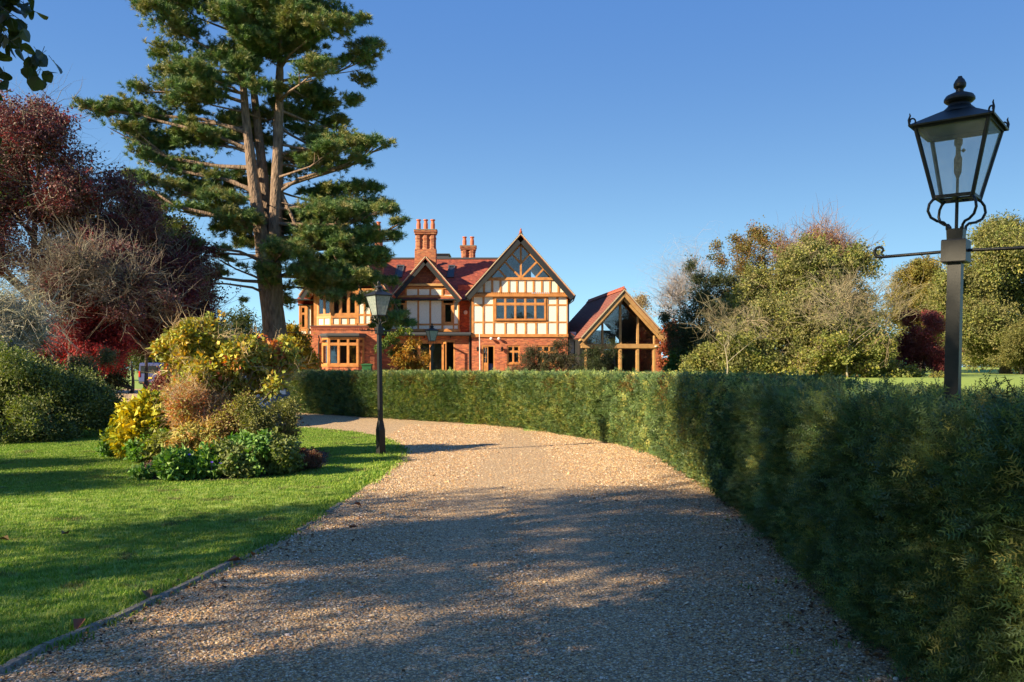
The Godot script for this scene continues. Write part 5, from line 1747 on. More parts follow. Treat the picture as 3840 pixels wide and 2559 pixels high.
	fill(root, "crown", blobs, 29000, needle_tuft(28, 0.18, 0.010, 71), "needle", green, {"power": 1.9, "up": 0.6, "top": true, "shell": 0.3, "gap": -0.2, "tip": olive, "freq": 0.9, "size": [0.75, 1.3]})


# ---------------------------------------------------------------- trees and shrubs to the left
func left_side() -> void:
	var purple := [Color(0.196, 0.0846, 0.0892), Color(0.144, 0.0655, 0.0714), Color(0.247, 0.123, 0.121), Color(0.113, 0.0683, 0.0587), Color(0.226, 0.164, 0.134)]
	var red := [Color(0.34, 0.050, 0.052), Color(0.27, 0.042, 0.046), Color(0.30, 0.085, 0.075)]
	var grey := [Color(0.22, 0.185, 0.14), Color(0.28, 0.245, 0.185), Color(0.17, 0.135, 0.11)]
	var o := plant("purple_plum_tree", "tall purple-leaved plum tree at the left, tallest of the red trees", "tree", Vector3(-18.0, 0, -30.5))
	var b: Array = depth([[-0.6, 10.171, 1.467], [0.9, 9.921, 1.334], [-1.101, 8.17, 1.834], [0.567, 8.003, 1.834], [2.235, 7.837, 1.334], [2.902, 7.003, 1.334], [-0.267, 11.255, 0.667], [0.65, 11.005, 0.667], [-0.934, 10.838, 0.667], [1.234, 10.338, 0.667], [-0.934, 6.002, 1.834], [0.9, 5.669, 1.501], [-2.601, 8.671, 2.001], [-2.935, 6.336, 2.168], [1.734, 9.171, 0.834], [3.235, 8.337, 0.667], [2.735, 5.669, 1.334]], 2.2)
	bole(o, 8.0, 0.26, b)
	fill(o, "crown", b, 13500, leaf_spray(14, 0.105, 0.058, 0.27, 80), "red_leaf", purple, {"gap": -0.1, "tip": red, "tip_at": 0.42, "freq": 1.3})
	fill(o, "bare_twigs", b, 420, twig_spray(1.3, 0.012, 81, 12), "twig", grey, {"gap": -0.4})
	o = plant("copper_plum_tree", "dark purple tree with drooping branches between the red trees and the pine", "tree", Vector3(-13.6, 0, -32.5))
	b = depth([[-1.422, 6.646, 1.422], [-1.244, 7.713, 0.746], [-0.355, 5.936, 1.422], [0.355, 5.047, 1.244], [0.533, 4.159, 1.102], [-0.888, 4.336, 1.599], [-0.178, 3.448, 1.244], [-1.777, 5.047, 1.422], [1.155, 4.336, 0.569], [0.888, 3.537, 0.604], [-1.777, 8.068, 0.64], [-2.132, 3.803, 1.244], [-1.422, 2.915, 0.977], [1.244, 3.803, 0.355]], 2.0)
	bole(o, 6.5, 0.20, b)
	fill(o, "crown", b, 9000, leaf_spray(14, 0.10, 0.055, 0.26, 82), "red_leaf", [Color(0.115, 0.027, 0.0351), Color(0.0878, 0.0243, 0.0297), Color(0.155, 0.0351, 0.0432)], {"gap": -0.05, "tip": purple})
	fill(o, "bare_twigs", b, 240, twig_spray(1.2, 0.012, 83, 12), "twig", grey, {"gap": -0.4})
	o = plant("red_maple_tree", "low bright crimson tree under the bare grey branches at the left", "tree", Vector3(-15.0, 0, -28.5))
	b = depth([[-0.062, 2.909, 0.966], [0.717, 2.753, 0.904], [-0.841, 2.441, 0.779], [-1.309, 2.364, 0.53], [1.215, 2.519, 0.686], [0.405, 2.052, 0.686], [-0.374, 2.13, 0.686], [0.795, 2.13, 0.561], [0.171, 1.662, 0.312]], 1.3)
	bole(o, 3.0, 0.13, b)
	fill(o, "crown", b, 6500, leaf_spray(14, 0.075, 0.050, 0.20, 84), "red_leaf", [Color(0.324, 0.0324, 0.0351), Color(0.23, 0.027, 0.0324), Color(0.432, 0.054, 0.0459), Color(0.162, 0.0243, 0.0297)], {"gap": -0.18, "tip": red})
	o = plant("bare_apple_tree", "leafless grey tangle of lichened branches in front of the purple trees", "tree", Vector3(-15.1, 0, -27.5))
	b = depth([[0.872, 4.818, 0.812], [1.774, 5.269, 0.662], [1.173, 3.915, 0.902], [2.376, 4.517, 0.601], [0.12, 4.066, 0.752], [-0.631, 3.464, 0.601], [2.075, 3.615, 0.601], [0.571, 5.87, 0.541], [-0.331, 5.269, 0.451], [1.473, 4.517, 0.601], [0.421, 4.667, 0.601], [2.676, 3.765, 0.451], [-1.083, 4.066, 0.451]], 1.4)
	bole(o, 4.6, 0.12, b, "bark", 5, 0.3)
	fill(o, "branches", b, 330, twig_spray(1.0, 0.016, 85, 18), "twig", grey, {"gap": -0.1, "shell": 0.6})
	fill(o, "last_leaves", b, 2600, leaf_spray(12, 0.10, 0.055, 0.26, 94), "red_leaf", purple, {"gap": 0.05, "freq": 0.9})
	o = plant("lichened_shrub", "pale grey-green lichened shrub at the left edge above the dark bush", "shrub", Vector3(-12.9, 0, -20.5))
	b = depth([[-0.056, 2.71, 0.672], [0.392, 2.429, 0.504], [-0.504, 2.317, 0.785], [0.056, 2.093, 0.672], [0.616, 2.093, 0.403], [0.841, 2.766, 0.247], [-0.168, 3.214, 0.336]], 0.8)
	bole(o, 1.6, 0.09, b, "pale_bark", 8, 0.3)
	fill(o, "branches", b, 520, twig_spray(0.75, 0.016, 86, 18), "twig", [Color(0.405, 0.378, 0.257), Color(0.486, 0.446, 0.311), Color(0.324, 0.284, 0.203)], {"gap": -0.35})
	o = plant("evergreen_shrub", "broad dark olive-green shrub at the left edge of the lawn", "shrub", Vector3(-10.8, 0, -17.8))
	b = depth([[-0.584, 1.055, 1.022], [0.292, 1.006, 0.827], [-0.195, 1.444, 0.681], [0.73, 0.958, 0.662], [1.119, 0.568, 0.564], [0.389, 0.325, 0.642], [-0.487, 0.228, 0.779], [-1.557, 1.055, 1.168], [-1.362, 0.276, 0.973], [1.382, 0.812, 0.331], [-0.973, 1.542, 0.681], [0.195, 1.59, 0.389], [0.973, 0.228, 0.389], [1.314, 0.325, 0.292]], 0.9)
	bole(o, 0.9, 0.07, b)
	fill(o, "foliage", b, 11000, leaf_spray(14, 0.065, 0.034, 0.16, 87), "leaf", [Color(0.0979, 0.13, 0.045), Color(0.126, 0.163, 0.0562), Color(0.0762, 0.107, 0.0422), Color(0.167, 0.201, 0.0702)], {"gap": -0.08, "tip": [Color(0.239, 0.26, 0.0912), Color(0.197, 0.227, 0.0773)], "freq": 2.2, "shell": 0.3})
	o = plant("leggy_shrub", "small leggy brownish shrub beside the dark shrub, under the red tree", "shrub", Vector3(-10.6, 0, -21.0))
	b = depth([[-0.138, 1.187, 0.344], [-0.31, 1.531, 0.367], [0.149, 0.613, 0.39], [0.034, 0.268, 0.39], [-0.195, 0.613, 0.459], [0.264, 0.44, 0.253], [-0.425, 0.957, 0.39], [-0.138, 1.876, 0.276]], 0.5)
	bole(o, 1.2, 0.05, b, "bark", 5)
	fill(o, "foliage", b, 3300, leaf_spray(14, 0.05, 0.026, 0.14, 88), "leaf", [Color(0.15, 0.15, 0.0667), Color(0.202, 0.185, 0.0878), Color(0.105, 0.105, 0.0527)], {"gap": -0.15, "freq": 1.5})
	# darker growth further back, and the trees beyond the car park
	o = plant("laurel_thicket", "dark laurel thicket under the red trees beside the van", "shrub", Vector3(-23.5, 0, -50))
	b = depth([[-1.449, 1.436, 1.258], [-1.093, 0.753, 1.093], [-2.324, 1.163, 1.504], [-3.144, 1.709, 1.64], [-4.511, 2.256, 1.914], [-6.151, 2.803, 2.187], [-8.065, 3.35, 2.734], [-10.252, 3.35, 3.28]], 1.4)
	bole(o, 2.2, 0.12, b)
	fill(o, "foliage", b, 6500, leaf_spray(14, 0.15, 0.07, 0.34, 89), "leaf", [Color(0.03, 0.045, 0.016), Color(0.042, 0.058, 0.02), Color(0.05, 0.05, 0.022)], {"gap": -0.4})
	o = plant("green_oak_tree", "green tree showing between the purple tree and the pine", "tree", Vector3(-17.6, 0, -43))
	b = depth([[-0.423, 8.277, 1.223], [-1.128, 8.982, 0.94], [0.282, 7.572, 1.128], [-0.658, 6.866, 1.293], [0.517, 6.161, 1.176], [-1.599, 10.158, 0.705], [-0.893, 5.221, 1.411], [0.987, 6.396, 0.611]], 1.6)
	bole(o, 6.5, 0.25, b)
	fill(o, "crown", b, 6000, leaf_spray(14, 0.13, 0.07, 0.32, 90), "leaf", [Color(0.085, 0.105, 0.026), Color(0.12, 0.13, 0.032), Color(0.06, 0.078, 0.024)], {"gap": -0.1})
	for k in 6:
		var far := [[-62.0, -92.0, 9.0], [-50.0, -98.0, 10.0], [-40.0, -90.0, 8.0], [-33.0, -96.0, 9.0], [-26.0, -100.0, 7.0], [-75.0, -85.0, 11.0]]
		var t: float = far[k][2]
		var names := ["leftmost", "second", "third", "fourth", "last and lowest", "hidden"]
		o = plant("background_tree", "%s of the far green trees behind the car park at the left" % names[k], "tree", Vector3(far[k][0], 0, far[k][1]), "far trees behind the car park")
		b = [[0, t * 0.6, t * 0.34, 0], [t * 0.25, t * 0.45, t * 0.3, 1.0], [-t * 0.28, t * 0.45, t * 0.3, -0.5], [0.3, t * 0.32, t * 0.36, 1.5], [t * 0.1, t * 0.78, t * 0.22, 0.2]]
		bole(o, t * 0.6, 0.3, b)
		fill(o, "crown", b, 1700, leaf_spray(14, 0.24, 0.14, 0.55, 91), "leaf", [Color(0.075, 0.095, 0.026), Color(0.11, 0.12, 0.03), Color(0.055, 0.07, 0.022)], {"gap": -0.3})
	o = plant("young_ash_tree", "slender dark-stemmed young tree in front of the blue van", "tree", Vector3(-24.2, 0, -53.5))
	b = depth([[0.029, 4.057, 1.17], [-0.263, 4.935, 1.053], [0.468, 4.642, 0.995], [0.176, 3.18, 0.702]], 0.8)
	bole(o, 4.8, 0.14, b)
	fill(o, "crown", b, 1300, leaf_spray(14, 0.13, 0.06, 0.3, 92), "leaf", [Color(0.05, 0.06, 0.02), Color(0.07, 0.075, 0.024)], {"gap": -0.2})
	o = plant("yellow_acer", "yellow-leaved small tree between the pine trunk and the house corner", "tree", Vector3(-11.2, 0.3, -42.5))
	b = depth([[-0.093, 2.555, 0.651], [0.256, 1.741, 0.651], [-0.325, 3.136, 0.418], [-0.674, 1.625, 0.697], [-1.022, 2.555, 0.511], [0.418, 1.161, 0.511], [-0.441, 2.322, 0.697]], 0.8)
	bole(o, 2.0, 0.07, b)
	fill(o, "crown", b, 2400, leaf_spray(13, 0.12, 0.07, 0.22, 93), "gold_leaf", [Color(0.442, 0.351, 0.0325), Color(0.312, 0.299, 0.039), Color(0.52, 0.39, 0.0455), Color(0.221, 0.247, 0.039)], {"gap": -0.15})


# ---------------------------------------------------------------- the island bed
func flower_bed() -> void:
	var s := Shape.new()
	var ring := []
	for k in 40:
		var a := TAU * k / 40.0
		var f := 1.0 + 0.05 * sin(a * 3.0) + 0.03 * sin(a * 7.0)
		ring.append(Vector3(BED.x + cos(a) * 1.5 * f, 0.0, BED.y + sin(a) * 2.4 * f))
	for k in 40:
		var a: Vector3 = ring[k]; var b: Vector3 = ring[(k + 1) % 40]
		var c := Vector3(BED.x, 0.09, BED.y)
		var a1 := a.lerp(c, 0.15) + Vector3.UP * 0.05; var b1 := b.lerp(c, 0.15) + Vector3.UP * 0.05
		s.quad(b + Vector3.UP * 0.004, a + Vector3.UP * 0.004, a1, b1)
		s.tri(b1, a1, c)
	tag(emit(s, "bed_soil", M.soil), "dark bare soil of the island flower bed", "", "", "structure")
	var sc := Scatter.new()
	for q in 260:
		var a := rnd(0, TAU)
		var p := BED + Vector2(cos(a) * 1.42, sin(a) * 2.28) * rnd(0.82, 1.0)
		sc.put((Basis(Vector3.UP, rnd(0, TAU)) * Basis(Vector3.RIGHT, rnd(-0.6, 0.6))).scaled(Vector3.ONE * rnd(0.7, 1.3)), Vector3(p.x, 0.07, p.y), pick([Color(0.17, 0.085, 0.045), Color(0.11, 0.06, 0.04), Color(0.26, 0.16, 0.08)]))
	tag(strew(sc, "bed_litter", leaf_shape(0.06, 0.04, 0.3), M.twig), "fallen leaves on the soil of the flower bed", "leaf litter", "", "stuff")
	var at := func(px: float, d: float) -> Vector3: return Vector3((px - 1176.0) / 1829.0 * d, 0.03, -d)
	# tall viburnum in autumn colour on bare stems
	var o := plant("autumn_viburnum", "tall shrub turning green, yellow and orange on bare stems, highest in the bed", "shrub", at.call(515.0, 14.4))
	var b: Array = depth([[-0.669, 2.183, 0.236], [-0.354, 2.301, 0.236], [-0.079, 2.379, 0.236], [0.197, 2.324, 0.236], [0.472, 2.261, 0.236], [0.748, 2.143, 0.236], [0.984, 1.986, 0.22], [1.181, 1.852, 0.173], [-0.551, 1.868, 0.252], [-0.236, 1.986, 0.268], [0.079, 2.065, 0.268], [0.394, 1.986, 0.268], [0.709, 1.852, 0.252], [0.984, 1.671, 0.205], [-0.709, 1.671, 0.205], [-0.394, 1.631, 0.252], [-0.079, 1.71, 0.268], [0.236, 1.671, 0.268], [0.551, 1.592, 0.236], [0.827, 1.513, 0.189], [-0.59, 1.395, 0.189], [-0.276, 1.38, 0.189], [0.039, 1.411, 0.189], [0.354, 1.38, 0.189], [-0.905, 2.167, 0.11], [-0.968, 2.025, 0.094], [1.102, 1.553, 0.11], [0.354, 2.458, 0.11], [0.039, 2.513, 0.079], [0.669, 2.34, 0.11], [-0.787, 1.159, 0.11], [1.299, 1.71, 0.079], [1.047, 2.183, 0.11]], 0.6)
	for q in b:
		q[2] *= 1.2
		q[1] -= 0.27
	stems(o, b, 0.014, "pale_bark")
	var leaf := leaf_spray(8, 0.10, 0.065, 0.14, 100)
	fill(o, "foliage", b, 3100, leaf, "gold_leaf", [Color(0.43, 0.485, 0.0807), Color(0.341, 0.412, 0.0754), Color(0.538, 0.52, 0.0897), Color(0.592, 0.467, 0.108), Color(0.251, 0.305, 0.0718)], {"tip_at": 0.36, "power": 1.7, "size": [0.6, 1.15], "gap": 0.0, "freq": 2.0, "tip": [Color(0.598, 0.299, 0.091), Color(0.538, 0.322, 0.0897), Color(0.592, 0.179, 0.0987)], "floor": 0.5})
	fill(o, "bare_twigs", b, 220, twig_spray(0.42, 0.0052, 101), "twig", [Color(0.62, 0.485, 0.287), Color(0.502, 0.359, 0.216)], {"gap": -0.4, "up": 0.6})
	# golden hydrangea
	o = plant("golden_hydrangea", "rounded hydrangea with large bright yellow leaves at the left of the bed", "shrub", at.call(345.0, 14.6))
	b = depth([[-0.12, 0.714, 0.271], [0.12, 0.834, 0.239], [-0.279, 0.474, 0.255], [0.04, 0.435, 0.303], [0.319, 0.594, 0.224], [-0.12, 0.235, 0.239], [0.399, 0.315, 0.208], [-0.439, 0.355, 0.128], [0.2, 0.195, 0.208], [0, 0.953, 0.144], [0.479, 0.474, 0.128]], 0.3)
	stems(o, b, 0.008, "bark")
	fill(o, "foliage", b, 2100, leaf_spray(8, 0.115, 0.062, 0.11, 102, 0.6), "gold_leaf", [Color(0.62, 0.607, 0.0483), Color(0.552, 0.566, 0.0552), Color(0.62, 0.607, 0.069), Color(0.414, 0.497, 0.0552)], {"gap": -0.3, "freq": 2.0, "shell": 0.25, "tip": [Color(0.276, 0.386, 0.0552), Color(0.221, 0.345, 0.0552)]})
	# rusty spiraea
	o = plant("rusty_spiraea", "twiggy spiraea with fading salmon-brown leaves in the middle of the bed", "shrub", at.call(455.0, 13.6))
	b = depth([[-0.26, 1.072, 0.208], [-0.037, 0.961, 0.253], [0.186, 0.812, 0.253], [-0.112, 0.626, 0.253], [0.112, 0.44, 0.238], [-0.223, 0.812, 0.193], [0.335, 0.552, 0.208], [0.409, 0.961, 0.193], [0, 1.221, 0.164], [-0.409, 1.146, 0.119], [0.186, 1.146, 0.149]], 0.3)
	stems(o, b, 0.006, "pale_bark")
	fill(o, "foliage", b, 1250, leaf_spray(11, 0.048, 0.022, 0.11, 103), "gold_leaf", [Color(0.61, 0.359, 0.179), Color(0.538, 0.395, 0.198), Color(0.467, 0.269, 0.126), Color(0.43, 0.377, 0.143)], {"tip_at": 0.25, "gap": -0.1, "freq": 2.5, "tip": [Color(0.62, 0.233, 0.108), Color(0.359, 0.359, 0.108)]})
	fill(o, "bare_twigs", b, 200, twig_spray(0.36, 0.0042, 104), "twig", [Color(0.62, 0.538, 0.341), Color(0.448, 0.269, 0.161)], {"gap": -0.4, "up": 0.5})
	# perennials going over
	o = plant("straw_perennials", "yellowing clump of fading perennials at the front middle of the bed", "plant", at.call(470.0, 12.9))
	b = depth([[-0.282, 0.288, 0.183], [0, 0.253, 0.212], [0.282, 0.288, 0.212], [0.494, 0.218, 0.141], [-0.106, 0.5, 0.183], [0.212, 0.5, 0.212], [0.458, 0.464, 0.169], [-0.423, 0.323, 0.113]], 0.25)
	fill(o, "foliage", b, 1900, leaf_spray(10, 0.07, 0.022, 0.10, 105), "gold_leaf", [Color(0.467, 0.448, 0.108), Color(0.592, 0.485, 0.161), Color(0.305, 0.359, 0.0807), Color(0.502, 0.322, 0.126)], {"gap": -0.25, "freq": 2.5, "up": 0.4})
	# small-leaved shrub right of centre, light olive with a dark front
	o = plant("olive_shrub", "open small-leaved olive shrub at the right of the bed, leaning towards the drive", "shrub", at.call(630.0, 13.3))
	b = depth([[-0.436, 0.756, 0.262], [-0.073, 0.756, 0.276], [0.218, 0.866, 0.218], [-0.218, 0.466, 0.291], [0.145, 0.538, 0.247], [0.364, 0.793, 0.116], [-0.509, 0.466, 0.262], [0.073, 0.284, 0.247], [0.327, 0.393, 0.145], [-0.291, 0.975, 0.175], [0.436, 0.975, 0.08], [-0.618, 0.72, 0.189]], 0.4)
	stems(o, b, 0.007, "bark")
	fill(o, "foliage", b, 3900, leaf_spray(12, 0.036, 0.019, 0.10, 106), "leaf", [Color(0.251, 0.26, 0.0807), Color(0.341, 0.322, 0.108), Color(0.152, 0.17, 0.0538), Color(0.0897, 0.0987, 0.0449)], {"gap": -0.1, "freq": 2.4, "tip": [Color(0.467, 0.412, 0.134), Color(0.179, 0.0897, 0.0628)]})
	# green mounds
	var fresh := [Color(0.138, 0.276, 0.0621), Color(0.179, 0.331, 0.0759), Color(0.11, 0.221, 0.0552), Color(0.235, 0.373, 0.103)]
	o = plant("geranium_mound", "small round clump of pale green leaves, leftmost plant of the bed", "plant", at.call(286.0, 14.5))
	fill(o, "foliage", [[0, 0.10, 0.22, 0], [0.12, 0.14, 0.18, -0.1], [-0.12, 0.10, 0.16, 0.1]], 620, leaf_spray(7, 0.055, 0.05, 0.08, 107), "leaf", fresh, {"gap": -0.5, "shell": 0.3})
	o = plant("geranium_mound", "wider bright green clump in the sun at the foot of the yellow hydrangea", "plant", at.call(370.0, 13.7))
	fill(o, "foliage", [[0, 0.14, 0.30, 0], [0.22, 0.16, 0.25, -0.1], [-0.2, 0.13, 0.22, 0.1], [0.05, 0.30, 0.18, -0.2]], 1300, leaf_spray(7, 0.060, 0.052, 0.08, 108), "leaf", fresh, {"gap": -0.5, "shell": 0.3, "tip": [Color(0.331, 0.359, 0.11)]})
	var dim := fresh
	o = plant("hardy_geranium", "large dark green leafy mound at the front right of the bed in shade", "plant", at.call(590.0, 11.9))
	b = depth([[-0.195, 0.195, 0.299], [0.13, 0.26, 0.338], [0.39, 0.195, 0.273], [0, 0.065, 0.286], [0.325, 0.065, 0.221], [-0.39, 0.097, 0.234], [-0.13, 0.39, 0.221], [0.163, 0.455, 0.182], [0.455, 0.357, 0.156], [-0.325, 0.325, 0.156]], 0.25)
	fill(o, "foliage", b, 3000, leaf_spray(8, 0.062, 0.045, 0.09, 109), "leaf", dim, {"gap": -0.3, "freq": 2.0, "shell": 0.3, "tip": [Color(0.193, 0.235, 0.0759)]})
	o = plant("spreading_geranium", "low spreading dark green clump with violet flowers at the front left of the bed", "plant", at.call(415.0, 11.6))
	b = depth([[-0.159, 0.052, 0.165], [0.095, 0.103, 0.216], [0.285, 0.135, 0.19], [-0.285, 0.008, 0.127], [0.412, 0.198, 0.165], [0.032, 0.217, 0.14], [-0.412, 0.04, 0.089], [0.254, 0.293, 0.127], [0.539, 0.135, 0.14]], 0.25)
	fill(o, "foliage", b, 1900, leaf_spray(8, 0.060, 0.045, 0.09, 110), "leaf", dim, {"gap": -0.4, "freq": 2.0, "shell": 0.3})
	for p in [[0.04, 0.33, 0.14], [0.28, 0.34, 0.2], [-0.12, 0.28, 0.22], [0.62, 0.24, 0.26], [0.72, 0.22, 0.2]]:
		var f := Shape.new()
		f.xf = Transform3D(aim(Vector3(rnd(-0.4, 0.4), 1, 0.6), rnd(0, 6)), o.position + Vector3(p[0], p[1], p[2]))
		for k in 5:
			var a := TAU * k / 5.0
			add_leaf(f, Vector3.ZERO, Vector3(cos(a), 0.25, sin(a)), Vector3.UP, 0.024, 0.022, 0.1)
		f.tube(PackedVector3Array([Vector3(0, -0.14, 0), Vector3.ZERO]), PackedFloat32Array([0.0018, 0.0012]), 4)
		emit(f, "flower", flat_mat("violet_petal", 0.10, 0.045, 0.42, 0.6), o)
	o = plant("brown_heather", "low reddish-brown heather clump at the right end of the bed", "plant", at.call(708.0, 12.5))
	b = depth([[-0.123, 0.09, 0.178], [0.048, 0.11, 0.164], [-0.055, 0.001, 0.164], [0.116, 0.042, 0.096], [-0.191, -0.013, 0.123], [-0.021, 0.206, 0.109]], 0.2)
	fill(o, "foliage", b, 1500, leaf_spray(12, 0.026, 0.012, 0.06, 111), "red_leaf", [Color(0.179, 0.0897, 0.0483), Color(0.248, 0.117, 0.0621), Color(0.124, 0.0621, 0.0414), Color(0.124, 0.11, 0.0483)], {"gap": -0.5, "shell": 0.3, "up": 0.5})
	o = plant("russet_bush", "rust-brown small-leaved bush behind the yellow hydrangea", "shrub", at.call(400.0, 18.8))
	b = depth([[-0.154, 1.23, 0.267], [0, 1.024, 0.267], [-0.308, 1.024, 0.206], [0.154, 0.767, 0.267], [-0.103, 0.716, 0.267]], 0.3)
	stems(o, b, 0.007, "bark")
	fill(o, "foliage", b, 1100, leaf_spray(12, 0.05, 0.03, 0.13, 112), "red_leaf", [Color(0.207, 0.069, 0.0483), Color(0.152, 0.0552, 0.0414), Color(0.276, 0.11, 0.0552)], {"gap": -0.2, "freq": 2.0})


func stems(root: Node3D, blobs: Array, r: float, mat: String) -> void:    # many canes from one stool
	var s := Shape.new()
	var at := root.position
	for b in blobs:
		for q in 3:
			var foot := at + Vector3(rnd(-0.12, 0.12), -0.03, rnd(-0.12, 0.12))
			var e: Vector3 = at + Vector3(b[0], b[1], b[3]) + ball() * b[2] * 0.7
			var m := foot.lerp(e, 0.5) + Vector3(rnd(-0.06, 0.06), 0.1, rnd(-0.06, 0.06))
			s.tube(PackedVector3Array([foot, foot.lerp(m, 0.5), m, e]), PackedFloat32Array([r, r * 0.9, r * 0.7, r * 0.25]), 5, false)
	emit(s, "stems", M[mat], root)


# ---------------------------------------------------------------- trees and shrubs to the right and before the house
func right_side() -> void:
	var olive := [Color(0.172, 0.172, 0.060), Color(0.212, 0.202, 0.074), Color(0.130, 0.140, 0.048), Color(0.245, 0.220, 0.090)]
	var lime := [Color(0.250, 0.262, 0.066), Color(0.205, 0.230, 0.060), Color(0.310, 0.290, 0.075), Color(0.165, 0.192, 0.054)]
	var buff := [Color(0.27, 0.225, 0.14), Color(0.22, 0.18, 0.115), Color(0.31, 0.26, 0.165)]
	var o := plant("broad_olive_tree", "broad round olive-green tree in the middle right, largest of its clump", "tree", Vector3(16.1, 1.05, -45))
	var b: Array = depth([[0, 5.815, 2.067], [-1.722, 4.585, 2.067], [1.722, 5.323, 2.116], [3.198, 3.847, 1.771], [-2.952, 3.355, 1.968], [-0.984, 2.617, 2.46], [1.476, 2.371, 2.46], [3.198, 1.879, 1.722], [-3.445, 1.879, 1.476], [0.492, 6.307, 1.378], [2.46, 6.307, 1.083], [0.984, 6.922, 0.738], [-4.675, 1.633, 1.083]], 2.4)
	bole(o, 4.2, 0.2, b)
	fill(o, "crown", b, 13500, leaf_spray(12, 0.135, 0.08, 0.28, 120), "leaf", olive, {"gap": -0.04, "tip": lime, "freq": 1.5, "shell": 0.3})
	fill(o, "bare_twigs", b, 260, twig_spray(1.2, 0.013, 121, 12), "twig", buff, {"gap": -0.3, "shell": 0.2})
	o = plant("yellow_green_shrub", "yellow-green leafy shrub at the left foot of the broad olive tree", "shrub", Vector3(10.6, 0.95, -41))
	b = depth([[-0.224, 0.964, 0.941], [0.897, 0.852, 1.031], [2.017, 0.74, 1.031], [-1.121, 0.628, 0.717], [0.224, 1.636, 0.762], [1.569, 1.636, 0.807], [2.914, 0.516, 0.807], [-1.793, 0.247, 0.403]], 1.0)
	bole(o, 1.2, 0.06, b)
	fill(o, "foliage", b, 4600, leaf_spray(11, 0.125, 0.085, 0.22, 122), "leaf", lime, {"gap": -0.08, "freq": 1.6, "shell": 0.3, "tip": olive})
	o = plant("lime_leaved_shrub", "bright lime-green shrub behind the hedge, between the bare sapling and the red maple", "shrub", Vector3(16.4, 0.85, -39))
	b = depth([[-2.026, 0.835, 0.981], [-0.746, 0.942, 1.066], [0.32, 0.622, 0.981], [1.386, 0.622, 0.853], [-1.386, 1.688, 0.853], [0.107, 1.688, 0.938], [1.173, 1.475, 0.725], [-2.665, 0.409, 0.682], [2.026, 0.196, 0.554], [2.665, 0.281, 0.554], [3.305, 0.281, 0.512], [3.838, 0.153, 0.384], [1.173, -0.124, 0.64], [-0.32, -0.124, 0.64]], 1.0)
	bole(o, 1.2, 0.06, b)
	fill(o, "foliage", b, 4600, leaf_spray(11, 0.125, 0.085, 0.22, 123), "leaf", lime, {"gap": -0.08, "freq": 1.6, "shell": 0.3, "tip": [Color(0.28, 0.26, 0.05), Color(0.16, 0.13, 0.06)]})
	o = plant("bare_sapling", "pale leafless sapling with fanning branches before the broad olive tree, the taller one", "tree", Vector3(15.9, 0.85, -38.2))
	b = depth([[-0.752, 3.966, 1.003], [0.501, 4.175, 1.044], [1.546, 3.758, 0.961], [2.172, 3.131, 0.71], [-1.378, 3.34, 0.752], [0.084, 3.34, 1.044], [1.337, 2.922, 0.919], [2.381, 3.966, 0.459]], 0.8)
	bole(o, 2.4, 0.055, b, "pale_bark", 8)
	fill(o, "branches", b, 110, twig_spray(1.3, 0.012, 124, 14), "twig", buff, {"gap": -0.4, "up": 0.5})
	o = plant("bare_sapling", "small leafless sapling with a pale stem before the yellow-green shrub", "tree", Vector3(10.3, 0.95, -39.0))
	b = depth([[-0.426, 2.868, 0.725], [0.64, 2.654, 0.81], [1.279, 3.081, 0.64], [0, 2.228, 0.64], [1.706, 2.228, 0.512], [-0.853, 2.441, 0.512]], 0.6)
	bole(o, 1.9, 0.05, b, "pale_bark", 7)
	fill(o, "branches", b, 60, twig_spray(1.1, 0.011, 125, 12), "twig", buff, {"gap": -0.4, "up": 0.5})
	o = plant("dark_cherry_tree", "slim tree with dark drooping leaves right of the garden room", "tree", Vector3(11.0, 1.12, -47.5))
	b = depth([[1.039, 5.259, 0.727], [0.13, 4.22, 0.883], [-0.519, 2.662, 1.039], [1.039, 3.7, 0.935], [-1.039, 3.181, 0.519], [0.571, 2.012, 0.675], [1.039, 1.882, 0.779], [0, 5.648, 0.338], [-0.649, 6.427, 0.234], [0.519, 6.817, 0.26], [-1.428, 2.272, 0.571], [-1.818, 3.051, 0.208], [1.558, 5.778, 0.416], [-2.078, 3.311, 0.208]], 0.8)
	for q in b: q[2] *= 1.4
	bole(o, 4.6, 0.11, b, "bark", 7)
	fill(o, "crown", b, 3300, leaf_spray(11, 0.11, 0.055, 0.30, 126, 0.8), "leaf", [Color(0.045, 0.066, 0.036), Color(0.060, 0.082, 0.042), Color(0.085, 0.095, 0.04)], {"gap": 0.06, "freq": 1.6, "power": 1.7, "shell": 0.6, "squash": 1.1})
	o = plant("golden_cherry_tree", "upright tree with sparse gold and green leaves rising left of the olive tree's top", "tree", Vector3(13.8, 1.12, -48.5))
	b = depth([[0.133, 7.481, 0.583], [0.796, 8.011, 0.53], [1.458, 8.011, 0.53], [-0.133, 6.42, 0.742], [0.928, 6.95, 0.796], [1.856, 7.746, 0.424], [0.398, 5.624, 0.849], [-0.398, 5.359, 0.636], [1.326, 6.155, 0.689], [-0.265, 8.143, 0.265], [0.796, 8.541, 0.265], [-1.193, 6.95, 0.265], [-1.458, 7.746, 0.212], [0.133, 4.564, 0.796], [-0.928, 4.564, 0.636]], 0.8)
	for q in b: q[2] *= 1.35
	bole(o, 6.4, 0.12, b, "bark", 7)
	fill(o, "crown", b, 2400, leaf_spray(9, 0.11, 0.06, 0.30, 127, 0.6), "gold_leaf", [Color(0.20, 0.19, 0.05), Color(0.26, 0.19, 0.055), Color(0.13, 0.14, 0.045), Color(0.27, 0.15, 0.06)], {"gap": 0.06, "freq": 1.8, "power": 1.5, "shell": 0.65, "squash": 1.7})
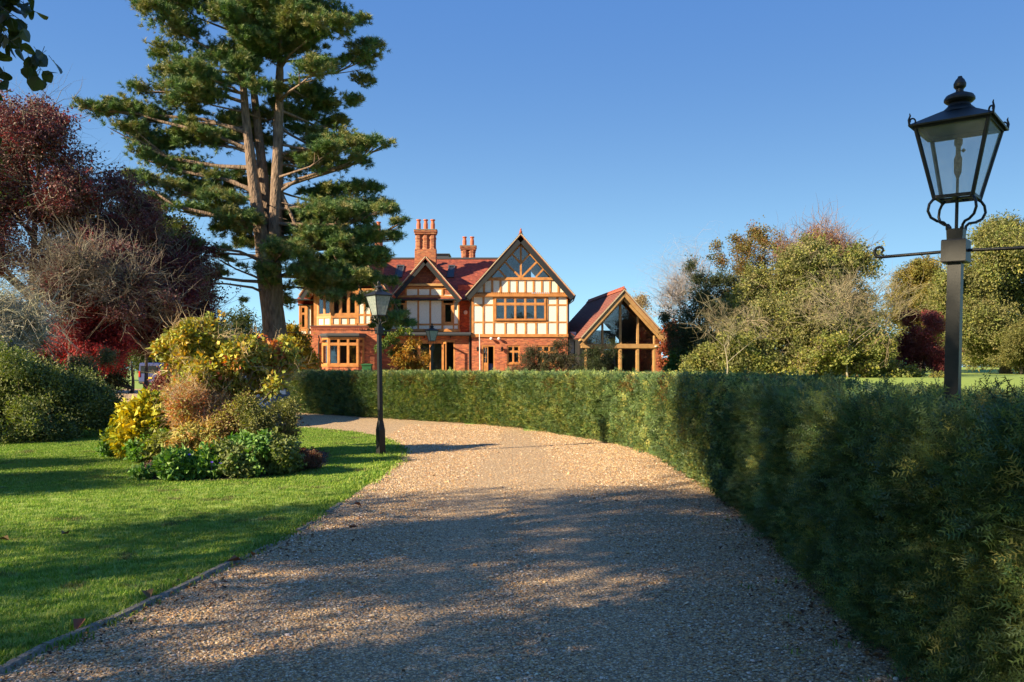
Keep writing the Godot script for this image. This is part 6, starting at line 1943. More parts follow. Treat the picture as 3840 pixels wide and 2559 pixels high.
	o = plant("copper_beech_tree", "thin copper-leaved treetop showing above the broad olive tree", "tree", Vector3(22.5, 1.12, -60))
	b = depth([[-0.492, 9.797, 1.181], [-2.132, 9.304, 1.115], [1.476, 9.928, 1.247], [2.624, 8.976, 1.115], [0.164, 9.14, 1.64], [-1.804, 8.156, 1.64], [2.132, 8.156, 1.64], [-2.788, 8.484, 0.722]], 1.6)
	bole(o, 8.5, 0.2, b, "bark", 9)
	fill(o, "crown", b, 1700, leaf_spray(11, 0.13, 0.07, 0.42, 128), "red_leaf", [Color(0.30, 0.14, 0.055), Color(0.24, 0.11, 0.05), Color(0.34, 0.18, 0.07)], {"gap": 0.02})
	fill(o, "bare_twigs", b, 260, twig_spray(1.8, 0.018, 129, 12), "twig", [Color(0.20, 0.13, 0.11), Color(0.26, 0.18, 0.15)], {"gap": -0.3})
	o = plant("red_maple_shrub", "dark red Japanese maple left of the nearest lamp post", "shrub", Vector3(24.2, 1.12, -47.5))
	b = depth([[-0.078, 2.791, 1.091], [0.312, 1.623, 1.143], [-0.597, 0.584, 0.779], [-1.117, 3.311, 0.623], [0.571, 3.181, 0.675], [0.571, 0.714, 0.675], [-0.338, 1.753, 0.935], [-0.987, 0.324, 0.467]], 0.9)
	bole(o, 1.6, 0.08, b)
	fill(o, "foliage", b, 5200, leaf_spray(13, 0.085, 0.05, 0.22, 130), "red_leaf", [Color(0.221, 0.039, 0.0442), Color(0.169, 0.0338, 0.039), Color(0.286, 0.0624, 0.0624), Color(0.234, 0.091, 0.078)], {"gap": -0.12, "shell": 0.35})
	o = plant("tall_willow_tree", "tall full olive-green tree behind the nearest lamp post, at the right edge", "tree", Vector3(36.0, 1.2, -59))
	b = depth([[-1.355, 8.594, 2], [0.258, 9.723, 1.806], [1.871, 8.594, 2.581], [-2.645, 6.658, 2.129], [-0.548, 5.368, 2.71], [2.194, 5.045, 3.226], [-4.258, 6.658, 1.29], [-2.968, 3.432, 2.258], [-0.065, 2.142, 2.129], [2.516, 1.497, 2.581], [3.484, 9.561, 2.581], [-3.774, 5.045, 1.484], [-2, 9.561, 0.968], [-0.387, 10.69, 0.839], [-2.161, 1.819, 1.419], [1.226, 10.852, 0.968]], 2.6)
	bole(o, 7.5, 0.32, b)
	fill(o, "crown", b, 14500, leaf_spray(12, 0.17, 0.085, 0.36, 131), "leaf", olive, {"gap": -0.07, "tip": lime, "freq": 1.25, "shell": 0.3})
	o = plant("spreading_elder", "rounded yellow-olive bush at the right edge behind the hedge shoots", "shrub", Vector3(34.0, 1.15, -54))
	b = depth([[-0.295, 2.044, 1.358], [0.886, 2.93, 1.653], [-1.181, 1.159, 0.886], [0.59, 0.863, 1.181], [1.771, 1.749, 1.771]], 1.2)
	bole(o, 1.8, 0.1, b)
	fill(o, "foliage", b, 4200, leaf_spray(14, 0.11, 0.06, 0.26, 132), "leaf", [Color(0.17, 0.165, 0.05), Color(0.21, 0.19, 0.06), Color(0.13, 0.135, 0.04)], {"gap": -0.2, "shell": 0.3})
	o = plant("golden_maple_tree", "golden yellow tree far off between the olive tree and the lamp post", "tree", Vector3(35.5, 1.3, -70))
	b = depth([[-0.957, 7.725, 1.301], [0.191, 8.49, 1.378], [-1.531, 6.194, 1.378], [0.957, 8.108, 1.378], [0.191, 6.194, 1.684], [1.722, 6.577, 1.531], [-1.722, 4.663, 1.378], [0.574, 4.28, 1.684], [1.722, 4.28, 1.531], [-0.383, 9.256, 0.536]], 1.8)
	bole(o, 6.0, 0.22, b)
	fill(o, "crown", b, 5200, leaf_spray(14, 0.15, 0.085, 0.36, 133), "gold_leaf", [Color(0.25, 0.22, 0.045), Color(0.20, 0.195, 0.05), Color(0.29, 0.23, 0.05), Color(0.16, 0.17, 0.045)], {"gap": -0.2, "shell": 0.3})
	o = plant("bare_birch_tree", "pale leafless tree far behind, right of the garden room roof", "tree", Vector3(14.9, 1.2, -72))
	b = depth([[-0.59, 6.462, 1.338], [0.394, 7.643, 1.338], [-1.181, 5.085, 1.024], [1.378, 8.431, 1.024], [0.984, 6.462, 1.417], [1.771, 9.218, 0.63]], 1.2)
	bole(o, 5.0, 0.12, b, "pale_bark", 12)
	fill(o, "branches", b, 330, twig_spray(1.8, 0.018, 134, 13), "twig", [Color(0.38, 0.33, 0.32), Color(0.31, 0.27, 0.27)], {"gap": -0.2, "up": 0.5})
	o = plant("pale_gold_tree", "thin pale gold treetop peeping over the garden room roof", "tree", Vector3(13.2, 1.2, -84))
	b = depth([[0, 7.013, 0.919], [0.597, 6.325, 0.919], [-0.321, 5.865, 1.01], [0.138, 7.473, 0.459]], 1.0)
	bole(o, 6.5, 0.15, b, "pale_bark", 9)
	fill(o, "crown", b, 420, leaf_spray(12, 0.16, 0.09, 0.4, 135), "gold_leaf", [Color(0.42, 0.32, 0.16), Color(0.36, 0.27, 0.13)], {"gap": -0.1})
	o = plant("creeper_bush", "orange-red creeper spilling beside the garden room's brick pier", "shrub", Vector3(11.3, 1.12, -51.5))
	b = depth([[-0.929, 2.704, 0.732], [-0.366, 2.001, 0.788], [0.338, 2.423, 0.619], [0.619, 0.452, 0.619], [-0.788, 1.297, 0.619], [1.183, 1.437, 0.676], [-1.211, 0.593, 0.394], [0.901, 2.282, 0.676], [-1.267, 1.719, 0.619], [-1.352, 0.649, 0.563], [-1.07, 2.282, 0.563]], 0.6)
	bole(o, 1.6, 0.06, b)
	fill(o, "foliage", b, 2300, leaf_spray(12, 0.13, 0.09, 0.24, 136), "red_leaf", [Color(0.34, 0.085, 0.040), Color(0.27, 0.065, 0.04), Color(0.36, 0.15, 0.05), Color(0.22, 0.12, 0.05)], {"gap": -0.2})
	o = plant("fig_bush", "large-leaved bright green bush at the corner of the garden room", "shrub", Vector3(10.4, 1.12, -49))
	b = depth([[-0.134, 0.855, 0.75], [0.536, 1.257, 0.589], [-0.536, 0.453, 0.482], [0.67, 0.453, 0.536], [0.134, 1.659, 0.321]], 0.5)
	bole(o, 1.2, 0.05, b)
	fill(o, "foliage", b, 1150, leaf_spray(9, 0.17, 0.12, 0.22, 137), "leaf", [Color(0.07, 0.17, 0.045), Color(0.10, 0.21, 0.055), Color(0.14, 0.23, 0.06)], {"gap": -0.25})
	# shrubs along the house front
	var drab := [Color(0.060, 0.062, 0.032), Color(0.085, 0.080, 0.042), Color(0.045, 0.055, 0.026), Color(0.11, 0.085, 0.055)]
	o = plant("rose_bush", "straggling dark bush between the two small ground-floor windows", "shrub", Vector3(1.0, 1.1, -52))
	b = depth([[-0.171, 0.898, 0.569], [0.398, 1.324, 0.569], [-0.313, 0.329, 0.625], [0.54, 0.472, 0.682], [-0.881, 0.187, 0.512], [0.114, 1.609, 0.284]], 0.5)
	bole(o, 1.3, 0.05, b)
	fill(o, "foliage", b, 620, leaf_spray(11, 0.085, 0.05, 0.24, 138), "leaf", drab, {"gap": -0.05, "freq": 1.4})
	o = plant("tall_dark_shrub", "tall dark shrub against the right corner of the gabled wing", "shrub", Vector3(3.2, 1.1, -51.5))
	b = depth([[-0.141, 1.739, 0.563], [-0.422, 0.894, 0.732], [0.282, 0.894, 0.732], [-0.845, 0.472, 0.619], [0.563, 0.331, 0.563], [0, 2.302, 0.253], [-1.126, 1.176, 0.338], [0.282, 1.739, 0.394]], 0.5)
	bole(o, 1.6, 0.06, b)
	fill(o, "foliage", b, 950, leaf_spray(11, 0.085, 0.05, 0.24, 139), "leaf", drab, {"gap": -0.1, "freq": 1.4})
	o = plant("bamboo_clump", "drooping dark green clump in front of the garden room's left panes", "shrub", Vector3(6.4, 1.1, -50.5))
	b = depth([[-0.221, 1.301, 0.497], [-0.773, 0.748, 0.607], [-1.325, 0.472, 0.663], [-1.739, 1.163, 0.387], [-0.221, 1.991, 0.276], [-1.049, 1.577, 0.387], [-1.878, 0.334, 0.497]], 0.5)
	bole(o, 1.5, 0.05, b)
	fill(o, "foliage", b, 620, leaf_spray(11, 0.12, 0.036, 0.26, 140, 0.8), "leaf", [Color(0.050, 0.072, 0.030), Color(0.07, 0.09, 0.036), Color(0.04, 0.055, 0.026)], {"gap": -0.05, "freq": 1.4})
	o = plant("young_cherry_tree", "young tree with orange-yellow leaves between the two further lamp posts", "tree", Vector3(-4.1, 0.1, -31))
	b = depth([[-0.068, 1.737, 0.339], [0.237, 2.161, 0.305], [0.441, 1.653, 0.339], [0.186, 2.5, 0.203], [0.644, 1.992, 0.237], [0.864, 1.822, 0.153], [0.864, 2.246, 0.119], [-0.322, 2.246, 0.186], [0.017, 1.398, 0.305], [0.61, 1.314, 0.271], [0.441, 2.415, 0.136]], 0.3)
	bole(o, 1.7, 0.03, b, "bark", 3)
	var b2: Array = depth([[-0.576, 2.669, 0.203], [-0.746, 2.415, 0.203], [-0.407, 2.5, 0.169], [-0.237, 2.839, 0.153], [0.186, 2.89, 0.119], [-0.153, 2.924, 0.136], [-0.915, 2.246, 0.153], [-0.492, 2.076, 0.169]], 0.25)
	fill(o, "foliage", b, 520, leaf_spray(7, 0.10, 0.048, 0.12, 141, 0.8), "gold_leaf", [Color(0.40, 0.24, 0.035), Color(0.34, 0.26, 0.045), Color(0.42, 0.20, 0.03)], {"gap": -0.15, "freq": 2.0})
	fill(o, "foliage", b2, 220, leaf_spray(7, 0.10, 0.045, 0.12, 142, 0.5), "leaf", [Color(0.17, 0.24, 0.05), Color(0.13, 0.20, 0.05), Color(0.26, 0.25, 0.05)], {"gap": -0.2, "freq": 2.0})
	o = plant("field_hedge", "dark green field hedge along the far edge of the right-hand lawn", "hedge", Vector3(70, 1.62, -101))
	b = []
	for k in 40:
		b.append([-46.0 + 2.6 * k, 1.0 + 0.4 * sin(k * 1.7), 1.9, rnd(-0.6, 0.6)])
	fill(o, "foliage", b, 5200, leaf_spray(14, 0.22, 0.13, 0.5, 144), "leaf", olive, {"gap": -0.5, "tip": lime})
	# belt of trees that closes the view beyond the far lawn
	for k in 7:
		var far := [[44.0, -104.0, 8.0], [56.0, -108.0, 9.5], [69.0, -104.0, 8.5], [82.0, -110.0, 10.0], [96.0, -104.0, 9.0], [112.0, -106.0, 10.0], [30.0, -110.0, 7.0]]
		var t: float = far[k][2]
		var names := ["second", "third", "fourth", "fifth", "sixth", "last", "first"]
		o = plant("field_tree", "%s from the left of the far trees that close the lawn at the right" % names[k], "tree", Vector3(far[k][0], 1.62, far[k][1]), "far trees beyond the right-hand lawn")
		b = [[0, t * 0.55, t * 0.36, 0], [t * 0.3, t * 0.4, t * 0.32, 1.0], [-t * 0.32, t * 0.4, t * 0.32, -0.5], [0.3, t * 0.22, t * 0.36, 1.5], [t * 0.1, t * 0.78, t * 0.2, 0.2], [t * 0.5, t * 0.18, t * 0.24, 1.0], [-t * 0.5, t * 0.18, t * 0.24, 0.6]]
		bole(o, t * 0.6, 0.3, b)
		fill(o, "crown", b, 2000, leaf_spray(14, 0.24, 0.14, 0.55, 143), "leaf", olive, {"gap": -0.3, "tip": lime})


# ---------------------------------------------------------------- trees left of the frame and behind the eye, whose shade lies on the drive
func shade_trees() -> void:
	var pal := [Color(0.055, 0.080, 0.024), Color(0.075, 0.10, 0.028), Color(0.045, 0.065, 0.022)]
	var lot := [
		["small hawthorn at the lawn's left side that shades the bed front", Vector3(-13.8, 0, -7.5), 0.12, [[0, 3.4, 1.5, 0], [0.8, 2.6, 1.2, -0.9], [-0.8, 2.8, 1.3, 0.9], [0.2, 4.2, 1.0, 0.1], [0.2, 2.0, 1.1, 1.1]], 2900],
		["low hazel at the lawn's far left that shades the lawn edge", Vector3(-16.6, 0, -8.9), 0.10, [[0, 3.6, 1.4, 0], [0.8, 2.8, 1.2, -0.7], [-0.6, 3.2, 1.2, 0.7], [0.1, 4.7, 1.0, 0], [0.3, 2.0, 1.1, 0.4]], 2600],
		["tall lime left of the frame that shades the middle of the drive", Vector3(-12.6, 0, -1.6), 0.28, [[0, 7.0, 2.6, 0], [1.6, 5.0, 2.1, -1.6], [-1.4, 5.2, 2.1, 1.4], [0.8, 8.8, 1.8, -0.8], [1.0, 4.2, 1.8, 1.6], [-0.8, 3.6, 1.6, -1.6], [0.4, 10.4, 1.7, 0.6], [2.2, 6.6, 1.5, 0.4], [-1.0, 9.2, 1.9, 2.4], [0.2, 6.2, 1.9, 3.0], [-0.6, 12.2, 1.9, 1.2], [0.6, 4.4, 1.5, 3.2], [0.3, 10.6, 2.3, -1.0], [0.2, 12.6, 1.6, -0.8], [0.6, 10.0, 1.9, -2.7], [-0.8, 11.0, 1.8, 3.2], [0.4, 8.6, 1.9, 3.4]], 9800],
		["tall ash left behind the eye that shades the near drive", Vector3(-10.5, 0, 4.6), 0.26, [[0, 6.4, 2.5, 0], [1.7, 4.8, 2.1, -1.5], [-1.3, 4.8, 2.1, 1.5], [0.4, 8.4, 1.8, -0.4], [0.9, 3.8, 1.7, 1.5], [-0.6, 3.4, 1.5, -1.8], [1.8, 7.0, 1.6, 1.2], [0.2, 9.8, 1.5, 0.8], [0.2, 10.8, 2.2, -1.6], [0.4, 12.4, 1.7, -1.2], [0.3, 8.4, 2.0, -1.4]], 5600],
		["old beech behind the eye that shades the hedge foot", Vector3(-12.0, 0, 10.5), 0.3, [[0, 7.0, 3.0, 0], [1.8, 5.0, 2.4, -1.8], [-1.5, 5.0, 2.3, 1.6], [0.4, 9.4, 2.0, -0.4], [1.0, 4.0, 2.0, 1.8], [2.4, 7.6, 1.8, -0.4]], 3800],
		["tall beech left of the frame that shades the far end of the hedge", Vector3(-17.2, 0, -21.2), 0.25, [[0, 7.9, 2.0, 0], [1.2, 6.8, 1.7, -1.2], [-1.2, 7.0, 1.7, 1.2], [0.3, 9.8, 1.5, 0], [0.6, 6.2, 1.5, 0.9]], 3200],
	]
	var spray := leaf_spray(15, 0.095, 0.06, 0.26, 150)
	for t in lot:
		var o := plant("shade_tree", t[0], "tree", t[1], "trees along the left side of the lawn")
		bole(o, t[3][0][1], t[2], t[3], "bark", 6)
		var low := []
		var high := []
		for b in t[3]:
			(high if b[1] > (9.3 if t[1].z < 0.0 else 7.8) or (b[1] > 8.0 and b[3] > 2.2) else low).append(b)
		fill(o, "crown", low, int(t[4] * (0.36 if t[3].size() > 6 else 0.9)), spray, "leaf", pal, {"gap": 0.19 if t[3].size() > 6 else 0.05, "freq": 1.35, "shell": 0.5})
		if high: fill(o, "crown", high, int(t[4] * 0.50), spray, "leaf", pal, {"gap": 0.04, "freq": 1.3, "shell": 0.45})


func trees_behind() -> void:       # the belt of trees that the house windows and lamp glass mirror
	var k := 0
	for q in [[-21.0, 36.0, 12.0], [-11.0, 31.0, 10.0], [0.5, 34.0, 12.5], [11.0, 30.0, 11.0], [21.0, 33.0, 12.0], [31.0, 29.0, 11.0], [16.0, 17.0, 8.0], [9.0, 13.0, 7.0]]:
		var t: float = q[2]
		var names := ["first from the left", "second from the left", "third from the left", "fourth from the left", "fifth from the left", "last and rightmost", "smaller one on the right", "smallest one nearest the hedge"]
		var o := plant("roadside_tree", "tree behind the viewer that the house windows mirror, %s" % names[k], "tree", Vector3(q[0], 0, q[1]), "trees behind the viewer")
		var b := [[0, t * 0.55, t * 0.34, 0], [t * 0.25, t * 0.42, t * 0.3, 1.0], [-t * 0.28, t * 0.42, t * 0.3, -0.5], [0.3, t * 0.24, t * 0.34, 0.6], [t * 0.1, t * 0.80, t * 0.2, 0.2], [t * 0.3, t * 0.16, t * 0.22, 0], [-t * 0.3, t * 0.16, t * 0.22, 0]]
		bole(o, t * 0.6, 0.3, b)
		fill(o, "crown", b, 1500, leaf_spray(14, 0.26, 0.15, 0.6, 152), "leaf", [Color(0.075, 0.10, 0.028), Color(0.11, 0.13, 0.034), Color(0.055, 0.075, 0.024)], {"gap": -0.3})
		k += 1


func near_branch() -> void:        # the pear tree beside the eye; one bough hangs into the top left corner
	var o := plant("pear_tree", "near tree whose dark round-leaved bough hangs into the top left corner", "tree", Vector3(-5.9, 0, -0.9))
	var b := [[0.0, 4.2, 1.3, 0.0], [1.0, 3.6, 0.9, -0.9], [-0.8, 3.6, 1.2, 0.8], [0.6, 5.0, 0.9, 0.2], [1.2, 4.1, 0.8, 0.4]]
	bole(o, 3.6, 0.14, b, "bark", 5)
	fill(o, "crown", b, 2300, leaf_spray(12, 0.075, 0.055, 0.22, 151), "leaf", [Color(0.05, 0.072, 0.024), Color(0.065, 0.085, 0.028)], {"gap": -0.1, "freq": 1.3})
	var at := o.position
	# bough and its hanging twigs; every leaf here is big enough to tell apart
	var s := Shape.new()
	var root_p := at + Vector3(0.9, 3.3, -0.9)
	var hub := Vector3(-3.0, 3.45, -3.4)
	s.tube(PackedVector3Array([root_p, root_p.lerp(hub, 0.5) + Vector3(0, 0.12, 0), hub]), PackedFloat32Array([0.035, 0.024, 0.013]), 7, false)
	var twigs := [[-2.55, 3.44, -2.24, 3.27], [-2.62, 3.38, -2.22, 3.17], [-2.62, 3.30, -2.25, 3.06], [-2.60, 3.22, -2.29, 2.93], [-2.62, 3.12, -2.33, 2.87], [-2.52, 3.47, -2.36, 3.30], [-2.62, 3.02, -2.39, 2.82], [-2.58, 2.88, -2.40, 2.60], [-2.62, 2.70, -2.44, 2.46], [-2.60, 3.40, -2.38, 3.16], [-2.60, 3.34, -2.40, 3.02], [-2.56, 3.46, -2.30, 3.36], [-2.58, 3.42, -2.34, 3.22]]
	var leaves := []
	for t in twigs:
		var e0 := Vector3(t[0], t[1], -3.7 + rnd(-0.12, 0.12)); var e1 := Vector3(t[2], t[3], -3.75 + rnd(-0.12, 0.12))
		var m := e0.lerp(e1, 0.5) + Vector3(0.0, 0.03, 0.0)
		s.tube(PackedVector3Array([hub, hub.lerp(e0, 0.6) + Vector3(0, 0.03, 0), e0, m, e1]), PackedFloat32Array([0.007, 0.0055, 0.004, 0.003, 0.0015]), 5, false)
		for k in 24:
			var f := rng.randf()
			var p: Vector3 = e0.lerp(m, f * 2.0) if f < 0.5 else m.lerp(e1, f * 2.0 - 1.0)
			leaves.append([p + ball() * 0.015, (ball() * 0.8 + Vector3(0.25, -0.75, 0.1)).normalized()])
	for q in 15:          # the tight bunch at the end of the lowest twig
		leaves.append([Vector3(-2.19, 3.02, -3.74) + ball() * Vector3(0.055, 0.06, 0.05), (ball() * 0.7 + Vector3(0.1, -0.8, 0.2)).normalized()])
	emit(s, "bough", M.bark, o)
	var shape := Shape.new()
	var rim := [Vector2(0.0, 0.0), Vector2(0.34, 0.16), Vector2(0.5, 0.40), Vector2(0.44, 0.66), Vector2(0.2, 0.88), Vector2(0.0, 1.0)]
	for sg in [-1.0, 1.0]:
		for k in 5:
			var a := Vector3(rim[k].x * sg, rim[k].x * 0.22 - 0.15 * rim[k].y * rim[k].y, rim[k].y); var c := Vector3(rim[k + 1].x * sg, rim[k + 1].x * 0.22 - 0.15 * rim[k + 1].y * rim[k + 1].y, rim[k + 1].y)
			var u := Vector3(0, -0.15 * rim[k].y * rim[k].y, rim[k].y); var w := Vector3(0, -0.15 * rim[k + 1].y * rim[k + 1].y, rim[k + 1].y)
			if sg > 0.0: shape.quad(u, w, c, a)
			else: shape.quad(u, a, c, w)
	shape.tube(PackedVector3Array([Vector3(0, 0.02, -0.45), Vector3.ZERO]), PackedFloat32Array([0.022, 0.018]), 3, false)
	var lm := shape.mesh()
	var mats := [flat_mat("pear_leaf_dark", 0.026, 0.038, 0.014, 0.45), flat_mat("pear_leaf_green", 0.042, 0.060, 0.020, 0.45), flat_mat("pear_leaf_brown", 0.075, 0.050, 0.026, 0.5)]
	for m in mats:
		m.backlight_enabled = true
		m.backlight = Color(0.25, 0.3, 0.08)
	for q in leaves:
		var l := MeshInstance3D.new()
		l.mesh = lm
		l.material_override = mats[0 if rng.randf() < 0.5 else (1 if rng.randf() < 0.75 else 2)]
		l.name = "leaf"
		o.add_child(l, true)
		var f := rnd(0.048, 0.078)
		l.transform = Transform3D((aim(q[1], rnd(0, TAU)) * Basis(Vector3.RIGHT, -PI / 2)).scaled(Vector3.ONE * f), q[0] + q[1] * 0.02 - at)


# ---------------------------------------------------------------- lamp posts
func lamp_post() -> Node3D:      # built on its foot, square lantern on a slim iron post
	var o := thing("lamp_post", "", "lamp post")
	var iron: Material = M.painted_iron
	var s := Shape.new()
	s.lathe(PackedVector2Array([Vector2(0.086, -0.12), Vector2(0.086, 0.42), Vector2(0.080, 0.44), Vector2(0.056, 0.57)]), Vector3.ZERO, 4, PI / 4, true)
	emit(s, "plinth", iron, o)
	s = Shape.new()
	s.lathe(PackedVector2Array([Vector2(0.051, 0.56), Vector2(0.045, 2.16)]), Vector3.ZERO, 4, PI / 4, true)
	emit(s, "post", iron, o)
	s = Shape.new()
	s.lathe(PackedVector2Array([Vector2(0.0, 2.158), Vector2(0.078, 2.16), Vector2(0.082, 2.165), Vector2(0.082, 2.272), Vector2(0.078, 2.278), Vector2(0.052, 2.28), Vector2(0.056, 2.335), Vector2(0.0, 2.337)]), Vector3.ZERO, 4, PI / 4, true)
	for k in 4:
		s.lathe(PackedVector2Array([Vector2(0.008, 0), Vector2(0.008, 0.008), Vector2(0.0, 0.010)]), Vector3((k % 2 * 2 - 1) * 0.03, 2.335, (k / 2 * 2 - 1) * 0.03), 6)
	emit(s, "collar", iron, o)
	for sg in [-1.0, 1.0]:       # ladder bars with curled ends
		s = Shape.new()
		var p := PackedVector3Array([Vector3(0.05 * sg, 2.222, 0), Vector3(0.36 * sg, 2.215, 0)])
		for k in 15:
			var a := -PI / 2 + k * 0.42
			var r := 0.034 - 0.0016 * k
			p.append(Vector3((0.375 + cos(a) * r) * sg, 2.215 + 0.034 + sin(a) * r, 0))
		var rr := PackedFloat32Array()
		for k in p.size(): rr.append(0.0085 if k < 6 else 0.0078 - 0.0003 * (k - 6))
		s.tube(p, rr, 8)
		emit(s, "ladder_bar", iron, o)
	for k in 4:                  # scrolled brackets carry the lantern
		s = Shape.new()
		var a := PI / 4 + k * PI / 2
		var u := Vector3(cos(a), 0, sin(a))
		var p := PackedVector3Array()
		for q in [[0.050, 2.33], [0.052, 2.352], [0.070, 2.368], [0.105, 2.374], [0.140, 2.392], [0.157, 2.425], [0.150, 2.460], [0.132, 2.482], [0.112, 2.492]]:
			p.append(u * q[0] + Vector3.UP * q[1])
		var rr := PackedFloat32Array()
		rr.resize(p.size()); rr.fill(0.0072)
		s.tube(p, rr, 7)
		emit(s, "bracket", iron, o)
	s = Shape.new()
	s.tube(PackedVector3Array([Vector3(0, 2.33, 0), Vector3(0, 2.50, 0)]), PackedFloat32Array([0.0085, 0.0085]), 8)
	emit(s, "gas_pipe", iron, o)
	# lantern: base ring, four tapering corner bars, top ring
	var y0 := 2.49; var y1 := 2.868; var h0 := 0.088; var h1 := 0.169
	s = Shape.new()
	for e in [[h0, y0, 0.016], [h1, y1 - 0.022, 0.022]]:
		var h: float = e[0]; var y: float = e[1]; var t: float = e[2]
		s.box(Vector3(-h - 0.006, y, h - 0.012), Vector3(h + 0.006, y + t, h + 0.006)); s.box(Vector3(-h - 0.006, y, -h - 0.006), Vector3(h + 0.006, y + t, -h + 0.012))
		s.box(Vector3(-h - 0.006, y, -h + 0.012), Vector3(-h + 0.012, y + t, h - 0.012)); s.box(Vector3(h - 0.012, y, -h + 0.012), Vector3(h + 0.006, y + t, h - 0.012))
	s.box(Vector3(-0.012, y0 + 0.003, -h0), Vector3(0.012, y0 + 0.012, h0)); s.box(Vector3(-h0, y0 + 0.002, -0.012), Vector3(h0, y0 + 0.011, 0.012))
	for sx in [-1.0, 1.0]:
		for sz in [-1.0, 1.0]:
			s.tube(PackedVector3Array([Vector3(h0 * sx, y0, h0 * sz), Vector3(h1 * sx, y1, h1 * sz)]), PackedFloat32Array([0.010, 0.011]), 4)
	emit(s, "lantern_frame", iron, o)
	for k in 4:
		s = Shape.new()
		s.xf = Transform3D(Basis(Vector3.UP, k * PI / 2), Vector3.ZERO)
		s.quad(Vector3(-h0 + 0.008, y0 + 0.014, h0), Vector3(h0 - 0.008, y0 + 0.014, h0), Vector3(h1 - 0.008, y1 - 0.02, h1 - 0.003), Vector3(-h1 + 0.008, y1 - 0.02, h1 - 0.003))
		emit(s, "pane", M.frosted_glass, o)
	s = Shape.new()
	s.lathe(PackedVector2Array([Vector2(0.236, y1 + 0.001), Vector2(0.273, y1 - 0.012), Vector2(0.276, y1 - 0.004), Vector2(0.085, y1 + 0.078), Vector2(0.0, y1 + 0.08)]), Vector3.ZERO, 4, PI / 4, true)
	s.lathe(PackedVector2Array([Vector2(0.0, y1 - 0.001), Vector2(0.237, y1)]), Vector3.ZERO, 4, PI / 4, true)
	var rf := emit(s, "roof", iron, o)
	s = Shape.new()
	s.lathe(PackedVector2Array([Vector2(0.082, y1 + 0.070), Vector2(0.080, y1 + 0.080), Vector2(0.055, y1 + 0.104), Vector2(0.050, y1 + 0.118), Vector2(0.064, y1 + 0.124), Vector2(0.073, y1 + 0.133), Vector2(0.073, y1 + 0.143), Vector2(0.064, y1 + 0.158), Vector2(0.034, y1 + 0.172), Vector2(0.019, y1 + 0.176), Vector2(0.018, y1 + 0.190), Vector2(0.029, y1 + 0.204), Vector2(0.030, y1 + 0.220), Vector2(0.021, y1 + 0.240), Vector2(0.011, y1 + 0.252), Vector2(0.010, y1 + 0.258), Vector2(0.0, y1 + 0.260)]), Vector3.ZERO, 20)
	emit(s, "finial", iron, rf)
	for k in 4:                  # cast ears at the roof corners
		s = Shape.new()
		var a := PI / 4 + k * PI / 2
		var u := Vector3(cos(a), 0, sin(a))
		var p := PackedVector3Array()
		for q in 9:
			var t := -0.4 + q * 0.5
			p.append(u * (0.250 + 0.015 * cos(t)) + Vector3.UP * (y1 + 0.016 + 0.015 * sin(t)))
		var rr := PackedFloat32Array()
		rr.resize(9); rr.fill(0.0045)
		s.tube(p, rr, 6)
		p = PackedVector3Array([u * 0.267 + Vector3.UP * (y1 - 0.006), u * 0.272 + Vector3.UP * (y1 + 0.022), u * 0.264 + Vector3.UP * (y1 + 0.045), u * 0.268 + Vector3.UP * (y1 + 0.056)])
		s.tube(p, PackedFloat32Array([0.006, 0.0055, 0.0045, 0.002]), 6)
		emit(s, "roof_ear", iron, rf)
	s = Shape.new()
	s.lathe(PackedVector2Array([Vector2(0.007, 2.50), Vector2(0.007, 2.60), Vector2(0.018, 2.63), Vector2(0.020, 2.70), Vector2(0.012, 2.72), Vector2(0.012, 2.76), Vector2(0.020, 2.775), Vector2(0.020, 2.80), Vector2(0.0, 2.81)]), Vector3.ZERO, 12)
	s.lathe(PackedVector2Array([Vector2(0.0, -0.012), Vector2(0.012, 0.0), Vector2(0.0, 0.012)]), Vector3(0.024, 2.74, 0.0), 8)
	emit(s, "burner", M.concrete, o)
	return o


func lamps() -> void:
	var a := lamp_post()
	var b: Node3D = a.duplicate()
	var c: Node3D = a.duplicate()
	b.name = numbered("lamp_post"); add_child(b)
	c.name = numbered("lamp_post"); add_child(c)
	a.position = Vector3(2.25, 0, -4.2)
	a.scale = Vector3.ONE * 0.99
	a.rotation = Vector3(0, -0.71, -0.022)
	tag(a, "nearest black lamp post rising out of the dark hedge at the right", "lamp post", "lamp posts along the drive")
	for k in a.get_children():
		if k.name.begins_with("pane"): k.material_override = M.dusty_glass
	b.position = Vector3(-2.40, 0.05, -14.8)
	b.rotation = Vector3(0, 0.72, 0.016)
	tag(b, "black lamp post standing on the lawn edge beside the bend of the drive", "lamp post", "lamp posts along the drive")
	c.position = Vector3(-2.83, height(-2.83, -28.6), -28.6)
	c.rotation = Vector3(0, 0.5, 0)
	tag(c, "farthest lamp post, behind the hedge in front of the folding doors", "lamp post", "lamp posts along the drive")


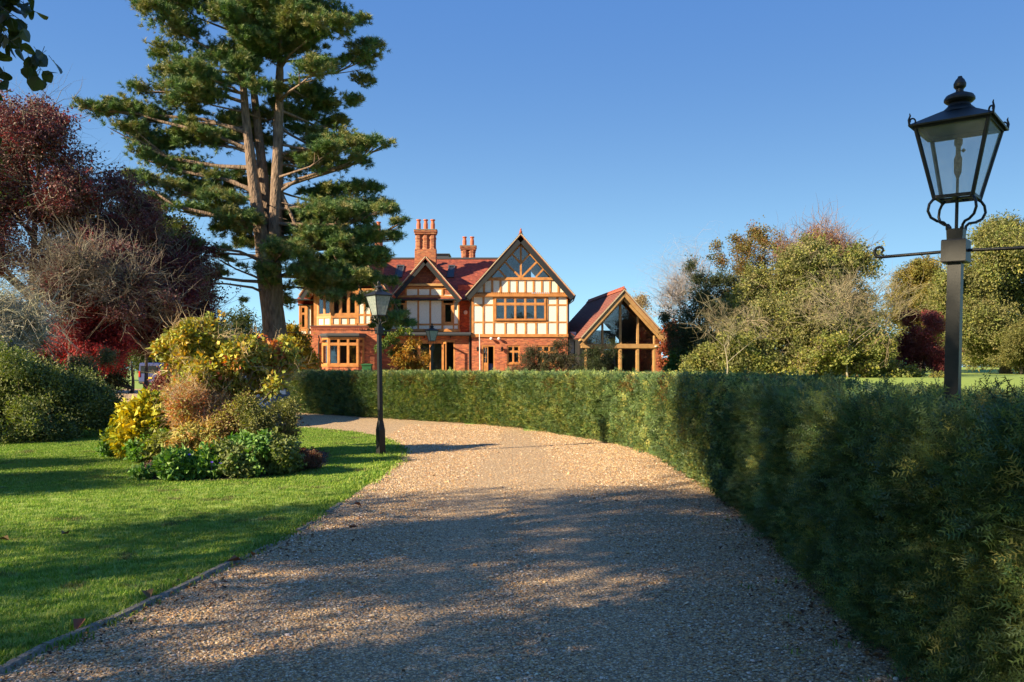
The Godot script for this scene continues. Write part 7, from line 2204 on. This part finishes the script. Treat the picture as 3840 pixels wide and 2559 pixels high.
# ---------------------------------------------------------------- vehicles
func wheel(o: Node3D, at: Vector3, r: float, w: float) -> void:   # axle along z of the car
	var h := holder("wheel", o, at)
	var s := Shape.new()
	s.xf = Transform3D(Basis(Vector3.RIGHT, PI / 2), at)
	s.lathe(PackedVector2Array([Vector2(r * 0.62, -w / 2), Vector2(r * 0.94, -w / 2), Vector2(r, -w * 0.3), Vector2(r, w * 0.3), Vector2(r * 0.94, w / 2), Vector2(r * 0.62, w / 2)]), Vector3.ZERO, 22)
	emit(s, "tyre", M.tyre, h)
	s = Shape.new()
	s.xf = Transform3D(Basis(Vector3.RIGHT, PI / 2), at)
	for sg in [-1.0, 1.0]:
		for k in 5:
			var a := TAU * k / 5.0
			s.box(Vector3(-0.03, sg * w * 0.4, 0) , Vector3(0.03, sg * w * 0.46, r * 0.62)) if k == 0 else s.tube(PackedVector3Array([Vector3(0, sg * w * 0.43, 0), Vector3(cos(a) * r * 0.62, sg * w * 0.43, sin(a) * r * 0.62)]), PackedFloat32Array([0.035, 0.028]), 5)
	s.lathe(PackedVector2Array([Vector2(r * 0.56, -w * 0.46), Vector2(r * 0.64, -w * 0.48), Vector2(r * 0.64, w * 0.48), Vector2(r * 0.56, w * 0.46)]), Vector3.ZERO, 22)
	emit(s, "rim", M.alloy, h)


# a body skinned over stations along x: [x, floor, waist, roof, half width low, half width at the waist, half width at the roof]
func body_skin(st: Array, lo: int, hi: int, at: Vector3, s: Shape) -> void:
	var rings := []
	for q in st:
		var ring := []
		for p in [[-q[4] * 0.92, q[1]], [-q[4], q[1] + 0.12], [-q[5], q[2] - 0.10], [-q[5] * 0.985, q[2]], [-q[6], q[3] - 0.05], [-q[6] * 0.86, q[3]], [q[6] * 0.86, q[3]], [q[6], q[3] - 0.05], [q[5] * 0.985, q[2]], [q[5], q[2] - 0.10], [q[4], q[1] + 0.12], [q[4] * 0.92, q[1]]]:
			ring.append(at + Vector3(q[0], p[1], p[0]))
		rings.append(ring)
	for k in rings.size() - 1:
		for j in 11:
			if j < lo or j > hi: continue
			s.quad(rings[k][j], rings[k + 1][j], rings[k + 1][j + 1], rings[k][j + 1])
	if lo == 0:
		for e in [0, rings.size() - 1]:
			for j in range(1, 10):
				if e == 0: s.tri(rings[e][0], rings[e][j], rings[e][j + 1])
				else: s.tri(rings[e][0], rings[e][j + 1], rings[e][j])


func vehicles() -> void:
	# blue car on the drive behind the island bed, its nose towards the eye
	var at := Vector3(-7.5, 0.0, -23.3)
	var o := thing("blue_car", "metallic blue car facing the viewer on the drive, mostly hidden behind the tall autumn shrub", "car", at, "")
	var s := Shape.new()
	body_skin([[-2.1, 0.42, 0.70, 0.84, 0.66, 0.70, 0.60], [-2.02, 0.24, 0.74, 0.96, 0.80, 0.80, 0.68], [-1.5, 0.2, 0.82, 1.20, 0.84, 0.86, 0.62], [-0.9, 0.2, 0.84, 1.33, 0.85, 0.87, 0.58], [-0.1, 0.2, 0.84, 1.36, 0.85, 0.87, 0.58], [0.4, 0.2, 0.83, 1.24, 0.85, 0.87, 0.60], [1.05, 0.2, 0.80, 0.86, 0.85, 0.86, 0.70], [1.6, 0.2, 0.72, 0.78, 0.84, 0.83, 0.66], [2.02, 0.24, 0.60, 0.66, 0.76, 0.74, 0.58], [2.15, 0.34, 0.50, 0.56, 0.62, 0.62, 0.50]], 0, 10, at, s)
	emit(s, "body", M.car_blue, o)
	s = Shape.new()
	for sg in [-1.0, 1.0]:
		var q := PackedVector3Array()
		for p in [[-1.35, 0.87, 0.845], [0.85, 0.87, 0.845], [0.36, 1.21, 0.64], [-0.85, 1.28, 0.62]]:
			q.append(at + Vector3(p[0], p[1], (p[2] + 0.012) * sg))
		if sg > 0: s.quad(q[0], q[1], q[2], q[3])
		else: s.quad(q[1], q[0], q[3], q[2])
	emit(s, "side_window", M.dark_glass, o)
	s = Shape.new()
	s.quad(at + Vector3(1.07, 0.875, 0.62), at + Vector3(1.07, 0.875, -0.62), at + Vector3(0.43, 1.25, -0.50), at + Vector3(0.43, 1.25, 0.50))
	emit(s, "windscreen", M.dark_glass, o)
	for sg in [-1.0, 1.0]:
		s = Shape.new()
		s.lathe(PackedVector2Array([Vector2(0.0, -0.09), Vector2(0.10, -0.05), Vector2(0.12, 0.02), Vector2(0.0, 0.08)]), at + Vector3(1.95, 0.56, 0.54 * sg), 10)
		emit(s, "headlight", M.alloy, o)
		s = Shape.new()
		s.bevel_box(at + Vector3(0.55, 0.84, (0.90 if sg > 0 else -1.06)), at + Vector3(0.70, 0.97, (1.06 if sg > 0 else -0.90)), 0.03)
		emit(s, "mirror", M.car_blue, o)
		for x in [-1.32, 1.34]:
			wheel(o, at + Vector3(x, 0.31, 0.76 * sg), 0.31, 0.2)
	o.rotation.y = -PI / 2 + 0.12
	# dark blue van seen from behind
	at = Vector3(-27.6, 0.0, -64.5)
	o = thing("blue_van", "dark blue van seen from behind, parked beyond the red trees", "van", at)
	s = Shape.new()
	var st := [[-2.4, 0.45, 1.0, 1.90, 0.86, 0.90, 0.80], [-2.3, 0.30, 1.05, 1.95, 0.90, 0.94, 0.84], [0.8, 0.30, 1.05, 1.96, 0.90, 0.94, 0.84], [1.2, 0.30, 1.02, 1.80, 0.90, 0.93, 0.80], [1.8, 0.30, 0.98, 1.15, 0.88, 0.90, 0.80], [2.3, 0.32, 0.80, 0.95, 0.84, 0.84, 0.70], [2.42, 0.42, 0.7, 0.8, 0.75, 0.74, 0.6]]
	body_skin(st, 0, 10, Vector3.ZERO, s)
	var turn := Transform3D(Basis(Vector3.UP, PI / 2 - 0.10), at)
	turn_shape(s, turn)
	emit(s, "body", M.van_blue, o)
	for it in [["rear_window", "dark_glass", -0.06, 1.16, 0.70, 1.72], ["rear_window", "dark_glass", -0.70, 1.16, -0.14, 1.72], ["tail_light", "tail_red", -0.86, 0.85, -0.72, 1.30], ["tail_light", "tail_red", 0.72, 0.85, 0.86, 1.30], ["number_plate", "plate_yellow", -0.28, 0.72, 0.24, 0.84], ["bumper", "dark_board", -0.86, 0.36, 0.86, 0.52]]:
		s = Shape.new()
		s.bevel_box(Vector3(it[2], it[3], 0.0), Vector3(it[4], it[5], 0.05), 0.012)
		turn_shape(s, turn * Transform3D(Basis(Vector3.UP, -PI / 2), Vector3(-2.40, 0, 0)))
		emit(s, it[0], M[it[1]], o)
	s = Shape.new()
	s.box(Vector3(-0.03, 0.55, 0), Vector3(-0.015, 1.85, 0.016))
	turn_shape(s, turn * Transform3D(Basis(Vector3.UP, -PI / 2), Vector3(-2.40, 0, 0)))
	emit(s, "door_gap", M.tyre, o)
	for sg in [-1.0, 1.0]:
		for x in [-1.5, 1.5]:
			s = Shape.new()
			s.xf = turn * Transform3D(Basis(Vector3.RIGHT, PI / 2), Vector3(x, 0.32, 0.80 * sg))
			s.lathe(PackedVector2Array([Vector2(0.0, -0.1), Vector2(0.30, -0.1), Vector2(0.33, -0.06), Vector2(0.33, 0.06), Vector2(0.30, 0.1), Vector2(0.0, 0.1)]), Vector3.ZERO, 18)
			emit(s, "wheel", M.tyre, o)


# ---------------------------------------------------------------- small things
func small_things() -> void:
	# dark shed with a white-framed louvred window, beyond the van
	var at := Vector3(-26.6, 0, -70)
	var o := thing("garden_shed", "dark shed with white window panels, half hidden right of the blue van", "shed", at)
	var s := Shape.new()
	for k in 12:
		s.box(at + Vector3(-1.6, k * 0.19, -2.5), at + Vector3(3.4, k * 0.19 + 0.178, 0.0 + 0.008 * (k % 2)))
	emit(s, "boarding", M.dark_board, o)
	s = Shape.new()
	s.prism(PackedVector2Array([Vector2(at.x - 1.9, 2.25), Vector2(at.x + 3.7, 2.25), Vector2(at.x + 0.9, 3.6)]), at.z - 2.7, at.z + 0.25)
	emit(s, "roof", M.slate, o)
	for k in 2:
		s = Shape.new()
		s.bevel_box(at + Vector3(-1.15, 0.95 + k * 0.62, 0.0), at + Vector3(-0.05, 1.5 + k * 0.62, 0.06), 0.015)
		emit(s, "window", M.white_paint, o)
	# pole before the wing
	s = Shape.new()
	s.tube(PackedVector3Array([Vector3(-2.136, 1.1, -54), Vector3(-2.171, 3.878, -54)]), PackedFloat32Array([0.032, 0.028]), 10)
	s.lathe(PackedVector2Array([Vector2(0.03, 0), Vector2(0.045, 0.03), Vector2(0.0, 0.07)]), Vector3(-2.171, 3.878, -54), 10)
	var p := emit(s, "white_pole", M.white_paint)
	tag(p, "slim white pole standing in front of the brick wall beside the oak door", "pole")
	# blue barrel inside the open door
	s = Shape.new()
	s.lathe(PackedVector2Array([Vector2(0.0, 0.0), Vector2(0.27, 0.0), Vector2(0.29, 0.15), Vector2(0.28, 0.3), Vector2(0.295, 0.32), Vector2(0.28, 0.34), Vector2(0.29, 0.6), Vector2(0.26, 0.86), Vector2(0.0, 0.88)]), Vector3(-1.432, 0.98, -55.65), 18)
	tag(emit(s, "blue_barrel", M.blue_plastic), "blue plastic barrel standing in the open oak doorway", "barrel")
	# wheelie bin by the bay
	at = Vector3(-9.217, 0.78, -51.5)
	o = thing("wheelie_bin", "green wheelie bin behind the hedge, right of the bay window", "bin", at)
	s = Shape.new()
	s.lathe(PackedVector2Array([Vector2(0.31, 0.0), Vector2(0.42, 0.95)]), at, 4, PI / 4, true)
	emit(s, "body", M.green_plastic, o)
	s = Shape.new()
	s.prism(PackedVector2Array([Vector2(at.x - 0.34, at.y + 0.95), Vector2(at.x + 0.34, at.y + 0.95), Vector2(at.x + 0.32, at.y + 1.02), Vector2(at.x + 0.1, at.y + 1.06), Vector2(at.x - 0.1, at.y + 1.06), Vector2(at.x - 0.32, at.y + 1.02)]), at.z - 0.33, at.z + 0.35)
	emit(s, "lid", M.green_plastic, o)
	# open garden sack of teal cloth
	at = Vector3(12.762, height(12.7, -40), -40)
	s = Shape.new()
	var n := 28
	var top := []
	var low := []
	for k in n:
		var a := TAU * k / n
		var f := 1.0 + 0.10 * sin(a * 5.0) + 0.05 * sin(a * 11.0)
		low.append(at + Vector3(cos(a) * 0.36, 0.0, sin(a) * 0.36))
		top.append(at + Vector3(cos(a) * 0.46 * f, 1.191 - at.y + 0.10 * sin(a * 2.0 + 2.4) + 0.03 * sin(a * 7.0), sin(a) * 0.42 * f))
	for k in n:
		var k1 := (k + 1) % n
		var m0: Vector3 = low[k].lerp(top[k], 0.6) + (low[k] - at) * 0.35; var m1: Vector3 = low[k1].lerp(top[k1], 0.6) + (low[k1] - at) * 0.35
		s.quad(low[k1], low[k], m0, m1)
		s.quad(m1, m0, top[k], top[k1])
		s.tri(low[k], low[k1], at)
	tag(emit(s, "garden_sack", M.teal_cloth), "teal green cloth garden sack standing open behind the hedge", "sack")
	# low terrace wall with slate coping in front of the garden room
	o = thing("terrace_wall", "low stone terrace wall with dark slate coping before the garden room", "wall", Vector3(9.914, 0.6, -47))
	for k in 12:
		var a := lerpf(6.351, 13.477, k / 12.0); var b := lerpf(6.351, 13.477, (k + 1) / 12.0)
		s = Shape.new()
		s.bevel_box(Vector3(a + 0.004, 1.042, -47.25), Vector3(b - 0.004, 1.097, -46.9), 0.01)
		emit(s, "coping_stone", M.slate, o)
		s = Shape.new()
		s.bevel_box(Vector3(a + 0.006, 0.3, -47.2), Vector3(b - 0.006, 1.042 - 0.003, -46.96), 0.012)
		emit(s, "stone_block", M.stone, o)
